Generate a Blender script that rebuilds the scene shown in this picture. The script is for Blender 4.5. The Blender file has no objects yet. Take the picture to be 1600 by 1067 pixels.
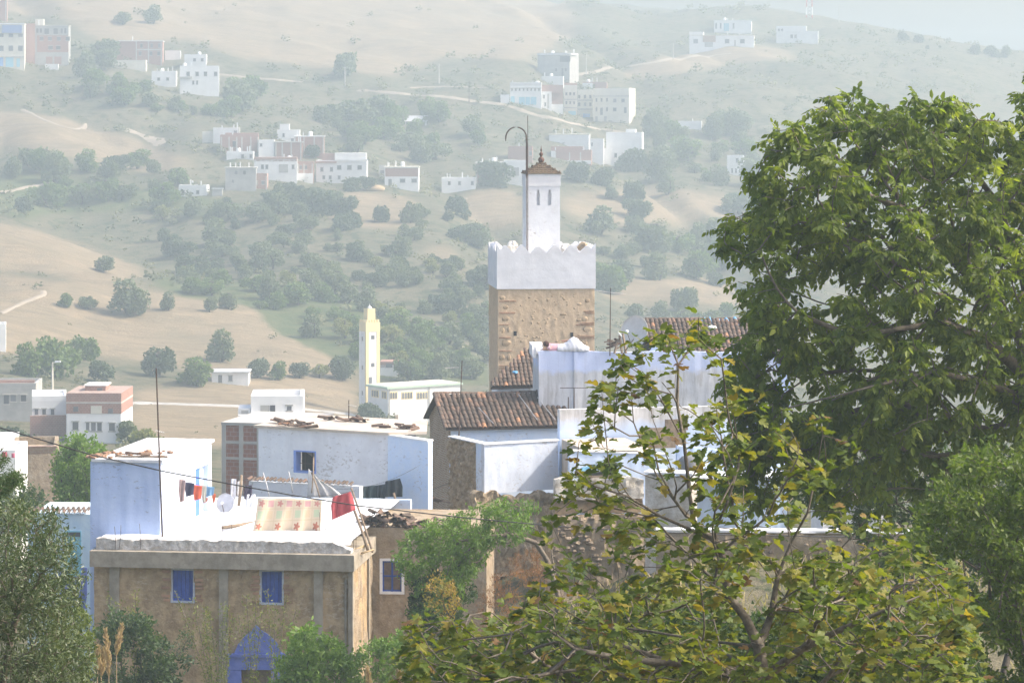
import bpy, math, random
import numpy as np
from mathutils import Vector, Matrix

R = math.radians
sc = bpy.context.scene
COL = sc.collection

# ------------------------------------------------------------------ camera
F = 4600.0      # focal length in pixels of a 1600 px wide picture
HY = 180.0      # picture row of the horizon
CZ = 20.0       # camera height above the village datum
cam = bpy.data.cameras.new('camera')
cam.sensor_fit = 'HORIZONTAL'
cam.sensor_width = 36.0
cam.lens = F / 1600.0 * 36.0
cam.shift_y = -(533.5 - HY) / 1600.0
cam.clip_start = 0.5
cam.clip_end = 6000.0
cam_ob = bpy.data.objects.new('camera', cam)
cam_ob.location = (0, 0, CZ)
cam_ob.rotation_euler = (math.pi / 2, 0, 0)
COL.objects.link(cam_ob)
sc.camera = cam_ob

# ------------------------------------------------------------------ sky, sun, exposure
SUN_AZ, SUN_EL = 91.0, 44.0          # azimuth from the view axis towards the right, elevation
world = bpy.data.worlds.new('World')
sc.world = world
world.use_nodes = True
wn = world.node_tree
wn.nodes.clear()
sky = wn.nodes.new('ShaderNodeTexSky')
sky.sky_type = 'NISHITA'
sky.sun_disc = False
sky.sun_elevation = R(SUN_EL)
sky.sun_rotation = R(SUN_AZ)
sky.altitude = 600
sky.air_density = 0.85
sky.dust_density = 7.0
sky.ozone_density = 0.0
bg = wn.nodes.new('ShaderNodeBackground')
bg.inputs['Strength'].default_value = 0.15
wo = wn.nodes.new('ShaderNodeOutputWorld')
wn.links.new(sky.outputs[0], bg.inputs[0])
wn.links.new(bg.outputs[0], wo.inputs[0])

sun = bpy.data.lights.new('sun', 'SUN')
sun.energy = 2.15
sun.angle = R(1.5)
sun.color = (1.0, 0.93, 0.82)
sun_ob = bpy.data.objects.new('sun', sun)
sd = Vector((math.sin(R(SUN_AZ)) * math.cos(R(SUN_EL)), math.cos(R(SUN_AZ)) * math.cos(R(SUN_EL)), math.sin(R(SUN_EL))))
sun_ob.rotation_euler = sd.to_track_quat('Z', 'Y').to_euler()
sun_ob.location = sd * 500
COL.objects.link(sun_ob)

sc.view_settings.view_transform = 'Standard'
sc.view_settings.look = 'None'
sc.view_settings.gamma = 1.0
sc.view_settings.use_curve_mapping = False
sc.view_settings.exposure = 1.32

sc.render.engine = 'CYCLES'
cy = sc.cycles
cy.max_bounces = 6
cy.diffuse_bounces = 3
cy.glossy_bounces = 2
cy.transmission_bounces = 4
cy.transparent_max_bounces = 4
cy.volume_bounces = 1
cy.caustics_reflective = False
cy.caustics_refractive = False
cy.sample_clamp_indirect = 6.0
cy.use_denoising = True
try:
    cy.denoiser = 'OPENIMAGEDENOISE'
    cy.denoising_input_passes = 'RGB_ALBEDO_NORMAL'
except Exception:
    pass
cy.use_adaptive_sampling = True
cy.adaptive_threshold = 0.015

rng = np.random.default_rng(11)
random.seed(5)


# ------------------------------------------------------------------ helpers: points
def P(px, py, Y):
    """world point seen at photo pixel (px, py) at distance Y along the view axis"""
    return Vector(((px - 800.0) / F * Y, Y, CZ - (py - HY) / F * Y))


class Frame:
    """an upright frame on a facade: x along it, y into depth, z up"""
    def __init__(s, px, py, Y, rot):
        s.o = P(px, py, Y)
        s.rot = R(rot)
        s.ux = (math.cos(s.rot), math.sin(s.rot))
        s.uy = (-math.sin(s.rot), math.cos(s.rot))

    def _t(s, px, d):
        a = (px - 800.0) / F
        ox = s.o.x + d * s.uy[0]
        oy = s.o.y + d * s.uy[1]
        # ox + x*ux0 = a*t ; oy + x*ux1 = t
        x = (a * oy - ox) / (s.ux[0] - a * s.ux[1])
        return x, oy + x * s.ux[1]

    def x(s, px, d=0.0):
        return s._t(px, d)[0]

    def z(s, px, py, d=0.0):
        t = s._t(px, d)[1]
        return CZ - (py - HY) / F * t - s.o.z

    def xz(s, px, py, d=0.0):
        x, t = s._t(px, d)
        return x, CZ - (py - HY) / F * t - s.o.z

    def rect(s, x0, y0, x1, y1, d=0.0):
        """pixel rectangle on the plane y=d -> x0, x1, z0, z1 (metres)"""
        a = s.x(x0, d); b = s.x(x1, d)
        m = (x0 + x1) / 2
        return a, b, s.z(m, max(y0, y1), d), s.z(m, min(y0, y1), d)

    def to_world(s, x, y, z):
        return Vector((s.o.x + x * s.ux[0] + y * s.uy[0], s.o.y + x * s.ux[1] + y * s.uy[1], s.o.z + z))

    def local(s, p):
        dx, dy = p[0] - s.o.x, p[1] - s.o.y
        return Vector((dx * s.ux[0] + dy * s.ux[1], dx * s.uy[0] + dy * s.uy[1], p[2] - s.o.z))


# ------------------------------------------------------------------ helpers: meshes
def fbm_small(x, y):
    return np.sin(x * 2.1 + 1.3 * np.sin(y * 1.7)) * np.cos(y * 2.3 + np.sin(x * 1.1))


class MB:
    def __init__(s):
        s.v = []
        s.f = []
        s.soft = False

    def add(s, v, f):
        n = len(s.v)
        s.v.extend([tuple(p) for p in v])
        s.f.extend([tuple(i + n for i in q) for q in f])
        return s

    def box(s, x0, x1, y0, y1, z0, z1):
        v = [(x0, y0, z0), (x1, y0, z0), (x1, y1, z0), (x0, y1, z0), (x0, y0, z1), (x1, y0, z1), (x1, y1, z1), (x0, y1, z1)]
        return s.add(v, [(0, 3, 2, 1), (4, 5, 6, 7), (0, 1, 5, 4), (1, 2, 6, 5), (2, 3, 7, 6), (3, 0, 4, 7)])

    def prism(s, poly, y0, y1):
        """poly: (x, z) points, counter-clockwise seen from -y; extruded along y"""
        n = len(poly)
        v = [(x, y0, z) for x, z in poly] + [(x, y1, z) for x, z in poly]
        f = [tuple(range(n)), tuple(range(2 * n - 1, n - 1, -1))]
        for i in range(n):
            j = (i + 1) % n
            f.append((i, i + n, j + n, j))
        return s.add(v, f)

    def tube(s, pts, r, n=6, cap=True):
        pts = [Vector(p) for p in pts]
        rr = r if isinstance(r, (list, tuple)) else [r] * len(pts)
        v = []
        ref = None
        for i, p in enumerate(pts):
            d = (pts[min(i + 1, len(pts) - 1)] - pts[max(i - 1, 0)]).normalized()
            if ref is None:
                ref = Vector((1, 0, 0)) if abs(d.x) < 0.8 else Vector((0, 0, 1))
            a = d.cross(ref).normalized()
            b = d.cross(a)
            ref = b.cross(d) * -1 if False else ref
            for k in range(n):
                t = 2 * math.pi * k / n
                v.append(p + (a * math.cos(t) + b * math.sin(t)) * rr[i])
        f = []
        for i in range(len(pts) - 1):
            for k in range(n):
                k2 = (k + 1) % n
                f.append((i * n + k, i * n + k2, (i + 1) * n + k2, (i + 1) * n + k))
        if cap:
            f.append(tuple(range(n))[::-1])
            f.append(tuple(range((len(pts) - 1) * n, len(pts) * n)))
        return s.add(v, f)

    def lathe(s, prof, c=(0, 0, 0), n=14):
        """prof: (radius, z) from bottom to top"""
        v, f = [], []
        for r, z in prof:
            for k in range(n):
                t = 2 * math.pi * k / n
                v.append((c[0] + r * math.cos(t), c[1] + r * math.sin(t), c[2] + z))
        for i in range(len(prof) - 1):
            for k in range(n):
                k2 = (k + 1) % n
                f.append((i * n + k, i * n + k2, (i + 1) * n + k2, (i + 1) * n + k))
        return s.add(v, f)

    def lump(s, c, r, seed=0, flat=1.0, amp=0.25, n=8, m=6):
        rr = random.Random(seed)
        ph = [rr.uniform(0, 6.3) for _ in range(8)]
        v, f = [], []
        for j in range(m + 1):
            th = math.pi * j / m
            for i in range(n):
                a = 2 * math.pi * i / n
                k = 1 + amp * (math.sin(2 * a + ph[0] + th * 2) * 0.6 + math.sin(3 * a + ph[1] - th * 3) * 0.5 + rr.uniform(-.35, .35)) * math.sin(th)
                v.append((c[0] + r * k * math.sin(th) * math.cos(a), c[1] + r * k * math.sin(th) * math.sin(a), c[2] + r * k * flat * math.cos(th)))
        for j in range(m):
            for i in range(n):
                i2 = (i + 1) % n
                f.append((j * n + i, (j + 1) * n + i, (j + 1) * n + i2, j * n + i2))
        return s.add(v, f)

    def rough(s, x0, x1, y0, y1, z0, z1, nx=30, nz=8, amp=0.04, top=None, seed=0):
        """a wall whose faces are uneven; top(t) gives the height along it"""
        s.soft = True
        rr = np.random.default_rng(seed)
        nz1 = nz + 1
        g = rr.normal(0, 1, (nx + 1, nz1)) * amp
        g = (g + np.roll(g, 1, 0) + np.roll(g, 1, 1)) / 1.7
        li = np.linspace(x0, x1, nx + 1)[:, None]; lj = np.linspace(z0, z1, nz1)[None]
        g = g + amp * 1.3 * fbm_small(li * 1.1 + seed, lj * 1.1)
        v, f = [], []
        for i in range(nx + 1):
            t = i / nx
            x = x0 + (x1 - x0) * t
            zt = z1 if top is None else top(t)
            for j in range(nz1):
                z = z0 + (zt - z0) * j / nz
                v.append((x + rr.uniform(-.3, .3) * amp, y0 + g[i, j], z))
            v.append((x, y1, zt - rr.uniform(0, amp)))
            v.append((x, y1, z0))
        k = nz1 + 2
        for i in range(nx):
            for j in range(k - 1):
                f.append((i * k + j, (i + 1) * k + j, (i + 1) * k + j + 1, i * k + j + 1))
        f.append(tuple(range(k))[::-1])
        f.append(tuple(range(nx * k, nx * k + k)))
        return s.add(v, f)

    def mesh(s, name, mat=None, smooth=False):
        me = bpy.data.meshes.new(name)
        me.from_pydata(s.v, [], s.f)
        if mat is not None:
            me.materials.append(mat)
        if smooth:
            me.polygons.foreach_set('use_smooth', [True] * len(me.polygons))
        if s.soft:
            me.polygons.foreach_set('use_smooth', [True] * len(me.polygons))
            me.set_sharp_from_angle(angle=R(42))
        me.update()
        return me

    def obj(s, name, mat, parent=None, smooth=False, loc=None):
        return link(name, s.mesh(name, mat, smooth), parent, loc)


def link(name, data, parent=None, loc=None):
    o = bpy.data.objects.new(name, data)
    COL.objects.link(o)
    if parent is not None:
        o.parent = parent
    if loc is not None:
        o.location = loc
    return o


def tag(o, label=None, cat=None, group=None, kind=None):
    if label: o['label'] = label
    if cat: o['category'] = cat
    if group: o['group'] = group
    if kind: o['kind'] = kind
    return o


def thing(name, label, cat, frame=None, group=None, loc=None, rotz=0.0):
    o = bpy.data.objects.new(name, None)
    COL.objects.link(o)
    o.empty_display_size = 0.3
    if frame is not None:
        o.location = frame.o
        o.rotation_euler = (0, 0, frame.rot)
    else:
        o.location = loc or (0, 0, 0)
        o.rotation_euler = (0, 0, rotz)
    return tag(o, label, cat, group)


# ------------------------------------------------------------------ helpers: materials
class NT:
    def __init__(s, name):
        s.m = bpy.data.materials.new(name)
        s.m.use_nodes = True
        s.t = s.m.node_tree
        s.t.nodes.clear()
        s.out = s.n('ShaderNodeOutputMaterial')

    def n(s, typ, **kw):
        nd = s.t.nodes.new(typ)
        for k, v in kw.items():
            setattr(nd, k, v)
        return nd

    def l(s, a, b):
        s.t.links.new(a, b)

    def val(s, sock, v):
        if hasattr(v, 'default_value') or hasattr(v, 'is_output'):
            s.l(v, sock)
        else:
            sock.default_value = v

    def math(s, op, a, b=0.0, c=0.0, clamp=False):
        nd = s.n('ShaderNodeMath', operation=op, use_clamp=clamp)
        s.val(nd.inputs[0], a); s.val(nd.inputs[1], b)
        if op in ('MULTIPLY_ADD', 'WRAP', 'COMPARE', 'SMOOTH_MIN'):
            s.val(nd.inputs[2], c)
        return nd.outputs[0]

    def mix(s, fac, a, b, mode='MIX'):
        nd = s.n('ShaderNodeMix', data_type='RGBA', blend_type=mode)
        s.val(nd.inputs[0], fac)
        for sock, v in ((nd.inputs[6], a), (nd.inputs[7], b)):
            if isinstance(v, (tuple, list)):
                sock.default_value = (*v[:3], 1)
            else:
                s.l(v, sock)
        return nd.outputs[2]

    def ramp(s, fac, p0, p1):
        nd = s.n('ShaderNodeMapRange', clamp=True)
        s.val(nd.inputs[0], fac)
        nd.inputs[1].default_value = p0
        nd.inputs[2].default_value = p1
        return nd.outputs[0]

    def noise(s, vec, scale, detail=5.0, rough=0.6, dist=0.0):
        nd = s.n('ShaderNodeTexNoise')
        if vec is not None:
            s.l(vec, nd.inputs['Vector'])
        nd.inputs['Scale'].default_value = scale
        nd.inputs['Detail'].default_value = detail
        nd.inputs['Roughness'].default_value = rough
        nd.inputs['Distortion'].default_value = dist
        return nd.outputs[0]

    def coords(s, stretch=(1, 1, 1), world=False):
        if world:
            src = s.n('ShaderNodeNewGeometry').outputs['Position']
        else:
            src = s.n('ShaderNodeTexCoord').outputs['Object']
        mp = s.n('ShaderNodeMapping')
        mp.inputs['Scale'].default_value = stretch
        s.l(src, mp.inputs[0])
        return mp.outputs[0]

    def bsdf(s, col, rough=0.85, spec=0.3, bump=None, bstr=0.3, bdist=0.02):
        b = s.n('ShaderNodeBsdfPrincipled')
        if isinstance(col, (tuple, list)):
            b.inputs['Base Color'].default_value = (*col[:3], 1)
        else:
            s.l(col, b.inputs['Base Color'])
        s.val(b.inputs['Roughness'], rough)
        b.inputs['Specular IOR Level'].default_value = spec
        if bump is not None:
            bn = s.n('ShaderNodeBump')
            bn.inputs['Strength'].default_value = bstr
            bn.inputs['Distance'].default_value = bdist
            s.l(bump, bn.inputs['Height'])
            s.l(bn.outputs[0], b.inputs['Normal'])
        s.l(b.outputs[0], s.out.inputs[0])
        return b


def mat(name, c1, c2=None, c3=None, scale=2.0, rough=0.85, bump=0.0, bscale=9.0, spec=0.25, stretch=(1, 1, 1),
        lo=0.4, hi=0.62, w3=0.6, rand=0.0, bdist=0.03, peel=0.0, peel_c=(0.36, 0.30, 0.24)):
    """weathered surface: two paints mixed by noise, a third in larger patches or streaks"""
    t = NT(name)
    co = t.coords()
    col = c1
    if c2 is not None:
        f = t.ramp(t.noise(co, scale, 6, 0.65), lo, hi)
        col = t.mix(f, c1, c2)
    if c3 is not None:
        cs = t.coords(stretch)
        f3 = t.ramp(t.noise(cs, scale * 0.45, 7, 0.7, 0.3), 0.5, 0.75)
        col = t.mix(t.math('MULTIPLY', f3, w3), col, c3)
    if peel > 0:
        big = t.ramp(t.noise(co, 0.55, 4, 0.6), 0.42, 0.66)
        fl = t.noise(t.coords((1, 1, 1.8)), 5.5, 7, 0.72, 0.6)
        f4 = t.ramp(t.math('ADD', fl, t.math('MULTIPLY', big, 0.13)), 0.64, 0.70)
        col = t.mix(t.math('MULTIPLY', f4, peel), col, peel_c)
    if rand > 0:
        oi = t.n('ShaderNodeObjectInfo').outputs['Random']
        k = t.math('MULTIPLY_ADD', oi, 2 * rand, 1 - rand)
        hs = t.n('ShaderNodeHueSaturation')
        t.l(k, hs.inputs['Value'])
        if isinstance(col, (tuple, list)):
            hs.inputs['Color'].default_value = (*col[:3], 1)
        else:
            t.l(col, hs.inputs['Color'])
        col = hs.outputs[0]
    bm = None
    if bump > 0:
        bm = t.noise(co, bscale, 6, 0.7)
    t.bsdf(col, rough, spec, bm, bump, bdist)
    return t.m


def brick_mat(name, c1, c2, mortar, bw=0.24, bh=0.075, msize=0.012, bump=0.5, stain=None):
    t = NT(name)
    sep = t.n('ShaderNodeSeparateXYZ')
    t.l(t.coords(), sep.inputs[0])
    cmb = t.n('ShaderNodeCombineXYZ')
    t.l(t.math('ADD', sep.outputs[0], sep.outputs[1]), cmb.inputs[0])
    t.l(sep.outputs[2], cmb.inputs[1])
    wob = t.noise(t.coords(), 1.3, 3)
    add = t.n('ShaderNodeVectorMath', operation='ADD')
    t.l(cmb.outputs[0], add.inputs[0])
    sw = t.n('ShaderNodeCombineXYZ')
    t.l(t.math('MULTIPLY', wob, 0.08), sw.inputs[1])
    t.l(sw.outputs[0], add.inputs[1])
    b = t.n('ShaderNodeTexBrick')
    t.l(add.outputs[0], b.inputs['Vector'])
    b.inputs['Color1'].default_value = (*c1, 1)
    b.inputs['Color2'].default_value = (*c2, 1)
    b.inputs['Mortar'].default_value = (*mortar, 1)
    b.inputs['Scale'].default_value = 1.0
    b.inputs['Mortar Size'].default_value = msize
    b.inputs['Mortar Smooth'].default_value = 0.2
    b.inputs['Brick Width'].default_value = bw
    b.inputs['Row Height'].default_value = bh
    col = b.outputs['Color']
    n = t.ramp(t.noise(t.coords(), 1.7, 6, 0.7), 0.35, 0.7)
    col = t.mix(t.math('MULTIPLY', n, 0.45), col, stain or tuple(0.6 * a for a in c1))
    t.bsdf(col, 0.9, 0.2, t.math('MULTIPLY', b.outputs['Fac'], -1.0), bump, 0.02)
    return t.m


def leaf_mat(name, cols, trans=0.42, rough=0.5, spec=0.35, tcol=None):
    """cols: list of (position, colour); picked per leaf by its tint and per object"""
    t = NT(name)
    at = t.n('ShaderNodeAttribute', attribute_name='tint')
    oi = t.n('ShaderNodeObjectInfo')
    single = t.math('LESS_THAN', at.outputs['Fac'], -0.5)          # a leaf that is an object of its own
    own = t.math('MULTIPLY', oi.outputs['Random'], 0.84)
    mass = t.math('ADD', at.outputs['Fac'], t.math('MULTIPLY', t.math('SUBTRACT', oi.outputs['Random'], 0.5), 0.2))
    fac = t.math('ADD', t.math('MULTIPLY', single, own), t.math('MULTIPLY', t.math('SUBTRACT', 1.0, single), mass), clamp=True)
    cr = t.n('ShaderNodeValToRGB')
    el = cr.color_ramp.elements
    el[0].position = cols[0][0]; el[0].color = (*cols[0][1], 1)
    el[1].position = cols[-1][0]; el[1].color = (*cols[-1][1], 1)
    for p, c in cols[1:-1]:
        e = el.new(p); e.color = (*c, 1)
    t.l(fac, cr.inputs[0])
    b = t.n('ShaderNodeBsdfPrincipled')
    t.l(cr.outputs[0], b.inputs['Base Color'])
    b.inputs['Roughness'].default_value = rough
    b.inputs['Specular IOR Level'].default_value = spec
    tr = t.n('ShaderNodeBsdfTranslucent')
    tc = t.mix(1.0, cr.outputs[0], tcol or (1.5, 1.6, 0.7), 'MULTIPLY')
    t.l(tc, tr.inputs[0])
    mx = t.n('ShaderNodeMixShader')
    mx.inputs[0].default_value = trans
    t.l(b.outputs[0], mx.inputs[1])
    t.l(tr.outputs[0], mx.inputs[2])
    t.l(mx.outputs[0], t.out.inputs[0])
    return t.m


M = {}
M['white'] = mat('white_limewash', (0.80, 0.80, 0.80), (0.74, 0.74, 0.75), (0.52, 0.48, 0.43), scale=1.9, bump=0.4, bscale=6, w3=0.45, stretch=(1, 1, .35), peel=.6)
M['far_white'] = mat('white_house_paint', (0.80, 0.79, 0.77), (0.72, 0.71, 0.69), scale=0.5, w3=.4, rand=0.06)
M['far_cream'] = mat('cream_house_paint', (0.70, 0.66, 0.56), (0.62, 0.58, 0.48), scale=0.5, rand=0.06)
M['far_grey'] = mat('bare_grey_render', (0.42, 0.41, 0.38), (0.34, 0.33, 0.31), scale=0.6)
M['far_cyan'] = mat('pale_cyan_paint', (0.55, 0.70, 0.76), (0.48, 0.64, 0.72), scale=0.6)
M['yellow'] = mat('pale_yellow_paint', (0.78, 0.65, 0.36), (0.72, 0.60, 0.34), scale=0.7)
M['far_brick'] = brick_mat('hollow_red_brick', (0.40, 0.21, 0.16), (0.34, 0.18, 0.14), (0.42, 0.32, 0.27), bw=0.32, bh=0.2, msize=0.02, bump=0.3)
M['concrete'] = mat('weathered_concrete', (0.38, 0.33, 0.26), (0.27, 0.235, 0.18), (0.13, 0.115, 0.09), scale=2.6, bump=0.45, bscale=14, w3=0.65, stretch=(1, 1, .3))
M['far_concrete'] = mat('pale_concrete_frame', (0.52, 0.49, 0.44), (0.44, 0.41, 0.37), scale=1.0)
M['mud'] = mat('mud_plaster', (0.50, 0.365, 0.215), (0.34, 0.24, 0.14), (0.22, 0.15, 0.09), scale=2.6, lo=.42, hi=.6, peel=.5, peel_c=(.60, .50, .38), bump=1.0, bscale=8, w3=0.7, bdist=0.06, rough=0.95, spec=.1)
M['mud_grey'] = mat('rammed_earth_weathered', (0.39, 0.30, 0.20), (0.28, 0.215, 0.145), (0.52, 0.46, 0.38), scale=2.6, bump=1.0, bscale=6, w3=0.6, bdist=0.08, rough=0.95, spec=.1)
M['old_brick'] = brick_mat('old_thin_brick', (0.45, 0.28, 0.17), (0.35, 0.205, 0.125), (0.52, 0.43, 0.31), bw=0.30, bh=0.095, msize=0.02, bump=1.0, stain=(0.26, 0.18, 0.12))
M['brick'] = mat('fired_brick', (0.40, 0.24, 0.15), (0.33, 0.19, 0.12), scale=8, bump=0.5, rand=0.25)
M['blue_wall'] = mat('blue_limewash', (0.52, 0.62, 0.84), (0.46, 0.56, 0.80), (0.66, 0.71, 0.82), scale=1.3, bump=0.45, bscale=5, w3=0.5, stretch=(1, 1, .5), peel=.7, peel_c=(.24, .25, .30))
M['pale_blue'] = mat('pale_blue_limewash', (0.60, 0.72, 0.90), (0.67, 0.76, 0.89), (0.78, 0.80, 0.83), scale=1.5, bump=0.45, bscale=5, w3=0.6, stretch=(1, 1, .5), peel=.5)
M['lav_white'] = mat('lavender_white_limewash', (0.80, 0.795, 0.80), (0.73, 0.725, 0.74), (0.55, 0.53, 0.52), scale=1.4, bump=0.45, bscale=5, w3=0.5, stretch=(1, 1, .4), peel=.55)
M['roof_white'] = mat('white_roof_paint', (0.82, 0.82, 0.82), (0.78, 0.78, 0.785), (0.62, 0.63, 0.66), scale=1.2, bump=0.5, bscale=2.5, w3=0.35, bdist=0.05)
M['shutter'] = mat('blue_shutter_paint', (0.035, 0.085, 0.36), (0.028, 0.065, 0.27), (0.08, 0.14, 0.38), scale=6, rough=0.6, bump=0.3, bscale=20, stretch=(3, 3, .3), rand=.15)
M['door_blue'] = mat('bright_blue_paint', (0.07, 0.17, 0.66), (0.09, 0.20, 0.68), scale=3, rough=.55)
M['arch_blue'] = mat('indigo_limewash', (0.15, 0.20, 0.52), (0.11, 0.15, 0.42), (0.27, 0.30, 0.52), scale=4, bump=0.5, bscale=8, w3=.6)
M['cyan'] = mat('turquoise_paint', (0.25, 0.52, 0.62), (0.20, 0.46, 0.58), scale=4)
M['dark'] = mat('opening_shade', (0.035, 0.033, 0.035))  # near-black colour standing for the shade in openings and gaps
M['glass'] = mat('dark_window_glass', (0.09, 0.10, 0.115), rough=0.25, spec=0.5)
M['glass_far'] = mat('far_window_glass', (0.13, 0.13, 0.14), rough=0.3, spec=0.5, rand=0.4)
M['wood'] = mat('weathered_wood', (0.26, 0.20, 0.14), (0.18, 0.13, 0.09), scale=9, bump=0.4, bscale=30, stretch=(1, 1, .2))
M['pole'] = mat('rusty_iron', (0.10, 0.065, 0.05), (0.06, 0.045, 0.04), scale=12, rough=.7)
M['aluminium'] = mat('dull_aluminium', (0.55, 0.54, 0.52), (0.42, 0.40, 0.38), scale=9, rough=.55, spec=.5)
M['cable'] = mat('black_cable', (0.018, 0.018, 0.02), rough=.5)
M['dish'] = mat('dish_grey_paint', (0.50, 0.50, 0.50), (0.42, 0.41, 0.40), scale=3, rough=.6)
M['plastic_white'] = mat('white_plastic', (0.78, 0.79, 0.80), rough=.45)
M['tarp'] = mat('blue_tarpaulin', (0.10, 0.30, 0.55), (0.16, 0.40, 0.60), scale=4, rough=.5)
M['tin'] = mat('dull_tin_sheet', (0.56, 0.57, 0.58), (0.45, 0.44, 0.43), (0.36, 0.26, 0.2), scale=1.0, rough=.5, spec=.5, w3=.4)
M['bark'] = mat('grey_brown_bark', (0.20, 0.165, 0.125), (0.13, 0.105, 0.08), scale=14, bump=0.6, bscale=25, stretch=(1, 1, .3))
M['bark_dark'] = mat('dark_bark', (0.085, 0.07, 0.055), (0.055, 0.045, 0.036), scale=14, bump=0.5, bscale=25)
M['bark_fig'] = mat('fig_bark', (0.20, 0.17, 0.13), (0.11, 0.09, 0.07), scale=16, bump=0.4, bscale=30)
M['stone'] = mat('field_stone', (0.30, 0.235, 0.165), (0.22, 0.17, 0.12), scale=5, bump=0.6, bscale=14, rand=.3)
M['straw'] = mat('dry_straw', (0.45, 0.33, 0.19), (0.33, 0.23, 0.13), scale=20)
M['rubble_white'] = mat('whitewashed_rubble', (0.72, 0.70, 0.65), (0.46, 0.41, 0.33), scale=4, bump=0.7, bscale=9)


def tile_mat():
    t = NT('old_roof_tile')
    oi = t.n('ShaderNodeObjectInfo').outputs['Random']
    cr = t.n('ShaderNodeValToRGB')
    el = cr.color_ramp.elements
    el[0].position = 0.0; el[0].color = (0.085, 0.062, 0.05, 1)
    el[1].position = 1.0; el[1].color = (0.42, 0.215, 0.115, 1)
    for p, c in ((0.4, (0.115, 0.082, 0.064)), (0.8, (0.15, 0.10, 0.075)), (0.95, (0.20, 0.12, 0.085))):
        e = el.new(p); e.color = (*c, 1)
    t.l(oi, cr.inputs[0])
    n = t.ramp(t.noise(t.coords(), 14, 6, .7), 0.45, 0.72)
    col = t.mix(t.math('MULTIPLY', n, 0.6), cr.outputs[0], (0.20, 0.175, 0.14))
    t.bsdf(col, 0.92, 0.15, t.noise(t.coords(), 30, 4), 0.4, 0.01)
    return t.m


M['tile'] = tile_mat()
M['tile_pan'] = mat('tile_pans', (0.09, 0.066, 0.052), (0.06, 0.045, 0.036), scale=8, bump=0.6, bscale=12)
M['tile_loose'] = mat('broken_tile', (0.34, 0.20, 0.125), (0.20, 0.13, 0.09), (0.46, 0.36, 0.26), scale=5, rand=.3)

# ------------------------------------------------------------------ terrain
def _hash(ix, iy, s):
    h = (ix * 374761393 + iy * 668265263 + s * 1442695041) & 0x7fffffff
    h = ((h ^ (h >> 13)) * 1274126177) & 0x7fffffff
    return ((h ^ (h >> 16)) & 0xffff) / 65535.0


def vnoise(x, y, s=0):
    x = np.asarray(x, float); y = np.asarray(y, float)
    ix = np.floor(x).astype(np.int64); iy = np.floor(y).astype(np.int64)
    fx = x - ix; fy = y - iy
    fx = fx * fx * (3 - 2 * fx); fy = fy * fy * (3 - 2 * fy)
    a = _hash(ix, iy, s); b = _hash(ix + 1, iy, s); c = _hash(ix, iy + 1, s); d = _hash(ix + 1, iy + 1, s)
    return (a * (1 - fx) + b * fx) * (1 - fy) + (c * (1 - fx) + d * fx) * fy - 0.5


def fbm(x, y, s=0, o=4, g=0.5):
    r = 0.0; a = 1.0; f = 1.0
    for k in range(o):
        r = r + a * vnoise(np.asarray(x) * f, np.asarray(y) * f, s + k * 7)
        a *= g; f *= 2.03
    return r


# hillside profiles: for a bearing (picture column) the picture row of the ground at each distance
PROF = {
    -800: [(250, 735), (300, 690), (420, 575), (520, 440), (575, 350), (620, 345), (700, 235), (800, 110), (950, 0), (1100, -60), (1300, -100), (1600, -90)],
    0: [(250, 740), (300, 692), (420, 570), (520, 432), (566, 352), (605, 350), (640, 308), (700, 240), (800, 108), (950, 0), (1100, -60), (1300, -100), (1600, -90)],
    220: [(250, 745), (300, 690), (400, 636), (428, 604), (470, 540), (530, 450), (560, 428), (590, 410), (650, 310), (700, 255), (800, 140), (880, 70), (1000, -10), (1150, -60), (1300, -90), (1600, -80)],
    420: [(250, 760), (300, 710), (390, 645), (425, 604), (460, 560), (520, 480), (580, 400), (625, 335), (660, 298), (700, 262), (760, 195), (850, 110), (950, 40), (1080, -30), (1300, -80), (1600, -80)],
    620: [(250, 770), (300, 715), (390, 664), (420, 655), (450, 590), (520, 500), (580, 410), (640, 330), (680, 290), (720, 258), (780, 190), (860, 125), (960, 60), (1080, -15), (1300, -55), (1600, -60)],
    800: [(250, 770), (300, 720), (400, 668), (450, 610), (530, 510), (600, 410), (660, 335), (720, 285), (770, 245), (820, 185), (880, 125), (960, 70), (1080, 15), (1160, -4), (1300, 0), (1600, 10)],
    1000: [(250, 770), (300, 720), (400, 668), (470, 600), (560, 500), (640, 400), (700, 320), (760, 268), (820, 205), (880, 150), (950, 100), (1020, 55), (1110, 11), (1200, 12), (1400, 30)],
    1200: [(250, 770), (300, 720), (420, 660), (500, 580), (600, 470), (680, 390), (750, 310), (820, 230), (890, 140), (950, 90), (1000, 74), (1060, 45), (1120, 20), (1200, 24), (1400, 45)],
    1400: [(250, 770), (300, 720), (450, 650), (560, 540), (660, 430), (760, 320), (850, 220), (930, 140), (1010, 80), (1080, 46), (1160, 52), (1400, 75)],
    1600: [(250, 770), (300, 720), (450, 660), (600, 520), (720, 390), (820, 280), (920, 190), (1010, 120), (1090, 76), (1180, 84), (1400, 105)],
    2400: [(250, 770), (300, 720), (450, 665), (620, 530), (740, 420), (840, 330), (940, 250), (1040, 180), (1120, 150), (1200, 155), (1400, 165)],
}
_pc = sorted(PROF)
_Yg = np.arange(250, 1601, 5.0)
_Ug = np.arange(-800, 2401, 20.0)
_tab = np.zeros((len(_Yg), len(_pc)))
for _i, _c in enumerate(_pc):
    _p = np.array(PROF[_c], float)
    _zz = CZ - (_p[:, 1] - HY) / F * _p[:, 0]
    _tab[:, _i] = np.interp(_Yg, _p[:, 0], _zz)
_Zg = np.zeros((len(_Yg), len(_Ug)))
for _j in range(len(_Yg)):
    _Zg[_j] = np.interp(_Ug, _pc, _tab[_j])
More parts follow.
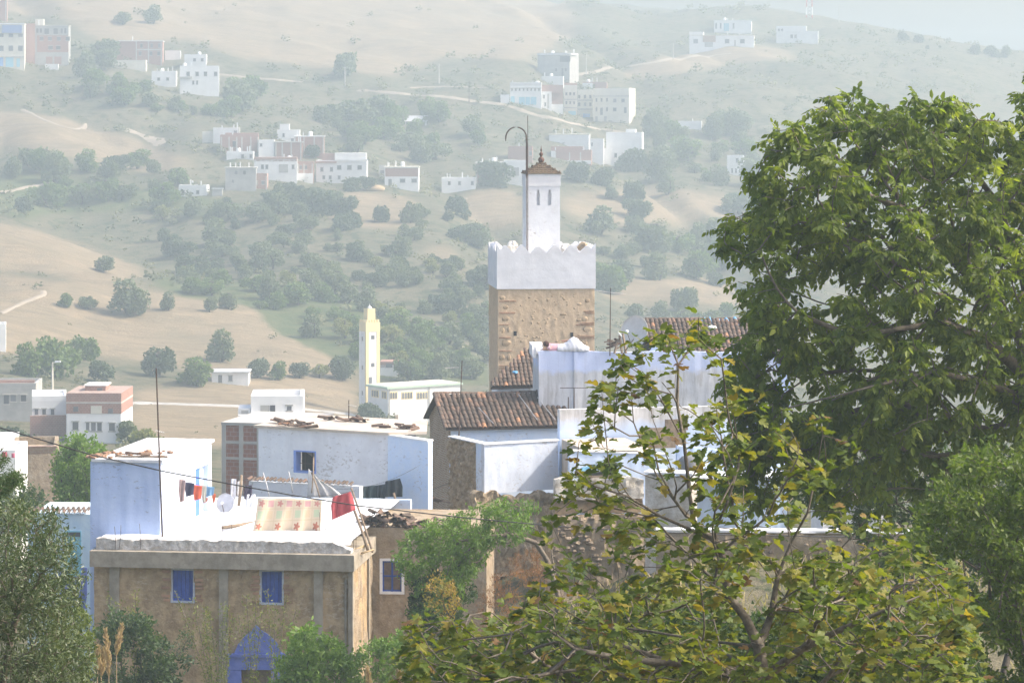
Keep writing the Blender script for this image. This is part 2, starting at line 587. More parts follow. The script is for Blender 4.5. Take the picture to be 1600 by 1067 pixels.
for _k in range(2):                       # soften the creases between profiles
    _q = np.pad(_Zg, ((0, 0), (4, 4)), mode='edge')
    _Zg = sum(_q[:, _d:_d + _Zg.shape[1]] for _d in range(9)) / 9
    _q = np.pad(_Zg, ((1, 1), (0, 0)), mode='edge')
    _Zg = sum(_q[_d:_d + _Zg.shape[0]] for _d in range(3)) / 3


def tz(X, Y):
    X = np.asarray(X, float); Y = np.asarray(Y, float)
    Ys = np.maximum(Y, 1.0)
    u = np.clip(800 + X / Ys * F, -800, 2399)
    yy = np.clip(Ys, 250, 1599)
    fi = (yy - 250) / 5.0; i = np.minimum(fi.astype(int), len(_Yg) - 2); fi = fi - i
    fj = (u + 800) / 20.0; j = np.minimum(fj.astype(int), len(_Ug) - 2); fj = fj - j
    far = (_Zg[i, j] * (1 - fj) + _Zg[i, j + 1] * fj) * (1 - fi) + (_Zg[i + 1, j] * (1 - fj) + _Zg[i + 1, j + 1] * fj) * fi
    k = np.clip((Ys - 300) / 250, 0.15, 1)
    far = far + fbm(X / 62.0, Ys / 70.0, 3, 4, 0.5) * 5.0 * k + fbm(X / 13.0, Ys / 16.0, 9, 3) * 1.5 * k
    # gullies running down the slope
    g = np.abs(fbm(X / 85.0 + Ys / 400.0, Ys / 330.0, 21, 3))
    far = far - np.clip(0.16 - g, 0, 1) * 24 * np.clip((Ys - 480) / 150, 0, 1)
    near = 18.4 - 0.19 * np.clip(Ys, -60, 95) - 0.055 * np.clip(Ys - 95, 0, 400)
    s = np.clip((Ys - 58) / 24, 0, 1)
    near = near + np.clip(0.42 * (X + 5.5), 0, 4.6) * s * s * (3 - 2 * s) * np.clip((190 - Ys) / 60, 0, 1)
    near = near + fbm(X / 3.0, Ys / 3.0, 5, 3) * 0.25
    w = np.clip((Ys - 115) / 140, 0, 1); w = w * w * (3 - 2 * w)
    return near * (1 - w) + far * w


_march = np.arange(140.0, 1500.0, 1.0)


def hit(px, py, ymin=140.0):
    """distance at which the view ray through a photo pixel meets the ground"""
    Y = _march[_march >= ymin]
    z = CZ - (py - HY) / F * Y
    g = tz((px - 800) / F * Y, Y)
    k = np.nonzero(z <= g)[0]
    return float(Y[k[0]]) if len(k) else None


def inpoly(poly, px, py):
    n = len(poly); c = np.zeros(np.shape(px), bool)
    j = n - 1
    for i in range(n):
        xi, yi = poly[i]; xj, yj = poly[j]
        m = ((yi > py) != (yj > py)) & (px < (xj - xi) * (py - yi) / (yj - yi + 1e-9) + xi)
        c ^= m
        j = i
    return c


FIELDS = [
    [(-900, 425), (0, 428), (120, 440), (260, 455), (420, 480), (470, 520), (560, 560), (400, 548), (300, 520), (180, 508), (0, 500), (-900, 500)],
    [(-900, 350), (0, 350), (60, 362), (150, 392), (235, 424), (180, 438), (0, 420), (-900, 420)],
    [(-900, 505), (0, 505), (180, 515), (330, 535), (430, 560), (560, 562), (560, 585), (400, 590), (330, 585), (200, 562), (0, 548), (-900, 550)],
    [(-900, 170), (0, 172), (100, 185), (200, 215), (325, 262), (230, 272), (100, 245), (0, 225), (-900, 230)],
    [(480, 310), (560, 296), (640, 305), (660, 345), (600, 362), (520, 350)],
    [(655, 372), (712, 390), (722, 420), (670, 415)],
    [(290, -10), (420, -10), (520, -30), (880, -20), (900, 60), (820, 95), (700, 90), (600, 120), (540, 110), (380, 95), (290, 60)],
    [(960, 118), (1040, 92), (1100, 76), (1210, 72), (1240, 88), (1120, 104), (1000, 125)],
    [(700, 320), (740, 292), (815, 300), (830, 365), (750, 355)],
    [(870, 300), (1000, 292), (1160, 310), (1160, 345), (960, 350), (880, 340)],
    [(-900, -20), (0, -20), (275, -20), (280, 60), (180, 80), (100, 30), (0, 20)],
    [(200, 600), (330, 598), (480, 590), (560, 600), (560, 665), (350, 700), (215, 690)],
    [(0, 300), (70, 288), (110, 300), (40, 320)],
    [(930, 430), (1160, 440), (1160, 480), (940, 470)],
]
LUSH = [
    [(230, 430), (330, 436), (450, 452), (560, 470), (660, 520), (760, 560), (760, 600), (600, 600), (520, 560), (430, 520), (400, 480), (250, 455)],
    [(0, 270), (280, 300), (420, 330), (330, 345), (200, 330), (0, 345)],
]
us = np.concatenate([-800 + 0 * np.arange(1), np.linspace(-9000, -900, 14), np.arange(-800, 2401, 9.0), np.linspace(2600, 11000, 14)])[1:]
ys = [-40, -20, -8, -2, 2, 4, 7]
while ys[-1] < 1590:
    y = ys[-1]
    ys.append(y * 1.06 if y < 60 else (y + 3.0 if y < 1250 else y + 20))
ys = np.array(ys)
GY, GU = np.meshgrid(ys, us, indexing='ij')
GX = (GU - 800) / F * np.where(GY < 20, 20 + np.abs(GY) * 0.2, GY)
GZ = tz(GX, GY)
PXg = 800 + GX / np.maximum(GY, 1) * F
PYg = HY + (CZ - GZ) / np.maximum(GY, 1) * F
wob = fbm(GX / 18.0, GY / 30.0, 31, 3) * 22
fld = np.zeros_like(GZ); lush = np.zeros_like(GZ)
for p in FIELDS:
    fld = np.maximum(fld, inpoly(p, PXg + wob, PYg + wob * 0.5).astype(float))
for p in LUSH:
    lush = np.maximum(lush, inpoly(p, PXg + wob, PYg + wob * .5).astype(float))
fld *= (GY > 200); lush *= (GY > 200)
for _a in (fld, lush):
    for _ in range(2):
        _q = np.pad(_a, 2, mode='edge')
        _a[:] = sum(_q[_i:_i + _a.shape[0], _j:_j + _a.shape[1]] for _i in range(5) for _j in range(5)) / 25
nr, nc = GZ.shape
me = bpy.data.meshes.new('ground')
me.vertices.add(nr * nc)
me.vertices.foreach_set('co', np.stack([GX, GY, GZ], -1).astype(np.float32).ravel())
ii = (np.arange(nr - 1)[:, None] * nc + np.arange(nc - 1)[None]).ravel()
quad = np.stack([ii, ii + 1, ii + nc + 1, ii + nc], -1)
me.loops.add(quad.size)
me.loops.foreach_set('vertex_index', quad.ravel().astype(np.int32))
me.polygons.add(len(quad))
me.polygons.foreach_set('loop_start', (np.arange(len(quad)) * 4).astype(np.int32))
me.polygons.foreach_set('loop_total', np.full(len(quad), 4, np.int32))
me.update(calc_edges=True)
me.polygons.foreach_set('use_smooth', [True] * len(quad))
ca = me.attributes.new('cover', 'FLOAT_COLOR', 'POINT')
ca.data.foreach_set('color', np.stack([fld, lush, np.zeros_like(fld), np.ones_like(fld)], -1).astype(np.float32).ravel())

t = NT('hillside_cover')
pos = t.coords(world=True)
at = t.n('ShaderNodeAttribute', attribute_name='cover')
sp = t.n('ShaderNodeSeparateColor')
t.l(at.outputs['Color'], sp.inputs[0])
n1 = t.noise(pos, 0.06, 8, 0.65, 0.4)
n2 = t.noise(pos, 0.35, 7, 0.7)
n3 = t.noise(pos, 1.6, 5, 0.7)
n4 = t.noise(t.coords((0.25, 0.9, 0.4), world=True), 0.16, 6, 0.7, 0.5)
straw = t.mix(t.ramp(n2, .35, .68), (0.29, 0.22, 0.14), (0.205, 0.16, 0.105))
straw = t.mix(t.math('MULTIPLY', t.ramp(n4, .48, .7), .6), straw, (0.15, 0.13, 0.08))
n5 = t.noise(t.coords((0.22, 1.0, 0.6), world=True), 0.42, 7, 0.75, 0.8)
straw = t.mix(t.math('MULTIPLY', t.ramp(n5, .47, .62), .7), straw, (0.15, 0.125, 0.08))
earth = t.mix(t.ramp(n1, .38, .62), (0.10, 0.098, 0.06), (0.155, 0.132, 0.085))
earth = t.mix(t.math('MULTIPLY', t.ramp(n5, .45, .6), .45), earth, (0.19, 0.165, 0.11))
earth = t.mix(t.ramp(n2, .5, .6), earth, (0.058, 0.072, 0.036))
earth = t.mix(t.math('MULTIPLY', t.ramp(n3, .52, .66), .65), earth, (0.045, 0.058, 0.03))
green = t.mix(t.ramp(n2, .4, .65), (0.065, 0.09, 0.034), (0.12, 0.12, 0.06))
edge = t.math('ADD', sp.outputs[0], t.math('MULTIPLY', t.math('SUBTRACT', n2, 0.5), 1.6))
col = t.mix(t.ramp(edge, .3, .7), earth, straw)
edge = t.math('ADD', sp.outputs[1], t.math('MULTIPLY', t.math('SUBTRACT', n2, 0.5), 0.7))
col = t.mix(t.ramp(edge, .35, .65), col, green)
t.bsdf(col, 0.97, 0.05, t.math('ADD', n2, n3), 0.6, 0.5)
me.materials.append(t.m)
ground = link('ground', me)
tag(ground, 'dry hillside and valley of straw-coloured fields and dark scrub', None, None, 'structure')
ground['label'] = 'dry hillside and valley of straw-coloured fields and dark scrub'

M['track'] = mat('pale_dirt_track', (0.33, 0.275, 0.21), (0.27, 0.225, 0.17), scale=0.4, rough=.95)
M['asphalt'] = mat('dusty_road', (0.40, 0.38, 0.35), (0.34, 0.32, 0.29), scale=0.4, rough=.9)


def track(name, pts, width, m, label):
    """a road draped over the ground along picture points"""
    w = []
    for (x0, y0), (x1, y1) in zip(pts[:-1], pts[1:]):
        n = max(2, int(math.hypot(x1 - x0, y1 - y0) / 7))
        for k in range(n):
            s = k / n
            px, py = x0 + (x1 - x0) * s, y0 + (y1 - y0) * s
            Y = hit(px, py)
            if Y: w.append(((px - 800) / F * Y, Y))
    # smooth
    a = np.array(w)
    for _ in range(3):
        a[1:-1] = (a[:-2] + 2 * a[1:-1] + a[2:]) / 4
    mb = MB(); v = []; f = []
    d = np.gradient(a, axis=0)
    d /= np.maximum(1e-6, np.linalg.norm(d, axis=1))[:, None]
    for k in range(len(a)):
        nx, ny = -d[k, 1], d[k, 0]
        ww = .7 * width * (1 + 0.25 * math.sin(k * 1.7) * math.sin(k * .6))
        for q in (-1, -.33, .33, 1):
            X, Y = a[k, 0] + nx * ww / 2 * q, a[k, 1] + ny * ww / 2 * q
            v.append((X, Y, float(tz(X, Y)) + (0.16 if abs(q) < 1 else -0.3)))
    for k in range(len(a) - 1):
        for q in range(3):
            f.append((k * 4 + q, k * 4 + q + 1, k * 4 + q + 5, k * 4 + q + 4))
    mb.add(v, f)
    o = mb.obj(name, m, None, True)
    tag(o, label, None, None, 'structure')
    return o


track('path', [(560, 142), (620, 147), (690, 152), (745, 160), (785, 164), (840, 182), (880, 190), (940, 203), (1000, 212)], 5, M['track'], 'pale road crossing the hillside below the terraced row of houses')
track('path', [(640, 138), (700, 136), (780, 139)], 3, M['track'], 'short pale track above the hillside road')
track('path', [(895, 118), (940, 112), (1000, 102), (1060, 92), (1150, 84)], 5, M['track'], 'pale track climbing to the white school on the ridge')
track('path', [(0, 302), (30, 296), (60, 290), (100, 284)], 4, M['track'], 'pale farm track among the trees on the left slope')
track('path', [(35, 172), (70, 190), (120, 205), (140, 190)], 3, M['track'], 'thin pale track across the upper left field')
track('path', [(196, 205), (225, 212), (262, 230)], 7, M['track'], 'bare pale scar at the edge of the upper left field')
track('path', [(342, 117), (380, 122), (430, 126), (480, 130)], 3, M['track'], 'thin track leaving the white house cluster')
track('road', [(60, 628), (140, 630), (210, 630), (300, 633), (400, 636), (480, 640), (560, 650)], 7, M['asphalt'], 'dusty grey road along the valley floor')
track('path', [(0, 490), (40, 472), (75, 462), (60, 450)], 2.5, M['track'], 'faint looping track in the straw field')
track('path', [(700, 335), (720, 318), (735, 305)], 3, M['track'], 'pale stony gully below the white hill house')

# ------------------------------------------------------------------ haze: the lit air of the valley
mb = MB(); mb.box(-420, 420, -60, 1640, -62, 66)
hz = mb.obj('haze', None)
tag(hz, 'milky backlit haze filling the valley air', None, None, 'stuff')
HAZE_DENSITY = 0.00096
t = NT('valley_haze')
pv = t.n('ShaderNodeVolumePrincipled')
pv.inputs['Color'].default_value = (0.635, 0.745, 0.795, 1)
pv.inputs['Density'].default_value = HAZE_DENSITY
pv.inputs['Density Attribute'].default_value = ''
pv.inputs['Temperature Attribute'].default_value = ''
t.m.cycles.homogeneous_volume = True
pv.inputs['Anisotropy'].default_value = 0.35
t.l(pv.outputs[0], t.out.inputs['Volume'])
hz.data.materials.append(t.m)

# ------------------------------------------------------------------ roof tiles
def tile_mesh(L=0.44, r0=0.098, r1=0.08, n=5, th=0.014):
    v, f = [], []
    for (y, r, lift) in ((0, r0, 0.0), (L, r1, 0.0)):
        for rr in (r, r - th):
            for k in range(n + 1):
                a = math.pi * k / n
                v.append((-rr * math.cos(a), y, rr * 0.82 * math.sin(a) + lift))
    m = n + 1
    for k in range(n):
        f.append((k, k + 1, 2 * m + k + 1, 2 * m + k))        # outer
        f.append((k + 1, k, m + k, m + k + 1))                # lip of the lower end
    me = bpy.data.meshes.new('tile')
    me.from_pydata(v, [], f)
    me.materials.append(M['tile'])
    me.update()
    return me


TILE = tile_mesh()
TILE_S = tile_mesh(0.36, 0.075, 0.062)


def basis(o, x, y, z):
    m = Matrix.Identity(4)
    for i, a in enumerate((x, y, z)):
        m[0][i], m[1][i], m[2][i] = a.x, a.y, a.z
    m[0][3], m[1][3], m[2][3] = o.x, o.y, o.z
    return m


def tile_slope(roof, e0, e1, up, keep=None, pitch=0.21, row=0.33, sag=0.05, tile=TILE, seed=1, jit=1.0):
    """lay tiles on a slope: eave from e0 to e1, up = vector from eave to ridge (local to roof)"""
    rr = random.Random(seed)
    e0, e1, up = Vector(e0), Vector(e1), Vector(up)
    a = e1 - e0
    nc = max(2, int(round(a.length / pitch)))
    nrow = max(2, int(round(up.length / row)))
    ax = a.normalized(); uy = up.normalized(); nz = ax.cross(uy).normalized()
    if nz.z < 0: nz = -nz
    for i in range(nc):
        s = (i + 0.5) / nc
        for j in range(nrow):
            q = j / nrow
            if keep and not keep(s, q + 0.5 / nrow):
                continue
            p = e0 + a * s + up * q + nz * (0.02 - sag * math.sin(math.pi * s) * q)
            p += ax * rr.uniform(-.012, .012) * jit + nz * rr.uniform(0, .012) * jit
            yaw = rr.uniform(-.06, .06) * jit
            tilt = 0.045 + rr.uniform(-.02, .02)
            y2 = (uy + ax * yaw - nz * tilt * 0).normalized()
            y2 = (y2 - nz * tilt * -0.0).normalized()
            z2 = (nz - y2 * nz.dot(y2)).normalized()
            y2 = (y2 - z2 * tilt).normalized(); z2 = ax.cross(y2).normalized()
            x2 = y2.cross(z2).normalized()
            o = link('tile', tile, roof)
            o.matrix_local = basis(p, x2, y2, z2)


# ------------------------------------------------------------------ brown house with the white flat roof
fA = Frame(553, 885, 94.5, -6.7)
A = thing('mud_house', 'brown mud-plastered house with white flat roof and blue shuttered windows', 'house', fA)
xl, xr = fA.x(147), fA.x(548)
zs0, zs1 = fA.z(350, 889, -.3), fA.z(350, 864, -.3)
zb = -8.5
# wall built round its openings
wins = [(268, 303, 889, 940), (407, 442, 891, 943)]
door = (378, 425, 1046)
mbw = MB()
cuts = []
for (a, b, c, d) in wins:
    cuts.append(fA.rect(a, c, b, d))
dx0, dx1 = fA.x(378), fA.x(425); dz = fA.z(400, 1046)
zt = zs0
xs = [xl, cuts[0][0], cuts[0][1], cuts[1][0], cuts[1][1], xr]
mbw.rough(xs[0], xs[1], 0, 0.35, zb, zt, 18, 40, 0.018, seed=1)
mbw.rough(xs[2], dx0 if dx0 < xs[3] else xs[3], 0, 0.35, zb, zt, 14, 40, 0.018, seed=2)
mbw.rough(xs[4], xr, 0, 0.35, zb, zt, 24, 40, 0.018, seed=3)
for k in (0, 1):
    c = cuts[k]
    mbw.rough(c[0], c[1], 0, 0.35, c[3], zt, 5, 3, 0.01, seed=4 + k)
    if k == 0:
        mbw.rough(c[0], c[1], 0, 0.35, zb, c[2], 6, 34, 0.018, seed=6)
    else:
        mbw.rough(c[0], c[1], 0, 0.35, dz, c[2], 6, 14, 0.018, seed=7)
if dx0 < xs[3]:
    mbw.rough(dx0, xs[3], 0, 0.35, dz, zt, 5, 26, 0.018, seed=8)
mbw.box(xl + .01, xr - .01, 0.36, 10.4, zb, zt - .01)       # body behind the facade
mbw.rough(dx1, xs[4], 0, 0.35, zb, dz, 3, 6, .01, seed=9)
mbw.obj('wall', M['mud'], A)
# right flank of the wall, uneven
mb = MB()
rw = MB().rough(0.36, 4.2, 0, 0.3, zb, zt - .005, 20, 26, 0.03, seed=12)
v = [(xr + 0.0 - (y), x, z) for x, y, z in rw.v]
mb.add(v, rw.f).obj('side_wall', M['mud_grey'], A)
slab = MB(); slab.box(fA.x(140, -.3), fA.x(553, -.3), -.3, 4.15, zs0, zs1)
slab.obj('concrete_beam', M['concrete'], A)
zp = fA.z(350, 843, .05)
par = MB()
rr = random.Random(4)
ph = [rr.uniform(0, 6) for _ in range(4)]
xpl, xpr = fA.x(150, 0), fA.x(548, 0)


def ptop(t):
    k = zp - 0.035 + 0.07 * float(fbm(t * 26.0, 3.3, 8, 4, .6))
    if t > 0.93: k -= 0.2 * (t - .93) / .07
    return k


par.rough(xpl, xpr, 0.02, 0.5, zs1 + .002, zp, 170, 6, 0.010, top=ptop, seed=3)
M['parapet'] = mat('whitewashed_rubble_parapet', (0.66, 0.64, 0.61), (0.42, 0.39, 0.35), (0.24, 0.21, 0.18), scale=4.5, bump=1.0, bscale=9, w3=0.7, bdist=.06, rough=.95)
par.obj('parapet', M['parapet'], A)
# roof deck, uneven whitewash
deck = MB()
nx, ny = 60, 60
v, f = [], []
for j in range(ny + 1):
    for i in range(nx + 1):
        x = xl + .1 + (xr - xl - .15) * i / nx
        y = 0.3 + (10.2) * j / ny
        z = zp - 0.03 + 0.02 * float(fbm(x * 1.1, y * .8, 4, 3)) + 0.035 * math.exp(-((x - xl - 1.2) ** 2) / .3 - (y - 1.2) ** 2 / .5)
        if j == 0: z -= .1
        v.append((x, y, z))
for j in range(ny):
    for i in range(nx):
        a = j * (nx + 1) + i
        f.append((a, a + 1, a + nx + 2, a + nx + 1))
deck.add(v, f).obj('roof', M['roof_white'], A, True)
# pillars
for (a, b) in ((172, 187), (343, 357), (491, 505), (545, 552)):
    m_ = MB(); m_.box(fA.x(a), fA.x(b), -.09, .1, zb, zs0 - .003)
    m_.obj('pillar', M['concrete'], A)
m_ = MB(); m_.box(xr - .02, xr + .06, 3.2, 3.45, zb, zs0 - .003); m_.obj('pillar', M['concrete'], A)
m_ = MB(); m_.tube([(fA.x(540), -.02, zs0 - .3), (fA.x(541), -.03, zb)], .035, 5); m_.obj('drain_pipe', M['concrete'], A)


M['frame_wash'] = mat('worn_frame_wash', (.50, .53, .60), (.40, .42, .48), (.36, .31, .25), scale=7, w3=.7)


def shutter_window(fr, parent, r, dep=0.26, planks=5, frame_m=None, cross=False):
    x0, x1, z0, z1 = r
    w = MB()
    t_ = 0.03
    w.box(x0 - .03, x0 + t_, -.015, dep + .05, z0 - .03, z1 + .03).box(x1 - t_, x1 + .03, -.015, dep + .05, z0 - .03, z1 + .03)
    w.box(x0 + t_, x1 - t_, -.013, dep + .05, z1 - t_, z1 + .028).box(x0 + t_, x1 - t_, -.02, dep + .05, z0 - .03, z0 + t_)
    wo_ = w.obj('window', frame_m or M['frame_wash'], parent)
    a, b = x0 + t_, x1 - t_
    pw = (b - a) / planks
    rr = random.Random(int(x0 * 100))
    for k in range(planks):
        p = MB(); off = rr.uniform(-.008, .008)
        p.box(a + pw * k + .006, a + pw * (k + 1) - .006, dep * .35 + off, dep * .35 + .03 + off, z0 + t_ + .002, z1 - t_ - .002)
        p.obj('plank', M['shutter'], wo_)
    bk = MB(); bk.box(a, b, dep * .35 + .05, dep * .35 + .07, z0 + t_, z1 - t_)
    bk.obj('batten', M['dark'], wo_)  # near-black sheet that puts shade between the planks
    return wo_


for c in cuts:
    shutter_window(fA, A, c)
rr = random.Random(9)
for c in cuts:                        # brick jambs left bare round the windows
    for side in (0, 1):
        n = 8
        for k in range(n):
            z = c[2] + (c[3] - c[2]) * (k + .5) / n * (1 if side else 1)
            if rr.random() < .12: continue
            ln = rr.uniform(.14, .27); h = .048
            if side == 0: a, b = c[0] - .07 - ln, c[0] - .045
            else: a, b = c[1] + .045, c[1] + .07 + ln
            m_ = MB(); m_.box(a, b, -.045, .03, z - h, z + h * .7)
            o = m_.obj('brick', M['brick'], A)
# blue pointed door surround
pts = [(357, 1046), (357, 1022), (366, 1020), (372, 1006), (384, 992), (394, 984), (400, 976), (407, 984), (420, 992), (432, 1004), (440, 1020), (446, 1022), (446, 1046)]
poly = [fA.xz(a, b, -.12) for a, b in pts][::-1]
m_ = MB(); m_.prism(poly, -.14, -.035); m_.obj('door_arch', M['arch_blue'], A)
m_ = MB(); m_.box(fA.x(356, -.2), fA.x(447, -.2), -.2, -.142, fA.z(400, 1027, -.2), fA.z(400, 1022, -.2)); m_.obj('door_ledge', M['arch_blue'], A)
for a, b in ((357, 378), (425, 446)):
    m_ = MB(); m_.box(fA.x(a), fA.x(b), -.14, -.035, zb, dz - .004); m_.obj('door_jamb', M['arch_blue'], A)
dr = MB(); dr.box(dx0 + .004, dx1 - .004, .12, .2, zb, dz - .004); dro = dr.obj('door', M['wood'], A)
# low pale-blue wall at the back of the roof
m_ = MB(); m_.rough(fA.x(352, 10.2), fA.x(640, 10.2), 10.42, 10.7, zp - .6, fA.z(500, 780, 10.2), 30, 4, .012, seed=5)
m_.obj('back_parapet', M['pale_blue'], A)

# ------------------------------------------------------------------ blue block standing behind its left end
fB = Frame(250, 846, 96.3, -9.5)
B = thing('blue_house', 'pale blue limewashed block rising behind the white flat roof', 'house', fB)
bx0 = fB.x(141); bt = fB.z(200, 722)
m_ = MB(); m_.rough(bx0, 0, 0, 0.4, -9.5, bt, 24, 30, .012, seed=21); m_.box(bx0 + .01, -.31, .41, 6.3, -9.5, bt - .01)
m_.obj('wall', M['blue_wall'], B)
fBs = Frame(250, 846, 96.3, 80.5)          # its right flank: x runs into depth
sx1 = fBs.x(330)
d0, d1 = fBs.x(306), fBs.x(325)
dzt, dzb = fBs.z(315, 729), fBs.z(315, 816)


def flank(mbs):
    return [(-y, x, z) for x, y, z in mbs.v]


m_ = MB(); m_.rough(.405, d0, 0, .3, -9.5, bt - .004, 26, 20, .016, seed=22)
m2 = MB(); m2.rough(d1, sx1, 0, .3, -9.5, bt - .004, 4, 20, .01, seed=23)
m3 = MB(); m3.box(d0, d1, 0, .3, dzt, bt - .004); m3.box(d0, d1, 0, .3, -9.5, dzb)
q = MB(); q.add(flank(m_), m_.f); q.add(flank(m2), m2.f); q.add(flank(m3), m3.f)
q.obj('side_wall', mat('blue_limewash_sunlit', (.64, .70, .80), (.58, .65, .77), (.50, .52, .56), scale=1.8, bump=.6, bscale=6, w3=.5, peel=.6), B)  # lighter copy of the block's blue limewash, sunlight put into the colour
m_ = MB(); m_.box(d0, d0 + (d1 - d0) * .42, .05, .1, dzb, dzt); q = MB(); q.add(flank(m_), m_.f); q.obj('door', M['door_blue'], B)
m_ = MB(); m_.box(d0 + (d1 - d0) * .42 + .003, d1, .16, .2, dzb, dzt); q = MB(); q.add(flank(m_), m_.f); q.obj('door_recess', M['blue_wall'], B)
m_ = MB(); m_.rough(bx0 + .06, .1, -.09, sx1 + .05, bt + .002, bt + .1, 20, 2, .012, seed=25)
m_.obj('roof_slab', M['lav_white'], B)
rr = random.Random(31)
for k in range(26):
    tx = rr.random()
    x = bx0 - .15 + tx * 2.4; y = rr.uniform(.0, 1.6) if tx < .6 else rr.uniform(.2, 2.2)
    m_ = MB(); m_.lump((0, 0, 0), rr.uniform(.07, .17), seed=k, flat=.45, amp=.5, n=6, m=4)
    o = m_.obj('rubble_stone', M['tile_loose'], None, loc=None)
    o.parent = B; o.location = (x, y, bt + .14); o.rotation_euler = (0, 0, rr.uniform(0, 3))
m_ = MB(); m_.tube([(fB.x(180, .3), .25, bt + .16), (fB.x(262, .3), .3, bt + .17)], .035, 5); m_.obj('roof_pole', M['wood'], B)
for k, (a, b) in enumerate(((215, 716), (237, 713))):
    o = link('tile', TILE, B); o.location = (fB.x(a, .4), .4, bt + .2); o.rotation_euler = (.1, .2, 1.4 + k)

# ------------------------------------------------------------------ annex with tile heap right of the flat roof
fE = Frame(585, 850, 98.6, -4)
E = thing('annex', 'mud annex with blue-grilled window and a heap of tiles on its wall', 'house', fE)
et = fE.z(620, 824); ew = fE.x(905)
wr = fE.rect(597, 876, 628, 924)
m_ = MB()
m_.rough(-.35, wr[0] - .08, 0, .3, -9, et, 6, 24, .02, seed=41)
m_.rough(wr[1] + .08, fE.x(760), 0, .3, -9, et - .02, 20, 24, .03, seed=42)
m_.rough(wr[0] - .08, wr[1] + .08, 0, .3, wr[3] + .08, et, 5, 6, .02, seed=43)
m_.rough(wr[0] - .08, wr[1] + .08, 0, .3, -9, wr[2] - .08, 5, 18, .02, seed=44)
m_.box(-.3, fE.x(755), .31, 5, -9, et - .05)
m_.obj('wall', M['mud_grey'], E)
m_ = MB(); a, b, c, d = wr
m_.box(a - .08, a + .01, -.03, .2, c - .08, d + .08).box(b - .01, b + .08, -.03, .2, c - .08, d + .08).box(a + .01, b - .01, -.028, .2, d, d + .078).box(a + .01, b - .01, -.035, .2, c - .08, c)
wo_ = m_.obj('window', M['lav_white'], E)
for k in range(3):
    x = a + .03 + (b - a - .06) * k / 2
    m_ = MB(); m_.box(x - .028, x + .028, .04, .08, c, d); m_.obj('mullion', M['shutter'], wo_)
for z in (c + .03, (c + d) / 2, d - .03):
    m_ = MB(); m_.box(a + .005, b - .005, .045, .075, z - .025, z + .025); m_.obj('glazing_bar', M['shutter'], wo_)
m_ = MB(); m_.box(a, b, .1, .12, c, d); m_.obj('curtain', mat('brown_curtain', (0.22, 0.15, 0.11), (0.15, .1, .08), scale=6), wo_)
rr = random.Random(77)
hx0, hx1 = fE.x(566), fE.x(650)
for k in range(110):                       # loose tiles stacked along the wall head
    s = rr.random(); hgt = math.sin(math.pi * min(1, s * 1.15)) ** .6
    o = link('tile', TILE, E)
    o.location = (hx0 + (hx1 - hx0) * s, rr.uniform(-.1, .45), et + .02 + rr.random() * .5 * hgt)
    o.rotation_euler = (rr.uniform(-.3, .3), rr.uniform(-.5, .5), rr.gauss(0, .5))
for k in range(16):
    s = rr.random()
    o = link('tile', TILE, E)
    o.location = (fE.x(655) + (fE.x(735) - fE.x(655)) * s, rr.uniform(-.1, .3), et + .02 + rr.random() * .22)
    o.rotation_euler = (rr.uniform(-.3, .3), rr.uniform(-.5, .5), rr.gauss(.3, .5))

# ------------------------------------------------------------------ big white house with the blue window
fC = Frame(404, 750, 112, -27)
C_ = thing('white_house', 'long lavender-white house with blue-framed window and littered flat roof', 'house', fC)
cw = fC.x(606); ct = fC.z(404, 668)
wr = fC.rect(459, 704, 494, 739)
m_ = MB()
m_.rough(0, wr[0], 0, .4, -4, ct, 14, 12, .01, seed=51)
m_.rough(wr[1], cw, 0, .4, -4, ct, 26, 12, .01, seed=52)
m_.rough(wr[0], wr[1], 0, .4, wr[3], ct, 6, 4, .008, seed=53)
m_.rough(wr[0], wr[1], 0, .4, -4, wr[2], 6, 6, .008, seed=54)
m_.box(.01, cw - .01, .41, .5, -4, wr[2]).box(.01, wr[0], .41, .5, wr[2] + .001, ct - .02).box(wr[1], cw - .01, .41, .5, wr[2] + .001, ct - .02)
m_.box(-.0, .2, 1.0, 4.2, -4, ct - .02)
m_.obj('wall', M['lav_white'], C_)
a, b, c, d = wr
m_ = MB(); m_.box(a, b, .6, .62, c, d); m_.obj('window_interior', M['dark'], C_)
m_ = MB(); m_.box(a + .002, a + .1, -.02, .35, c, d).box(b - .05, b - .002, -.02, .35, c, d).box(a + .1, b - .05, -.018, .35, c, c + .06).box(a + .1, b - .05, -.018, .35, d - .05, d)
wo_ = m_.obj('window', mat('mid_blue_paint', (0.19, 0.29, 0.62), (0.24, .33, .62), scale=4), C_)
for s in (.33, .66):
    m_ = MB(); m_.tube([(a + (b - a) * s, .3, c + .05), (a + (b - a) * s, .3, d - .05)], .012, 5); m_.obj('bar', M['pole'], wo_)
m_ = MB(); m_.tube([(a + .1, .3, (c + d) / 2 - .1), (b - .05, .3, (c + d) / 2 - .1)], .012, 5); m_.obj('bar', M['pole'], wo_)
m_ = MB(); m_.add([(a + .12, .5, d - .06), (b - .06, .45, d - .06), (b - .06, .5, c + .5), (b - .3, .48, d - .35)], [(0, 3, 2, 1)]); m_.obj('curtain', M['concrete'], wo_)
M['tan_roof'] = mat('dusty_flat_roof', (0.58, 0.50, 0.41), (0.46, 0.38, 0.30), (0.68, 0.64, 0.58), scale=1.2, bump=.6, bscale=5, w3=.7)
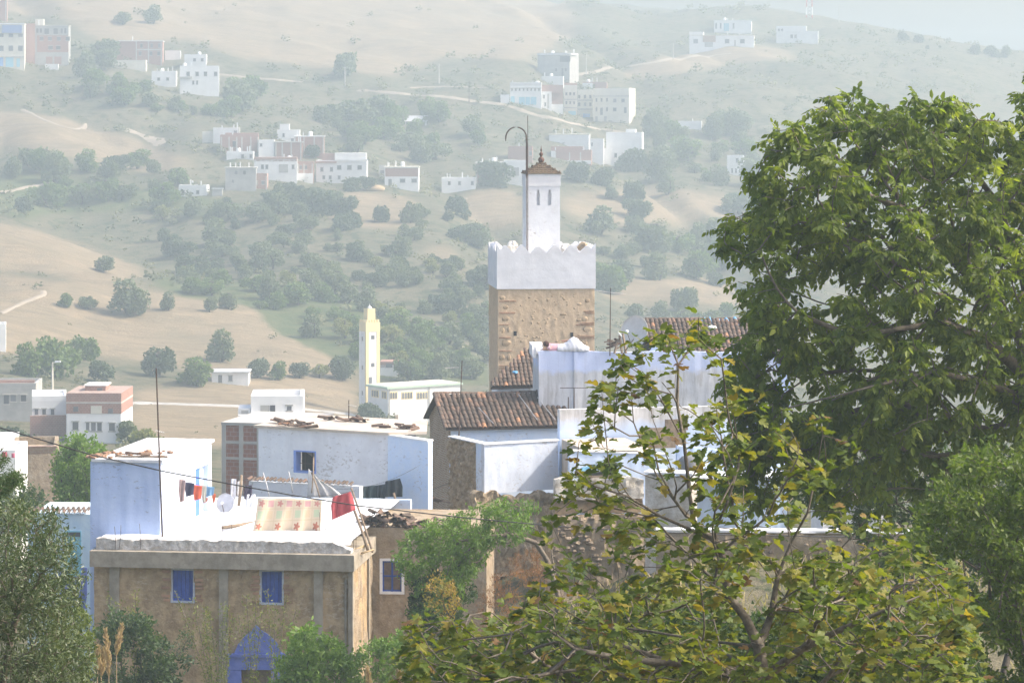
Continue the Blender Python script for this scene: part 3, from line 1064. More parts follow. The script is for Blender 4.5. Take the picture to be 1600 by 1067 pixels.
m_ = MB(); rp = [(-.15, -.12), (cw + .1, -.12), (fC.x(667, .9), .9), (fC.x(667, 2.5), 2.5), (fC.x(668, 4.3), 4.3), (-.15, 4.3)]; n = len(rp); m_.add([(x, y, ct + .004) for x, y in rp] + [(x, y, ct + .1) for x, y in rp], [tuple(range(n))[::-1], tuple(range(n, 2 * n))] + [(i, (i + 1) % n, n + (i + 1) % n, n + i) for i in range(n)]); m_.obj('roof', M['tan_roof'], C_)
rr = random.Random(15)
spots = [(450, 500, .05, 16), (510, 580, 2.6, 16), (420, 470, .6, 7), (590, 660, 1.2, 12)]
for (p0, p1, dd, n) in spots:
    for k in range(n):
        o = link('tile', TILE, C_)
        px = rr.uniform(p0, p1); y = dd + rr.uniform(-.12, .3)
        o.location = (fC.x(px, dd), y, ct + .1 + rr.random() * .12)
        o.rotation_euler = (rr.uniform(-.2, .2), rr.uniform(-.5, .5), rr.gauss(1.3, .5))
# side wing, lower, running towards the brick gable
fC2 = Frame(606, 681, 109.4, -38)
W = thing('white_wing', 'low bluish-white wing joining the long white house to the brick gable', 'house', fC2)
w1 = fC2.x(669); zr = fC2.z(669, 690)
m_ = MB(); m_.prism([(-.02, -4), (w1, -4), (w1, zr), (0, 0)], 0, .25); m_.obj('wall', M['pale_blue'], W)
m_ = MB(); m_.prism([(-.04, .004), (w1, zr + .004), (w1, zr + .06), (-.04, .06)], -.05, .3); m_.obj('coping', M['roof_white'], W)

# low wall with tile edging at the foot of the white house
fT = Frame(396, 752, 108.6, -20)
LW = thing('low_wall', 'low dirty white wall edged with a row of old tiles', 'wall', fT)
lx = fT.x(562); lt = 0.0
m_ = MB(); m_.rough(-.2, lx, 0, .3, -2.5, lt, 30, 6, .02, seed=61); m_.obj('wall_body', M['white'], LW)
rr = random.Random(6)
for k in range(int(lx / .17)):
    o = link('tile', TILE_S, LW); o.location = (-.2 + k * .17, -.1, lt + .04 + rr.uniform(-.02, .02)); o.rotation_euler = (.22, rr.uniform(-.1, .1), rr.uniform(-.12, .12))

# unplastered red brick house left of it
fD = Frame(350, 740, 136, -14)
D = thing('brick_house', 'unplastered red brick wall with grey concrete frame beside the white house', 'house', fD)
dw = fD.x(470); dt = fD.z(350, 664)
m_ = MB(); m_.box(0, dw, 0, 5, -6, dt); m_.obj('wall', M['far_brick'], D)
m_ = MB(); m_.box(-.12, dw, -.06, 5.1, dt + .002, dt + .14); m_.obj('roof_slab', M['far_concrete'], D)
for x in (0.0, fD.x(377), fD.x(405)):
    m_ = MB(); m_.box(x - .1, x + .1, -.05, .1, -6, dt - .003); m_.obj('pillar', M['far_concrete'], D)
for py in (691, 716):
    z = fD.z(370, py); m_ = MB(); m_.box(.1, dw, -.03, .1, z - .06, z + .06); m_.obj('tie_beam', M['far_concrete'], D)

# ------------------------------------------------------------------ tile-roofed house with the brick gable
fG = Frame(704, 664, 120, 13)
G = thing('tiled_house', 'blue house with sagging brown tile roof and bare brick gable', 'house', fG)
gw = fG.x(884); gd = 4.3
gz = 0.0; gr = fG.z(760, 612, gd / 2) - .05
m_ = MB(); m_.rough(0, gw, 0, .3, -6, gz - .05, 30, 8, .01, seed=71); m_.box(.31, gw - .01, .31, gd, -6, gz - .12)
m_.obj('front_wall', M['pale_blue'], G)
# gable: brick, seen from the left
gb = MB()
rb = MB().rough(0.0, gd, 0, .3, -7, 0, 22, 26, .02, top=lambda t: gz - .06 + (gr - .05) * (1 - abs(2 * t - 1)), seed=72)
# map: x->depth, y->inwards (+x)
gb.add([(y - .004, x - .002, z) for x, y, z in rb.v], [q[::-1] for q in rb.f])
gb.obj('gable_wall', M['old_brick'], G)
pan = MB()
ov = .28
n = 48
v, f = [], []
e_out = -.22
for i in range(n + 1):
    x = e_out + (gw + .25 - e_out) * i / n
    sg = .05 * math.sin(math.pi * i / n)
    for (y, z) in ((-ov, gz - ov * gr / (gd / 2)), (gd / 2, gr - sg), (gd + ov, gz - ov * gr / (gd / 2))):
        v.append((x, y, z))
for i in range(n):
    for k in (0, 1):
        f.append((i * 3 + k, (i + 1) * 3 + k, (i + 1) * 3 + k + 1, i * 3 + k + 1))
nv = len(v)
v2 = [(x, y, z - .07) for x, y, z in v]
f2 = [tuple(nv + i for i in q[::-1]) for q in f]
edge = [(0, 1, nv + 1, nv), (1, 2, nv + 2, nv + 1)]
k = n * 3
edge += [(k + 1, k, nv + k, nv + k + 1), (k + 2, k + 1, nv + k + 1, nv + k + 2)]
for i in range(n):
    edge.append((i * 3, nv + i * 3, nv + i * 3 + 3, i * 3 + 3))
pan.add(v + v2, f + f2 + edge)
roofG = pan.obj('roof', M['tile_pan'], G)
slope = Vector((0, gd / 2 + ov, gr + ov * gr / (gd / 2)))
tile_slope(roofG, (e_out, -ov - .05, gz - ov * gr / (gd / 2)), (gw + .25, -ov - .05, gz - ov * gr / (gd / 2)), slope * .97, sag=.05, seed=5, pitch=.212, row=.34)
rr = random.Random(8)
for i in range(int((gw + .5) / .36)):              # ridge tiles
    x = e_out + .36 * i
    o = link('tile', TILE, roofG); sg = .05 * math.sin(math.pi * i / ((gw + .5) / .36))
    o.matrix_local = basis(Vector((x, gd / 2, gr + .02 - sg + rr.uniform(0, .02))), Vector((0, -1, rr.uniform(-.05, .05))).normalized(), Vector((1, 0, rr.uniform(-.04, .04))).normalized(), Vector((0, 0, 1)))
for j in range(8):                                  # verge tiles on the gable edge
    q = j / 8
    p = Vector((e_out - .03, -ov - .05, gz - ov * gr / (gd / 2) + .03)) + slope * q * .97
    y2 = slope.normalized(); x2 = Vector((1, 0, 0)); z2 = x2.cross(y2)
    o = link('tile', TILE, roofG); o.matrix_local = basis(p, x2, y2, z2)
rr = random.Random(3)
for (px, a0, a1) in ((764, .05, .5), (834, .12, .85), (862, .1, .75)):      # pale laths lying on the tiles
    x = fG.x(px)
    p0 = Vector((x + .12, -ov, gz - .2)) + slope * a0; p1 = Vector((x - .25, -ov, gz - .2)) + slope * a1
    up = Vector((0, -.1, .2))
    m_ = MB(); m_.tube([p0 + up, p1 + up], .022, 4); m_.obj('roof_lath', M['aluminium'], G)

# terrace parapet in front
M['ruin'] = mat('crumbling_earth_wall', (0.52, 0.40, 0.265), (0.30, 0.225, 0.145), (0.62, 0.55, 0.45), scale=5, bump=1.0, bscale=9, w3=.85, bdist=.1, rough=.97, spec=.05)
fP = Frame(757, 695, 114, 27)
T_ = thing('terrace', 'white terrace wall with worn mud flank below the tiled roof', 'wall', fP)
pw_ = fP.x(872); pdp = 3.15
zlow = fP.z(810, 768)
m_ = MB()


def ragged(t):
    return 0.0


m_.rough(.0, pw_, 0, .28, zlow, 0, 26, 8, .008, seed=81)
m_.obj('front_wall', mat('bluish_whitewash', (.66, .71, .80), (.60, .66, .77), (.56, .56, .58), scale=1.3, bump=.5, bscale=5, w3=.5, peel=.5), T_)
m_ = MB(); m_.box(-.05, pw_ + .03, -.05, .32, .002, .05); m_.obj('coping', M['roof_white'], T_)
fPs = Frame(757, 695, 114, 117)
side = MB()
y1 = .75
rb = MB().rough(.285, y1, 0, .26, -2.4, 0, 5, 12, .006, seed=82)
side.add([(y, x, z) for x, y, z in rb.v], [q[::-1] for q in rb.f]); side.obj('limewashed_flank', M['pale_blue'], T_)
side = MB(); rb = MB().rough(y1, pdp, 0, .3, -3.6, -.02, 40, 44, .05, top=lambda t: -.06 + .05 * math.sin(t * 23) + .03 * math.sin(t * 57), seed=83)
side.add([(y - .03, x, z) for x, y, z in rb.v], [q[::-1] for q in rb.f]); side.obj('mud_flank', M['ruin'], T_)
m_ = MB(); m_.box(-.06, .3, .33, pdp, .002, .05); m_.obj('flank_coping', M['roof_white'], T_)
m_ = MB(); m_.box(.27, pw_, .29, pdp, zlow, -.9); m_.obj('terrace_floor', M['roof_white'], T_)
# ruined mud bank under the terrace
mbk = MB()
mbk.rough(fP.x(742, -.25), fP.x(884, -.25), -.28, .2, zlow - 3.2, zlow + .1, 46, 20, .06, top=lambda t: zlow - .18 + .28 * math.sin(t * 9 + 1) * .5 + .25 * (1 - abs(2 * t - .5)) + .08 * math.sin(t * 37), seed=84)
mbk.obj('mud_footing', M['ruin'], T_)
rr = random.Random(12)
for k in range(22):
    o = link('tile', TILE_S, T_)
    p = fPs.to_world(0, 0, 0)
    s = rr.random()
    lp = fP.local(P(662 + s * 42, 780 + rr.uniform(-2, 3) + s * 5, 116.5 - s * 2))
    o.location = lp + Vector((rr.uniform(-.1, .1), rr.uniform(-.2, .2), 0)); o.rotation_euler = (.3, rr.uniform(-.3, .3), 1.2 + rr.uniform(-.4, .4))

# ------------------------------------------------------------------ small hipped tile roof against the tall wall
fH = Frame(842, 602, 129, 6)
H = thing('lean_to', 'small hipped tile roof leaning against the tall wall below the minaret', 'shed', fH)
hx0 = fH.x(766); hrise = fH.z(830, 546, 2.6); 
m_ = MB(); m_.box(fH.x(778), -.02, .15, 2.8, -3, -.06); m_.obj('wall', M['white'], H)
hp = MB(); xt = fH.x(822, 2.6)
hp.add([(hx0, -.1, -.08), (0, -.1, -.02), (0, 2.6, hrise), (xt, 2.6, hrise), (hx0, -.1, -.16), (0, -.1, -.1), (0, 2.6, hrise - .08), (xt, 2.6, hrise - .08)],
       [(0, 1, 2, 3), (7, 6, 5, 4), (0, 4, 5, 1), (1, 5, 6, 2), (2, 6, 7, 3), (3, 7, 4, 0)])
roofH = hp.obj('roof', M['tile_pan'], H)
tile_slope(roofH, (hx0, -.14, -.06), (0, -.14, -.02), (0, 2.7, hrise), keep=lambda s, q: s > q * (xt - hx0) / (0 - hx0) * .96, pitch=.2, row=.31, sag=.0, seed=17)
m_ = MB(); m_.lump((fH.x(804, 1), .8, hrise * .36), .16, seed=3, flat=.5); m_.obj('blue_rag', M['tarp'], H)

# ------------------------------------------------------------------ tall grey-white wall behind
fI = Frame(842, 660, 122, 2.5)
I_ = thing('tall_wall_house', 'tall streaked white wall with blue upper band below the minaret', 'house', fI)
iw = fI.x(1215); it = fI.z(842, 549)
t = NT('streaked_limewash')
sep = t.n('ShaderNodeSeparateXYZ'); co = t.coords(); t.l(co, sep.inputs[0])
nz_ = t.noise(co, 1.1, 6, .65)
stk = t.noise(t.coords((2.2, 2.2, .22)), 2.0, 7, .72, .4)
base = t.mix(t.ramp(nz_, .4, .65), (0.66, 0.655, 0.66), (0.56, 0.55, 0.54))
base = t.mix(t.math('MULTIPLY', t.ramp(stk, .47, .68), .75), base, (0.33, 0.31, 0.29))
h = t.math('ADD', sep.outputs[2], t.math('MULTIPLY', t.math('SUBTRACT', nz_, .5), 1.3))
up = t.ramp(h, it - .95, it - .7)
lowb = t.ramp(h, 0.55, .05)
blue = t.mix(t.ramp(stk, .5, .8), (0.60, 0.66, 0.84), (0.50, .54, .68))
col = t.mix(up, base, blue)
col = t.mix(lowb, col, (0.56, 0.67, 0.86))
t.bsdf(col, .9, .2, t.noise(co, 6, 6, .7), .35, .03)
M['streaked'] = t.m
m_ = MB(); m_.rough(0, iw, 0, .35, -6, it, 70, 16, .012, top=lambda s: it + .03 * math.sin(s * 14) - .06 * s, seed=91)
m_.box(0.0, .3, .36, 5, -6, it - .05)
m_.obj('wall', M['streaked'], I_)
m_ = MB(); m_.box(fI.x(897), fI.x(902.5), -.09, .02, -2, it - .03); m_.obj('buttress_strip', M['streaked'], I_)
m_ = MB(); m_.rough(-.25, fI.x(838), .3, 2.4, it - .3, it + .22, 6, 3, .03, seed=92); m_.box(-.3, .2, 1, 2, it - .2, it + .25); m_.obj('roof_heap', M['white'], I_)

# house with tile roof right of the dish
fJ = Frame(1035, 562, 131, 4)
J = thing('ridge_house', 'pale blue house with long dark tile roof beyond the fig tree', 'house', fJ)
jw = fJ.x(1235); jd = 3.4; jr = fJ.z(1080, 500, jd)
m_ = MB(); m_.rough(-1.0, jw, .1, .4, -4, -.05, 30, 6, .012, seed=95); m_.box(-1, jw, .41, jd + 3, -4, -.2); m_.obj('wall', M['blue_wall'], J)
m_ = MB(); x0 = fJ.x(1008, jd)
m_.add([(0.0, -.1, 0), (jw + .2, -.1, -.0), (jw + .2, jd, jr), (x0, jd, jr + .05), (0, -.1, -.08), (jw + .2, -.1, -.08), (jw + .2, jd, jr - .08), (x0, jd, jr - .04), (x0, jd + 3, -.3), (jw + .2, jd + 3, -.3)],
       [(0, 1, 2, 3), (0, 4, 5, 1), (1, 5, 6, 2), (3, 7, 4, 0), (3, 2, 9, 8)])
roofJ = m_.obj('roof', M['tile_pan'], J)
tile_slope(roofJ, (0 - .6, -.14, .0), (fJ.x(1190), -.14, .0), (0, jd, jr), keep=lambda s, q: s * 5.4 > (.55 - .55 * q) * 0 + .55 - q * .75, pitch=.205, row=.34, sag=0, seed=23, tile=TILE)
rr = random.Random(2)
for i in range(24):
    x = x0 + i * .3
    if x > jw: break
    o = link('tile', TILE, roofJ)
    o.matrix_local = basis(Vector((x, jd, jr + .03 + rr.uniform(0, .02))), Vector((0, -1, 0)), Vector((1, 0, rr.uniform(-.05, .05))).normalized(), Vector((0, 0, 1)))
m_ = MB(); m_.prism([(-.9, -.05), (.7, -.05), (.2, .42), (-.35, .75)], -.35, -.1); m_.obj('gable_stub', M['blue_wall'], J)


def tarp(parent, fr, x0, x1, y0, y1, d, m, name='tarpaulin', label=None):
    mb = MB(); v, f = [], []
    a, b = fr.x(x0, d), fr.x(x1, d); za, zb_ = fr.z(x0, y1, d), fr.z(x0, y0, d)
    for i in range(17):
        for j in range(5):
            x = a + (b - a) * i / 16
            v.append((x, d + j * .16 - .3, za + (zb_ - za) * j / 4 * (1 + .2 * math.sin(i * 1.3)) + .05 * math.sin(i * .9 + j)))
    for i in range(16):
        for j in range(4):
            f.append((i * 5 + j, i * 5 + 5 + j, i * 5 + 6 + j, i * 5 + 1 + j))
    mb.add(v, f)
    o = mb.obj(name, m, parent, True)
    md = o.modifiers.new('thickness', 'SOLIDIFY'); md.thickness = .015
    return o


o = tarp(None, fJ, 1094, 1118, 499, 512, jd - .4, M['tarp']); o.location = fJ.o; o.rotation_euler = (0, 0, fJ.rot); tag(o, 'crumpled blue tarpaulin on the tile ridge left of the white bundle', 'tarpaulin')
o = tarp(None, fJ, 1122, 1162, 499, 511, jd - .4, mat('blue_orange_sheet', (0.12, .33, .55), (0.40, .17, .07), scale=2.5, lo=.5, hi=.55)); o.location = fJ.o; o.rotation_euler = (0, 0, fJ.rot); tag(o, 'blue and rust sheeting along the tile ridge by the walnut tree', 'tarpaulin')
m_ = MB(); lp = P(1112, 512, 133.5); m_.lump((0, 0, 0), .22, seed=5, flat=.5); o = m_.obj('plastic_bundle', M['plastic_white'], None, True, lp); tag(o, 'small white plastic bundle on the tile ridge', 'bundle')

# ------------------------------------------------------------------ walls and ruins behind the fig tree
fK = Frame(890, 706, 109, 12)
K = thing('blue_parapet_house', 'pale blue parapet wall partly hidden behind the fig branches', 'wall', fK)
kw = fK.x(1042)
m_ = MB(); m_.rough(0, kw, 0, .3, -2.2, .0, 24, 5, .01, top=lambda s: .02 - .22 * s, seed=101); m_.obj('wall_body', M['pale_blue'], K)
m_ = MB(); m_.prism([(-.02, .024), (kw, -.196), (kw, -.15), (-.02, .07)], -.04, .33); m_.obj('coping', M['roof_white'], K)
m_ = MB(); m_.box(1.2, kw, .34, 6.5, -2, -.25); m_.obj('deck', M['tan_roof'], K)
m_ = MB(); m_.rough(fK.x(880, 6), fK.x(1180, 6), 6.6, 7, -2, fK.z(990, 640, 6), 30, 8, .02, seed=102); m_.obj('rear_wall', M['streaked'], K)
for (x0, x1, y0, y1, d) in ((1000, 1072, 668, 700, 5.8), (1040, 1075, 655, 672, 6.0)):
    m_ = MB(); a, b, c, e = fK.rect(x0, y0, x1, y1, d); m_.rough(a, b, d, d + .12, c, e, 10, 4, .015, seed=int(x0)); m_.obj('board', M['wood'], K)
fL = Frame(868, 752, 103, 10)
L_ = thing('ruined_wall', 'half-whitewashed crumbling wall with a dark brown gap behind the fig', 'wall', fL)
lw = fL.x(1006)
M['peeling'] = mat('peeling_whitewash', (0.58, 0.555, 0.51), (0.42, 0.37, 0.30), (0.26, 0.215, 0.16), scale=2.6, bump=1, bscale=7, w3=.8, bdist=.06)
m_ = MB(); m_.rough(0, lw, 0, .4, fL.z(930, 780), 0.08, 34, 8, .03, top=lambda s: .05 + .06 * math.sin(s * 17), seed=111); m_.obj('upper_wall', M['peeling'], L_)
m_ = MB(); m_.rough(0, lw, .18, .5, fL.z(930, 803), fL.z(930, 778), 24, 5, .04, seed=112); m_.obj('recess_wall', mat('brown_earth_render', (0.30, .215, .125), (.22, .155, .09), scale=2.5, bump=.8), L_)
m_ = MB(); m_.rough(-.3, lw + .2, -.1, .4, -6.5, fL.z(930, 804), 40, 26, .05, seed=113); m_.obj('stone_wall', M['mud_grey'], L_)
rr = random.Random(44)
for k in range(90):                        # stones standing proud of the wall
    px, py = rr.uniform(862, 1006), rr.uniform(806, 884)
    x, z = fL.xz(px, py, -.1)
    m_ = MB(); m_.lump((0, 0, 0), rr.uniform(.07, .15), seed=k, flat=.55, amp=.3, n=6, m=4)
    o = m_.obj('stone', M['stone'], L_); o.location = (x, -.12, z)
m_ = MB(); m_.box(fL.x(976, -.2), fL.x(1012, -.2), -.28, -.1, fL.z(990, 813, -.2), fL.z(990, 807, -.2)); m_.obj('timber', M['wood'], L_)
o = thing('roof_shelter', 'small board shelter under crumpled turquoise sheeting on the parapet', 'shelter', fL)
m_ = MB(); a, b, c, d = fL.rect(905, 741, 968, 746, .4); m_.box(a, b, .0, 1.2, c, d); m_.obj('board_top', M['wood'], o)
for s in (.05, .95):
    x = a + (b - a) * s; m_ = MB(); m_.box(x - .12, x + .12, .05, .4, .1, c - .002); m_.obj('post', M['peeling'], o)
m_ = MB(); v = []; f = []
for i in range(13):
    for j in range(5):
        s = i / 12
        v.append((a + .05 + (b - a) * s * .85, .05 + j * .25, d + .05 + .34 * math.exp(-((s - .35) / .28) ** 2) * (1 - .12 * j) + .04 * math.sin(i * 2.1 + j)))
for i in range(12):
    for j in range(4):
        f.append((i * 5 + j, i * 5 + 5 + j, i * 5 + 6 + j, i * 5 + 1 + j))
m_.add(v, f); q = m_.obj('sheeting', M['cyan'], o, True); q.modifiers.new('t', 'SOLIDIFY').thickness = .02
fN = Frame(1008, 742, 101, -18)
N_ = thing('plaster_wall', 'pale grey rough-plastered wall corner behind the fig trunk', 'wall', fN)
nw = fN.x(1080)
m_ = MB(); m_.rough(0, nw, 0, .8, -4.4, 0, 14, 14, .02, top=lambda s: -.1 * s + .03 * math.sin(s * 20), seed=121); m_.obj('wall_body', M['peeling'], N_)
m_ = MB(); m_.box(-.05, nw + .06, -.05, .85, .06, .12); m_.obj('coping', M['lav_white'], N_)
fN2 = Frame(1075, 700, 106, 6)
N2 = thing('white_yard_wall', 'white yard wall with grey water tank under the walnut boughs', 'wall', fN2)
n2w = fN2.x(1230)
m_ = MB(); m_.rough(-.4, n2w, 0, .3, -8, 0.1, 40, 6, .02, top=lambda s: .1 - .5 * s, seed=122); m_.obj('wall_body', M['streaked'], N2)
m_ = MB(); m_.box(-.4, n2w, -1.6, -.02, -.95, -.85); m_.obj('ledge', M['roof_white'], N2)
m_ = MB(); m_.lathe([(.0, 0), (.42, 0), (.45, .1), (.45, .5), (.3, .65), (.1, .72), (0, .72)], (fN2.x(1072), -.9, -.85), 16); o = m_.obj('water_tank', mat('grey_tank', (.2, .2, .21), (.16, .16, .16), scale=3), None, True); o.location = fN2.o; o.rotation_euler = (0, 0, fN2.rot); tag(o, 'dark grey water tank standing on the white yard ledge', 'tank')
fQ = Frame(1100, 832, 92, -3)
Q = thing('rubble_terrace', 'low stone retaining wall with pale coping on the right', 'wall', fQ)
qw = fQ.x(1480)
m_ = MB(); m_.rough(-1.5, qw, 0, .5, -4.5, 0, 50, 18, .05, seed=131); m_.obj('stone_wall', M['mud_grey'], Q)
m_ = MB(); m_.rough(-1.5, qw, -.06, .5, .02, .1, 40, 2, .02, seed=132); m_.obj('coping', M['lav_white'], Q)
rr = random.Random(91)
for k in range(70):
    px, py = rr.uniform(1105, 1400), rr.uniform(838, 900)
    x, z = fQ.xz(px, py, -.05)
    m_ = MB(); m_.lump((0, 0, 0), rr.uniform(.06, .14), seed=k + 200, flat=.6, amp=.3, n=6, m=4)
    o = m_.obj('stone', M['stone'], Q); o.location = (x, -.07, z)
m_ = MB(); fR = Frame(1285, 838, 97, 5)
R_ = thing('white_outhouse', 'small white outhouse in the shade of the walnut tree', 'shed', fR)
m_.rough(0, fR.x(1385), 0, 2, -2, fR.z(1330, 796), 14, 6, .03, seed=140); m_.obj('wall', M['white'], R_)
m_ = MB(); m_.box(fR.x(1330), fR.x(1375), -.5, 2, fR.z(1350, 786), fR.z(1350, 780)); m_.obj('roof_board', M['wood'], R_)
m_ = MB(); m_.box(fR.x(1338), fR.x(1352), -.03, .02, -2, fR.z(1345, 815)); m_.obj('door', M['wood'], R_)

# blue house at the far left, behind the olive
fS = Frame(60, 802, 108, -3)
S_ = thing('turquoise_house', 'small turquoise-white house with tile coping behind the olive tree', 'house', fS)
sw = fS.x(146)
m_ = MB(); m_.rough(-.4, sw, 0, .4, -8, -.02, 30, 20, .01, seed=151); m_.box(-.4, sw, .41, 4, -8, -.1); m_.obj('wall', mat('pale_turquoise_wash', (.62, .75, .82), (.55, .70, .80), (.36, .53, .74), scale=1.5, w3=.8, bump=.3), S_)
a, b, c, d = fS.rect(102, 829, 127, 900)
m_ = MB(); m_.box(a, b, -.03, .04, c, d); wo_ = m_.obj('window', M['cyan'], S_)
m_ = MB(); m_.box(a + .03, b - .03, -.036, -.028, fS.z(115, 838), fS.z(115, 831)); m_.obj('pane', M['glass'], wo_)
a, b, c, d = fS.rect(92, 868, 136, 925)
m_ = MB(); m_.box(a, b, -.02, .03, c - .6, c + .9); m_.obj('blue_dado', M['arch_blue'], S_)
for k in range(int((sw + .4) / .19)):
    o = link('tile', TILE_S, S_); o.location = (-.4 + k * .19, -.12, .02); o.rotation_euler = (.25, 0, 0)
    if k % 1 == 0:
        o = link('tile', TILE_S, S_); o.location = (-.4 + k * .19 + .09, .12, .07); o.rotation_euler = (.25, 0, 0)

# ------------------------------------------------------------------ the old minaret
fM = Frame(778, 452, 139, 5.7)
MN = thing('minaret', 'square stone minaret with white crenellated top and slim white lantern', 'minaret', fM)
mw = fM.x(929)
zt = 0.0; zw = fM.z(850, 395)
M['minaret_earth'] = mat('tan_lime_mortar', (0.66, 0.50, 0.33), (0.57, 0.42, 0.27), (0.42, 0.31, 0.20), scale=4.5, bump=.7, bscale=9, w3=.6, bdist=.03, rough=.95, spec=.1)
M['minaret_stone'] = mat('minaret_stone', (0.47, 0.345, 0.22), (0.38, 0.28, 0.18), scale=6, bump=.8, bscale=14, rand=.25)
M['minaret_white'] = mat('old_whitewash', (0.80, 0.79, 0.79), (0.74, 0.73, 0.73), (0.58, 0.55, 0.52), scale=1.5, bump=.3, bscale=5, w3=.45, stretch=(.5, .5, 2.2))
m_ = MB(); m_.rough(0, mw, 0, .5, -12, zt, 60, 90, .007, seed=201)
lf = MB().rough(.5, mw, 0, .5, -12, zt, 40, 90, .007, seed=202)
m_.add([(y, x, z) for x, y, z in lf.v], [q[::-1] for q in lf.f])
m_.box(.45, mw - .002, .45, mw, -12, zt)
m_.obj('shaft', M['minaret_earth'], MN)
m_ = MB(); o_ = .05
m_.rough(-o_, mw + o_, -o_, .4, zt + .003, zw, 30, 12, .003, seed=203)
lf = MB().rough(.4, mw + o_, -o_, .4, zt + .003, zw, 20, 12, .003, seed=204)
m_.add([(y, x, z) for x, y, z in lf.v], [q[::-1] for q in lf.f])
m_.box(mw - .35, mw + o_ - .002, .41, mw + o_, zt + .003, zw - .002).box(.41, mw - .36, mw - .3, mw + o_, zt + .003, zw - .002)
m_.box(.4, mw - .36, .41, mw - .31, zt + .003, zw - .5)
m_.obj('parapet', M['minaret_white'], MN)
n = 6; pit = (mw + 2 * o_) / n
for side in range(4):
    for k in range(n):
        c = -o_ + pit * (k + .5); hh = .33 if side else (.34 + .04 * math.sin(k * 2.3))
        pr = MB(); pr.prism([(c - pit * .5, zw - .004), (c + pit * .5, zw - .004), (c + .05, zw + hh), (c - .05, zw + hh)], -o_ + .002, .2)
        if side == 1: pr.v = [(y, x, z) for x, y, z in pr.v]; pr.f = [q[::-1] for q in pr.f]
        if side == 2: pr.v = [(x, mw - y, z) for x, y, z in pr.v]; pr.f = [q[::-1] for q in pr.f]
        if side == 3: pr.v = [(mw - y, x, z) for x, y, z in pr.v]
        if side in (1, 3) and k in (0, n - 1): pr.v = [(x, y, z - .003) for x, y, z in pr.v]
        pr.obj('merlon', M['minaret_white'], MN)
for (cx, cy) in ((0, 0), (1, 0)):
    x = -o_ + (mw + 2 * o_ - .26) * cx
    m_ = MB(); m_.prism([(x - .001, zw - .002), (x + .262, zw - .002), (x + (.0 if cx == 0 else .262), zw + .42)], -o_ - .004, .24); m_.obj('corner_merlon', M['minaret_white'], MN)
# bands of brick and big stones, mostly at the corners
rr = random.Random(303)
for (x0, x1, y0, y1) in ((780, 806, 470, 471.5), (780, 806, 488, 490), (780, 797, 507, 508), (780, 800, 527, 528.5), (780, 800, 548, 549), (780, 796, 571, 572), (780, 796, 575, 576), (780, 794, 580, 581),
                         (912, 928.5, 486, 487), (914, 928.5, 489, 490), (900, 928.5, 507, 508), (906, 928.5, 504.5, 505.3), (898, 928.5, 525, 526), (898, 928.5, 528, 529), (908, 928.5, 548, 549), (912, 928.5, 551, 552)):
    a, b, c, d = fM.rect(x0, y0, x1, y1)
    x = a
    while x < b - .06:
        w = rr.uniform(.2, .3)
        m_ = MB(); m_.box(x, min(b, x + w - .015), -.03, .04, c - .005, d + .006); m_.obj('brick', M['brick'], MN); x += w
stones = [(790, 480, 5, 4), (790, 498, 8, 5), (784, 516, 5, 6), (795, 515, 3, 5), (791, 536, 10, 6), (784, 558, 5, 6), (795, 558, 4, 7), (880, 491, 7, 2.5), (913, 498, 7, 5), (918, 514, 9, 6), (912, 535, 7, 6), (905, 500, 5, 3),
          (846, 538, 3, 2.5), (855, 536, 3, 2.5), (815, 533, 3, 2), (835, 532, 2.5, 2), (870, 533, 3, 2), (785, 465, 5, 4), (918, 470, 5, 4), (905, 475, 4, 3)]
for k in range(46):
    stones.append((rr.uniform(806, 905), rr.uniform(458, 530), rr.uniform(1.3, 3), rr.uniform(1, 2)))
for k, (px, py, a, b) in enumerate(stones):
    x, z = fM.xz(px, py)
    m_ = MB(); m_.lump((0, 0, 0), 0.85, seed=k, flat=1, amp=.18, n=8, m=4)
    m_.v = [(vx * a * .0302, vy * .016, vz * b * .0302) for vx, vy, vz in m_.v]
    o = m_.obj('stone', M['minaret_stone'], MN, True); o.location = (x, -.008, z)
for px, py in ((805, 521), (893.5, 523)):
    a, b, c, d = fM.rect(px - 2.3, py - 3.5, px + 2.3, py + 3.5); m_ = MB(); m_.box(a, b, -.022, .02, c, d); m_.obj('putlog_hole', M['dark'], MN)  # dark box on the wall face, painted shade of a putlog hole
# lantern
dl = 1.55
lx0, lx1 = fM.x(822, dl), fM.x(875, dl); lz0 = zw - .5; lz1 = fM.z(848, 272, dl); lzc = fM.z(848, 291, dl)
wd = lx1 - lx0
nz0, nz1 = fM.z(848, 321, dl), fM.z(848, 302, dl)
nich = [(fM.x(838.5, dl), fM.x(843.5, dl)), (fM.x(856, dl), fM.x(861.5, dl))]
m_ = MB(); t_ = .18
xs = [lx0, nich[0][0], nich[0][1], nich[1][0], nich[1][1], lx1]
for i in (0, 2, 4):
    m_.box(xs[i], xs[i + 1], dl, dl + t_, nz0, nz1 + .15)
for i in (1, 3):
    w_ = xs[i + 1] - xs[i]
    m_.box(xs[i], xs[i] + w_ * .2, dl, dl + t_, nz1, nz1 + .15).box(xs[i + 1] - w_ * .2, xs[i + 1], dl, dl + t_, nz1, nz1 + .15)
m_.box(lx0, lx1, dl, dl + t_, lz0, nz0).box(lx0, lx1, dl, dl + t_, nz1 + .15, lzc)
m_.box(lx0, lx1, dl + t_, dl + wd, lz0, lzc)
lan = m_.obj('lantern', M['white'], MN)
m_ = MB(); m_.box(lx0 - .03, lx1 + .03, dl - .03, dl + wd + .03, lzc + .002, lz1); m_.obj('frieze', M['minaret_white'], lan)
m_ = MB(); ap = (.5 * (lx0 + lx1), dl + wd / 2); rise = (fM.z(848, 250, dl + wd / 2) - lz1) * .82
nl = 6
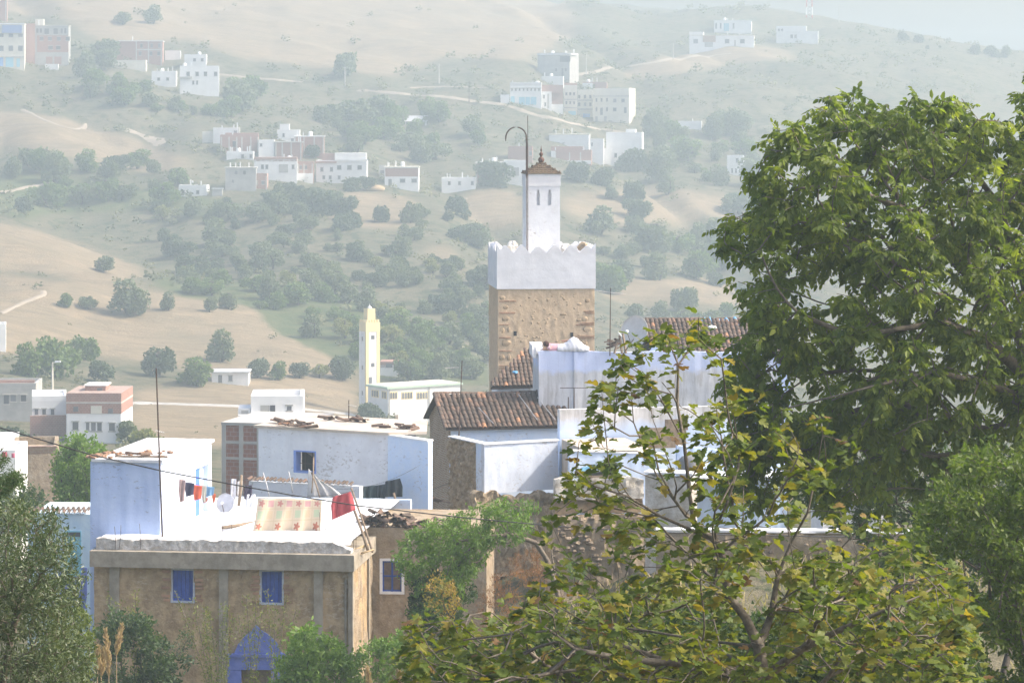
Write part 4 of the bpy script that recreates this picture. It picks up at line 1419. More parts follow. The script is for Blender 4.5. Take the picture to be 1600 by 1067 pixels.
for k in range(nl):
    h0 = lz1 + .003 + rise * k / nl; r0 = (wd / 2 + .06) * (1 - k / nl) + .02; r1 = (wd / 2 + .06) * (1 - (k + 1) / nl) + .05
    v = []
    for r, z in ((r0, h0), (r0 - .01, h0 + .035), (r1, h0 + rise / nl)):
        for sx, sy in ((-1, -1), (1, -1), (1, 1), (-1, 1)):
            v.append((ap[0] + sx * r, ap[1] + sy * r, z))
    f = [(3, 2, 1, 0), (8, 9, 10, 11)]
    for q in (0, 4):
        for i in range(4):
            j = (i + 1) % 4; f.append((q + i, q + j, q + 4 + j, q + 4 + i))
    m_.add(v, f)
M['cap_tile'] = mat('lichened_green_brown_tile', (0.13, 0.09, 0.058), (0.085, 0.06, 0.04), (0.17, .14, .08), scale=7, bump=1, bscale=16, w3=.7)
cap = m_.obj('cap_roof', M['cap_tile'], lan)
TILE_C = tile_mesh(0.36, 0.075, 0.062); TILE_C.materials[0] = M['cap_tile']
rr = random.Random(1)
for side in range(4):
    for k in range(9):
        s = -wd / 2 - .1 + (wd + .2) * (k + .5) / 9
        for row in range(4):
            q = row / 4.2
            if abs(s) > (wd / 2 + .1) * (1 - q): continue
            rad = (wd / 2 + .05) * (1 - q)
            a = side * math.pi / 2
            p = Vector((s, -rad, lz1 + .02 + rise * q))
            y2 = Vector((0, wd / 2 + .12, rise)).normalized(); x2 = Vector((1, 0, 0)); z2 = x2.cross(y2)
            mt = Matrix.Translation(Vector((ap[0], ap[1], 0))) @ Matrix.Rotation(a, 4, 'Z') @ basis(p, x2, y2, z2) @ Matrix.Scale(.62, 4)
            o = link('tile', TILE_C, cap); o.matrix_local = mt
fz = lz1 + rise
m_ = MB(); m_.lathe([(.05, 0), (.05, .05), (.12, .1), (.16, .2), (.12, .3), (.05, .34), (.05, .38), (.09, .43), (.10, .48), (.06, .55), (.03, .58), (.03, .62), (.05, .66), (.03, .72), (.015, .78), (.004, .9)], (ap[0], ap[1], fz - .08), 12)
m_.obj('finial', mat('rusty_copper', (.16, .085, .055), (.11, .06, .045), scale=10, rough=.6), MN, True)
# iron flag crook and lightning rod on the lantern
cx = fM.x(822.5, dl); cyy = dl - .08
pts = [(cx, cyy, zw - .3), (cx, cyy, fM.z(822, 280, dl)), (cx, cyy, fM.z(822, 272, dl)), (cx, cyy, fM.z(822, 225, dl))]
R0 = (fM.x(822.5, dl) - fM.x(790, dl)) / 2
for k in range(1, 13):
    a = math.pi * k / 12
    pts.append((cx - R0 + R0 * math.cos(a), cyy, fM.z(822, 216, dl) + R0 * math.sin(a) * 1.05))
pts.append((cx - 2 * R0, cyy, fM.z(790, 221, dl)))
m_ = MB(); m_.tube(pts, [.018, .018, .042, .042] + [.038] * 12 + [.015], 6); o = m_.obj('flag_crook', M['pole'], None); o.location = fM.o; o.rotation_euler = (0, 0, fM.rot)
tag(o, 'tall rusty iron crook hooking left beside the minaret lantern', 'flagpole')
m_ = MB(); m_.tube([(cx + .05, cyy - .07, zw - .3), (cx + .05, cyy - .07, fM.z(822, 181, dl))], [.02, .016], 5); o = m_.obj('lightning_rod', M['pole'], None); o.location = fM.o; o.rotation_euler = (0, 0, fM.rot)
tag(o, 'thin straight lightning rod rising above the iron crook', 'rod')
for k, (px, py, r, mt, lb) in enumerate(((801, 380, .3, 'rubble_white', 'white rubble heap on the minaret top left of the lantern'), (884, 384, .3, 'rubble_white', 'white rubble heap on the minaret top just right of the lantern'), (912, 382, .3, 'mud_grey', 'brown and white rubble heap at the right end of the minaret top'))):
    m_ = MB(); m_.lump((0, 0, 0), r, seed=k + 7, flat=.8, amp=.35, n=9, m=6); p = P(px, py + 4, 140.5)
    o = m_.obj('rubble_heap', M[mt], None); o.location = p; tag(o, lb, 'rubble')

# ------------------------------------------------------------------ antennas, dishes, cables
def antenna(label, px, y0, y1, Y, bars, r=.022, lean=0.0, name='antenna'):
    b = P(px, y1, Y)
    o = thing(name, label, 'antenna', loc=b)
    top = P(px + lean, y0, Y) - b
    m_ = MB(); m_.tube([(0, 0, 0), top], [r * 1.2, r * .8], 6); m_.obj('mast', M['pole'], o)
    for (dx0, dx1, py, tilt, nel) in bars:
        p0 = P(px + dx0, py, Y) - b; p1 = P(px + dx1, py + tilt, Y) - b
        m_ = MB(); m_.tube([p0, p1], .016, 5); m_.obj('boom', M['aluminium'] if nel else M['pole'], o)
        for k in range(nel):
            p = p0.lerp(p1, (k + .5) / nel)
            m_ = MB(); ln = .28 - .012 * k
            m_.tube([p + Vector((0, -ln, .02)), p + Vector((0, ln, -.02))], .008, 4); m_.obj('element', M['aluminium'], o)
    return o


antenna('tall dark aerial mast standing beside the blue block', 254, 575, 846, 95.9, [(-11, 3, 672, 4, 5)], .03, -10)
antenna('aerial mast with long yagi right of the minaret', 953, 450, 556, 121.5, [(-24, 24, 454, 6, 9)], .022, 1)
antenna('aerial mast rising in front of the tiled roof', 717, 563, 682, 118.5, [(-22, 0, 575, -1, 6)], .026, 5)
antenna('short rusty aerial on the roof of the long white house', 545, 625, 655, 114, [(-2, 12, 632, 3, 4)], .022, 0)
antenna('rusty T-shaped pole against the tall streaked wall', 897, 606, 664, 120.5, [(-22, 22, 606, 0, 0)], .03, 0, 'tee_pole')
antenna('short rusty post beside the T-shaped pole', 888, 620, 655, 120.6, [], .03, 0, 'post')


def dish(label, px, py, Y, rad, az, el, m=None):
    o = thing('satellite_dish', label, 'dish', loc=P(px, py, Y))
    n = 24; v = []; f = []
    rings = 5
    for side in (0, 1):
        for j in range(rings + 1):
            r = rad * j / rings
            for i in range(n):
                a = 2 * math.pi * i / n
                v.append((r * math.cos(a), .22 * rad * (j / rings) ** 2 * -1 + side * .02, r * math.sin(a)))
    N = (rings + 1) * n
    for side in (0, 1):
        for j in range(rings):
            for i in range(n):
                i2 = (i + 1) % n; q = (side * N + j * n + i, side * N + j * n + i2, side * N + (j + 1) * n + i2, side * N + (j + 1) * n + i)
                f.append(q if side else q[::-1])
    for i in range(n):
        i2 = (i + 1) % n; b = rings * n
        f.append((b + i, b + i2, N + b + i2, N + b + i))
    m_ = MB(); m_.add(v, f); d = m_.obj('reflector', m or M['dish'], o, True)
    d.rotation_euler = (R(el), 0, R(az))
    ax = Matrix.Rotation(R(az), 3, 'Z') @ Matrix.Rotation(R(el), 3, 'X')
    foc = ax @ Vector((0, -rad * .95, -rad * .1))
    m_ = MB(); m_.tube([ax @ Vector((0, -.2 * rad, -rad)), foc], .014, 5); m_.obj('feed_arm', M['pole'], o)
    m_ = MB(); m_.lump(foc, rad * .09 + .015, seed=1, amp=.05); m_.obj('feed_horn', M['plastic_white'], o)
    m_ = MB(); m_.tube([(0, .1, 0), (0, .12, -rad * 1.35)], .03, 6); m_.obj('mount_pole', M['pole'], o)
    return o


dish('big pale satellite dish standing in front of the dark tile roof', 994, 519, 124, .7, -38, -12, mat('bone_dish_paint', (.60, .58, .54), (.5, .48, .44), scale=2, rough=.6))
dish('grey satellite dish on the white flat roof behind the laundry', 353, 786, 102, .34, -20, -14)
dish('half-hidden grey dish at the right end of the long white house', 642, 678, 110.5, .27, -30, -10)
# junk leaning on the tall wall beside the big dish
o = thing('junk_pile', 'leaning planks and red tiles beside the big satellite dish', 'junk', loc=P(968, 552, 121.8))
for k, (a, b, c, d) in enumerate(((960, 552, 966, 530), (972, 552, 968, 524), (978, 552, 973, 521), (966, 518, 973, 528))):
    m_ = MB(); q = P(968, 552, 121.8); m_.tube([P(a, b, 121.8) - q, P(c, d, 122.0) - q], .05 if k < 3 else .03, 4); m_.obj('plank', M['wood'] if k < 3 else M['plastic_white'], o)
for k in range(14):
    q = link('tile', TILE_S, o); s = random.Random(k)
    q.location = P(955 + s.random() * 18, 542 - s.random() * 14 * s.random(), 122.3) - P(968, 552, 121.8); q.rotation_euler = (s.uniform(-.4, .4), s.uniform(-.5, .5), s.uniform(0, 3))

# cable crossing the view
pts = [(-60, 648), (0, 668), (145, 711), (260, 737), (360, 756), (460, 774), (560, 790), (640, 799), (720, 808), (860, 821), (1000, 830), (1140, 835), (1290, 838), (1440, 838), (1560, 836), (1700, 832)]
pw = []
for k, (a, b) in enumerate(pts):
    pw.append(P(a, b, 52 + 26 * k / (len(pts) - 1)))
m_ = MB(); m_.tube(pw, .0125, 6); o = m_.obj('cable', M['cable'], None, True); tag(o, 'black overhead cable sagging across the whole view', 'cable')

# ------------------------------------------------------------------ washing on the roof
def cloth(name, left, right, Y, m, label, cat, waves=3, amp=.04, nx=14, ny=12, group=None, dY=0.0):
    """left/right edges as picture points from top to bottom"""
    def along(pts, s):
        k = s * (len(pts) - 1); i = min(int(k), len(pts) - 2); f_ = k - i
        return (pts[i][0] + (pts[i + 1][0] - pts[i][0]) * f_, pts[i][1] + (pts[i + 1][1] - pts[i][1]) * f_)
    o0 = P((left[0][0] + right[0][0]) / 2, (left[0][1] + right[0][1]) / 2, Y)
    v, f, uv = [], [], []
    for j in range(ny + 1):
        s = j / ny
        a = along(left, s); b = along(right, s)
        for i in range(nx + 1):
            q = i / nx
            px = a[0] + (b[0] - a[0]) * q; py = a[1] + (b[1] - a[1]) * q
            y = Y + dY * q + amp * (.25 + s) * math.sin(q * waves * 2 * math.pi + 1.3 * s + Y) + amp * .4 * math.sin(q * waves * 4.7 + 3)
            v.append(P(px, py, y) - o0); uv.append((q, 1 - s))
    for j in range(ny):
        for i in range(nx):
            k = j * (nx + 1) + i
            f.append((k, k + nx + 1, k + nx + 2, k + 1))
    mb = MB(); mb.add(v, f)
    me = mb.mesh(name, m, True)
    ul = me.uv_layers.new(name='UVMap')
    for lp in me.loops:
        ul.data[lp.index].uv = uv[lp.vertex_index]
    o = link(name, me, None, o0)
    md = o.modifiers.new('thickness', 'SOLIDIFY'); md.thickness = .012
    return tag(o, label, cat, group)


def fabric(name, c, c2=None):
    return mat(name, c, c2 or tuple(.8 * x for x in c), scale=5, rough=.95, spec=.1, bump=.2, bscale=40)


# quilt print
t = NT('patchwork_quilt')
uvn = t.n('ShaderNodeUVMap'); sep = t.n('ShaderNodeSeparateXYZ'); t.l(uvn.outputs[0], sep.inputs[0])
u = t.math('MULTIPLY', sep.outputs[0], 7.0); vv = t.math('MULTIPLY', sep.outputs[1], 3.0)
fu = t.math('SUBTRACT', t.math('FRACT', u), .5); fv = t.math('SUBTRACT', t.math('FRACT', vv), .5)
iu = t.math('FLOOR', u); iv = t.math('FLOOR', vv)
odd = t.math('MODULO', iu, 2.0)
rad = t.math('SQRT', t.math('ADD', t.math('MULTIPLY', fu, fu), t.math('MULTIPLY', fv, fv)))
ang = t.math('ARCTAN2', fv, fu)
pet = t.math('MULTIPLY_ADD', t.math('COSINE', t.math('MULTIPLY', ang, 5.0)), .09, .27)
flower = t.math('LESS_THAN', rad, pet)
sq = t.math('MULTIPLY', t.math('LESS_THAN', t.math('ABSOLUTE', fu), .3), t.math('LESS_THAN', t.math('ABSOLUTE', fv), .32))
cell = t.math('MULTIPLY', t.math('LESS_THAN', t.math('ABSOLUTE', fu), .47), t.math('LESS_THAN', t.math('ABSOLUTE', fv), .46))
top = t.math('GREATER_THAN', iv, 1.5); bot = t.math('LESS_THAN', iv, .5)
mid = t.math('SUBTRACT', 1.0, t.math('ADD', top, bot))
even = t.math('SUBTRACT', 1.0, odd)
cream = t.mix(cell, (0.62, 0.50, 0.34), (0.68, 0.56, 0.42))
col = t.mix(t.math('MULTIPLY', t.math('MULTIPLY', mid, even), sq), cream, (0.52, 0.58, 0.40))
col = t.mix(t.math('MULTIPLY', t.math('MULTIPLY', mid, odd), t.math('MULTIPLY', sq, .5)), col, (0.66, 0.50, 0.30))
col = t.mix(t.math('MULTIPLY', t.math('MULTIPLY', top, even), flower), col, (0.58, 0.27, 0.23))
col = t.mix(t.math('MULTIPLY', t.math('MULTIPLY', top, odd), sq), col, (0.62, 0.36, 0.35))
col = t.mix(t.math('MULTIPLY', t.math('MULTIPLY', bot, even), flower), col, (0.48, 0.19, 0.13))
t.bsdf(col, .95, .1, t.noise(t.coords(), 30, 3), .2, .01)
cloth('quilt', [(403, 778), (401, 795), (398, 815), (395, 830)], [(503, 780), (502, 800), (500, 833)], 97.3, t.m, 'cream patchwork quilt with red flowers drying on the line', 'quilt', 3, .08, 28, 14)
cloth('shirt', [(520, 776), (517, 790), (519, 812)], [(548, 768), (552, 778), (556, 796)], 97.6, fabric('red_cotton', (.42, .085, .095)), 'red shirt hanging from the washing line', 'shirt', 2.5, .09)
cloth('sheet', [(482, 732), (481, 755), (480, 776)], [(497, 748), (520, 762), (538, 776)], 106.4, fabric('sheer_white_cloth', (.62, .60, .57)), 'sheer pale sheet draped under the blue-framed window', 'sheet', 3, .06)
dk = [(565, 760, 588, 779, (.05, .075, .085)), (588, 758, 602, 780, (.045, .06, .075)), (602, 752, 629, 776, (.04, .05, .06))]
lb = ['dark teal trousers, first of the dark clothes on the line', 'dark trousers in the middle of the dark clothes', 'dark jacket at the right end of the dark clothes']
for k, (x0, y0, x1, y1, c) in enumerate(dk):
    cloth('dark_garment', [(x0, y0), (x0 - 1, (y0 + y1) / 2), (x0, y1)], [(x1 - (4 if k == 2 else 0), y0 - (5 if k == 2 else 2)), (x1, (y0 + y1) / 2 - 4), (x1, y1)], 108.2, fabric('dark_cloth_%d' % k, c), lb[k], 'garment', 2.5, .05, group='dark clothes on the rear line')
for (x0, x1, y0, y1, c, lab) in ((280, 290, 748, 785, (.33, .24, .23), 'brown striped garment hanging first beside the blue block'), (290, 304, 753, 776, (.05, .05, .085), 'black shirt hanging between brown and orange clothes'),
                             (303, 316, 757, 782, (.55, .12, .07), 'orange-red shirt in front of the blue door'), (316, 323, 757, 786, (.42, .42, .38), 'grey rag hanging right of the orange-red shirt'),
                             (322, 335, 759, 776, (.17, .32, .50), 'small mid-blue cloth at the right end of the line'), (333, 337, 770, 786, (.55, .14, .07), 'tiny orange strip below the blue cloth'), (318, 325, 776, 786, (.48, .17, .10), 'small rust cloth beneath the blue cloth')):
    cloth('garment', [(x0, y0), (x0 - 1, (y0 + y1) / 2), (x0 + 1, y1)], [(x1, y0 + 2), (x1 - 1, (y0 + y1) / 2), (x1 - 2, y1 - 3)], 97.4 + (x0 - 280) * .04, fabric('cloth_%d' % x0, c), lab, 'garment', 1.5, .04, 8, 8, group='clothes beside the blue block')
for (x0, x1, y0, y1, c, lab) in ((361, 369, 748, 785, (.70, .69, .70), 'white towel left of the wooden post'), (371, 379, 752, 774, (.70, .68, .66), 'pale cloth right of the wooden post'), (382, 394, 758, 780, (.06, .05, .08), 'dark purple cloth above the white rag'), (385, 399, 772, 794, (.80, .82, .85), 'bright white rag left of the quilt')):
    cloth('towel', [(x0, y0), (x0 - 1, y1 - 6), (x0, y1)], [(x1, y0), (x1, y1 - 9), (x1 - 4, y1)], 103.2, fabric('towel_%d' % x0, c), lab, 'cloth', 1.5, .04, 8, 8, group='clothes around the wooden post')


def rod(name, a, b, Ya, Yb, r, m, label, cat, r2=None, group=None):
    p0, p1 = P(*a, Ya), P(*b, Yb)
    m_ = MB(); m_.tube([Vector((0, 0, 0)), (p1 - p0) * .5 + Vector((.02, 0, 0)), p1 - p0], [r, (r + (r2 or r)) / 2, r2 or r], 6)
    o = m_.obj(name, m, None, True, p0)
    return tag(o, label, cat, group)


rod('post', (373, 790), (377, 742), 103, 103, .06, M['wood'], 'weathered wooden post among the towels', 'post')
rod('pole', (582, 862), (549, 763), 95.6, 98.6, .035, M['wood'], 'leaning wooden pole propping the line by the red shirt', 'pole')
rod('pole', (575, 860), (554, 798), 95.8, 97, .05, M['wood'], 'short thick pole leaning at the roof corner', 'pole')
rod('pole', (487, 770), (490, 715), 106, 106.6, .03, M['wood'], 'thin stick holding up the sheer sheet', 'pole')
rod('pole', (500, 778), (487, 738), 105.8, 106.4, .03, M['wood'], 'crossed stick leaning behind the quilt', 'pole')
rod('pole', (422, 782), (411, 738), 106.2, 106.2, .022, M['aluminium'], 'pale thin pole behind the left corner of the quilt', 'pole')
rod('pole', (457, 770), (451, 737), 107.2, 107.2, .022, M['aluminium'], 'pale thin pole above the middle of the quilt', 'pole')
rod('pole', (620, 795), (615, 770), 107, 107.2, .05, M['wood'], 'stout prop under the dark clothes', 'pole')
for k, (px, y0, y1, Y) in enumerate(((186, 820, 858, 95.2), (180, 822, 858, 95.4), (219, 818, 858, 95.3), (345, 806, 856, 95.6), (362, 804, 856, 95.7), (500, 800, 862, 95.3), (506, 810, 860, 95.4), (552, 822, 866, 95.2), (556, 820, 864, 95.5))):
    rod('rebar', (px, y1), (px + (3 if k % 3 == 0 else -1), y0), Y, Y, .009, M['pole'], 'thin rusty rebar rod sticking up from the front edge of the white roof', 'rebar', group='rebar along the roof edge')


def line(a, b, Ya, Yb, sag, label, r=.006):
    p0, p1 = P(*a, Ya), P(*b, Yb); pts = []
    for k in range(13):
        s = k / 12; pts.append((p1 - p0) * s - Vector((0, 0, sag * 4 * s * (1 - s))))
    m_ = MB(); m_.tube(pts, r, 4); o = m_.obj('washing_line', M['cable'], None, True, p0); tag(o, label, 'line')


line((278, 748), (338, 762), 97.3, 99.8, .03, 'short washing line beside the blue block')
line((404, 777), (556, 766), 97.3, 97.6, .12, 'washing line carrying the quilt and red shirt')
line((486, 758), (655, 727), 106.4, 108.6, .42, 'rear washing line carrying the dark clothes')
line((360, 748), (412, 742), 103.2, 106, .1, 'washing line carrying the towels')
line((640, 772), (700, 755), 110, 114, .05, 'slack wire fixed to the brick gable', .01)
rod('plank', (348, 824), (398, 816), 97.2, 99.6, .06, M['wood'], 'grey plank lying on the white roof', 'plank')
for k, (px, py) in enumerate(((572, 862), (563, 866), (557, 858), (566, 856))):
    rod('plank', (px - 8, py + 2), (px + 12, py - 4 - k), 95.1 + .2 * k, 95.4 + .3 * k, .03, M['straw'], 'short offcut of wood at the right corner of the white roof', 'plank', group='offcuts at the roof corner')
# person asleep on top of the tall wall, head on folded arms
pc = bpy.data.meshes.new('person')
wt = P(852, 548.5, 122.2)
nodes = [((0.95, .12, .13), .13), ((.70, .12, .12), .125), ((.42, .12, .13), .14), ((.22, .12, .17), .12), ((.12, .10, .22), .06), ((.02, .06, .25), .10), ((-.03, .02, .26), .085),
         ((.24, -.10, .16), .065), ((.06, -.12, .07), .048), ((-.12, -.05, .06), .035), ((.24, .30, .16), .065), ((.04, .32, .09), .045), ((-.12, .18, .07), .035),
         ((1.05, .02, .16), .11), ((1.38, -.02, .13), .075), ((1.72, -.02, .06), .045), ((1.05, .24, .18), .11), ((1.12, .26, .42), .075), ((.82, .26, .40), .05), ((.66, .26, .40), .04),
         ((1.85, -.06, .05), .035)]
edges = [(0, 1), (1, 2), (2, 3), (3, 4), (4, 5), (5, 6), (3, 7), (7, 8), (8, 9), (3, 10), (10, 11), (11, 12), (0, 13), (13, 14), (14, 15), (0, 16), (16, 17), (17, 18), (18, 19), (15, 20)]
pc.from_pydata([n[0] for n in nodes], edges, [])
M['skin'] = mat('tanned_skin', (.42, .25, .17), (.38, .22, .15), scale=8, rough=.6)
pc.materials.append(M['skin'])
person = link('person', pc, None, wt)
person.modifiers.new('skin', 'SKIN')
sk = pc.skin_vertices[0].data
for i, n in enumerate(nodes):
    sk[i].radius = (n[1], n[1]); sk[i].use_root = (i == 0)
person.modifiers.new('sub', 'SUBSURF').levels = 2
person.modifiers['sub'].render_levels = 2
tag(person, 'person in pink shirt lying face down on the tall wall, head on folded arms', 'person')
m_ = MB(); m_.lump((.03, .07, .30), .125, seed=2, flat=1.0, amp=.06, n=14, m=10); m_.obj('hair', mat('dark_auburn_hair', (.075, .035, .028), (.05, .025, .02), scale=20), person, True)


def wrap(profile, m, name, parent, x0, x1, yc=.12, n=12):
    """cloth shell draped over the body: profile(s) -> (half width, height)"""
    v, f = [], []
    K = 26
    for i in range(K + 1):
        s = i / K; w, h = profile(s)
        for k in range(n + 1):
            a = math.pi * k / n
            wr_ = 1 + .05 * math.sin(i * 1.9 + k * 1.3)
            v.append((x0 + (x1 - x0) * s, yc - w * math.cos(a) * wr_, -.0 + h * math.sin(a) ** .8 * wr_))
    for i in range(K):
        for k in range(n):
            a = i * (n + 1) + k; f.append((a, a + 1, a + n + 2, a + n + 1))
    mb = MB(); mb.add(v, f); o = mb.obj(name, m, parent, True); o.modifiers.new('t', 'SOLIDIFY').thickness = .012
    return o


wrap(lambda s: (.26 - .03 * s, .30 - .02 * s), fabric('pink_cotton', (.72, .42, .47)), 'shirt', person, .15, .62)
wrap(lambda s: (.27 + .05 * math.sin(s * 3.1), .26 + .30 * math.exp(-((s - .52) / .22) ** 2) - .14 * max(0, s - .7) * 2.5), fabric('white_robe', (.76, .76, .78)), 'robe', person, .5, 1.82)
m_ = MB()
for k, (y0, y1) in enumerate(((-.12, .0), (.3, .2))):
    m_.tube([(.22, -.1 if k == 0 else .28, .17), (.10, -.12 if k == 0 else .31, .09)], [.085, .068], 8)
m_.obj('sleeve', fabric('pink_sleeve', (.74, .46, .50)), person, True)
m_ = MB()
for k in range(4):
    m_.tube([(-.12 - .0, -.06 + k * .022, .05), (-.18, -.03 + k * .022, .045), (-.22 + .01 * abs(k - 1), .0 + k * .02, .025)], [.012, .011, .008], 5)
m_.tube([(-.11, -.02, .06), (-.14, .03, .075), (-.17, .06, .06)], [.013, .011, .009], 5)
m_.obj('fingers', M['skin'], person, True)
m_ = MB(); m_.lump((-.085, .05, .235), .022, seed=1, amp=.02); m_.obj('nose', M['skin'], person, True)

# ------------------------------------------------------------------ houses on the hillside and in the valley
RECTS = []


def solve_rot(x0, x1, yb, Y, side, dep):
    best = None
    for k in range(-50, 51):
        fr = Frame(x0, yb, Y, k)
        w = fr.x(x1)
        if side >= 0: p = fr.to_world(w, dep, 0); tgt = x1 + side
        else: p = fr.to_world(0, dep, 0); tgt = x0 + side
        e = abs(800 + p.x / p.y * F - tgt)
        if best is None or e < best[0]: best = (e, k)
    return best[1]


def wrow(y0, y1, xs, w):
    """a row of windows: picture rows y0..y1, centres xs, width w"""
    return [(x - w / 2, y0, x + w / 2, y1) for x in xs]


def house(label, x0, x1, yt, yb, side=6, col='far_white', wins=(), Y=None, dep=None, parts=(), cap=None, name='house', cat='house', group='houses on the far hillside', doors=(), pil=(), top=None, Yo=0.0):
    if Y is None or group == 'houses on the far hillside':
        Yh = hit((x0 + x1) / 2, yb, 200)
        Y = Yh if Yh else (Y or 950.0)
    Y += Yo
    dep = dep or max(5.0, min(9.0, (x1 - x0) / F * Y * .8))
    rot = solve_rot(x0, x1, yb, Y, side, dep)
    fr = Frame(x0, yb, Y, rot)
    o = thing(name, label, cat, fr, group)
    RECTS.append((x0, x1 + max(side, 0), yt, yb))
    w = fr.x(x1); zt = fr.z((x0 + x1) / 2, yt)
    m_ = MB(); m_.box(0, w, 0, dep, -4.0, zt); m_.obj('wall', M[col], o)
    if cap:
        m_ = MB(); m_.box(-.2, w + .2, -.2, dep + .2, zt + .004, zt + .22); m_.obj('roof_slab', M[cap], o)
    else:
        t_ = .25
        m_ = MB(); m_.box(0, w, 0, t_, zt + .004, zt + .5).box(0, w, dep - t_, dep, zt + .004, zt + .5).box(0, t_, t_ + .002, dep - t_ - .002, zt + .004, zt + .5).box(w - t_, w, t_ + .002, dep - t_ - .002, zt + .004, zt + .5)
        m_.obj('parapet', M[col], o)
    for (a, b, c, d, off, dd, cm, nm) in parts:           # added volumes: pixel rectangle, front offset, depth
        q = fr.rect(a, b, c, d, off)
        m_ = MB(); m_.box(q[0], q[1], off, off + dd, q[2], q[3]); m_.obj(nm, M[cm], o)
    for (a, b, c, d) in wins:
        q = fr.rect(a, b, c, d)
        m_ = MB(); m_.box(q[0] - .1, q[1] + .1, -.07, .05, q[2] - .12, q[2] - .004).box(q[0] - .12, q[1] + .12, -.12, .05, q[3] + .004, q[3] + .12)
        wo_ = m_.obj('window', M['far_concrete'] if col != 'far_white' else M['far_grey'], o)
        m_ = MB(); m_.box(q[0], q[1], -.03, .05, q[2], q[3]); m_.obj('pane', M['glass_far'], wo_)
    for (a, b, c, d, cm) in doors:
        q = fr.rect(a, b, c, d); m_ = MB(); m_.box(q[0], q[1], -.045, .05, q[2], q[3]); m_.obj('door', M[cm], o)
    rk = random.Random(int(x0 * 3 + yt))
    if col in ('far_brick', 'far_grey', 'far_white') and group == 'houses on the far hillside' and w > 6:
        for _ in range(rk.randint(1, 4)):
            x, y = rk.uniform(.3, w - .3), rk.choice((.3, dep - .3)); hh = rk.uniform(.6, 1.3)
            m_ = MB(); m_.box(x - .13, x + .13, y - .13, y + .13, zt + .2, zt + .5 + hh); m_.obj('roof_post', M['far_white'], o)
        if rk.random() < .5:
            x = rk.uniform(1, w - 1); m_ = MB(); m_.lathe([(0, 0), (.5, 0), (.5, .9), (.3, 1.1), (0, 1.1)], (x, dep * .5, zt + .22), 10); m_.obj('roof_tank', M['far_white'], o)
    for px in pil:
        x = fr.x(px); m_ = MB(); m_.box(x - .16, x + .16, -.06, .05, -4, zt - .01); m_.obj('pillar', M['far_concrete'], o)
    return o, fr


M['garage_cyan'] = mat('cyan_garage_paint', (.30, .58, .68), (.26, .52, .64), scale=1)
M['garage_blue'] = mat('light_blue_garage_paint', (.22, .42, .75), (.2, .38, .7), scale=1)
M['awning_blue'] = mat('blue_awning', (.16, .24, .46), (.2, .28, .48), scale=2)
# upper left
house('cream apartment block with blue attic awnings at the left edge', -40, 38, 38, 105, 2, 'far_cream', wrow(53, 58, (-24, -8, 2, 17, 32), 7) + wrow(72, 80, (-24, -8, 2, 17, 32), 7), Y=800,
      parts=((3, 40, 34, 52, -.5, .4, 'awning_blue', 'awning'), (-38, 88, 38, 90, -.15, .1, 'far_concrete', 'cornice')), doors=((-4, 90, 5, 105, 'garage_blue'), (9, 90, 21, 105, 'garage_cyan'), (26, 92, 31, 105, 'garage_cyan')), cap='far_white')
house('pink brick house cut by the upper left corner', -40, 11, -12, 30, 1, 'far_brick', wrow(2, 9, (-20, -6), 5), Y=880, pil=(-10, 9))
house('half-built concrete block with open upper floor and brick infill', 55, 107, 41, 104, 3, 'far_grey', wrow(45, 52, (58.5, 64), 3) + wrow(45, 54, (73, 87), 7) + wrow(45, 53, (96.5, 102), 3) + wrow(58, 64, (65, 78, 92, 106), 6) + wrow(72, 78, (79, 91), 7), Y=812,
      parts=((58, 56, 107, 82, -.02, .1, 'far_brick', 'brick_infill'), (55, 30, 68, 40.5, 1, 3, 'far_cream', 'stair_tower')), doors=((72, 89, 82, 101, 'far_brick'), (85, 89, 96, 101, 'far_brick')), cap='far_concrete')
house('narrow pink brick wing left of the half-built block', 40, 54.5, 40, 100, 0, 'far_brick', Y=815)
house('tiny bright white hut below the half-built block', 70, 91, 103, 111, 1, 'far_white', Y=790, dep=3)
house('red brick block with cream concrete frame above the left trees', 178, 254, 65, 97, 2, 'far_brick', wrow(69, 75, (221, 237, 249), 3.5) + wrow(81, 87, (219, 236, 248), 4), Y=800, pil=(180, 213, 232, 252), cap='far_white',
      parts=((213, 77, 254, 79, -.06, .05, 'far_concrete', 'floor_band'),))
house('cream garden wall building below the red brick block', 170, 228, 97, 109, 2, 'far_cream', Y=780, dep=4)
house('low white annex left of the white hill house', 237, 275, 114, 136, 2, 'far_white', wrow(122, 126, (248, 262), 4), Y=760)
house('bright white two-storey hill house with terrace', 281, 342, 106, 150, 1, 'far_white', wrow(113, 119, (294, 308, 321, 337), 5) + wrow(127, 132, (302, 308), 3), Y=755, parts=((279, 120, 300, 123, -.5, .5, 'far_grey', 'balcony'),))
house('white upper storey with slanting roof behind the hill house', 258, 282, 82, 95, 1, 'far_white', Y=790, dep=4)
house('small white tower house above the white hill house', 288, 322, 88, 106, 2, 'far_white', wrow(92, 96, (304, 316), 4), Y=790)
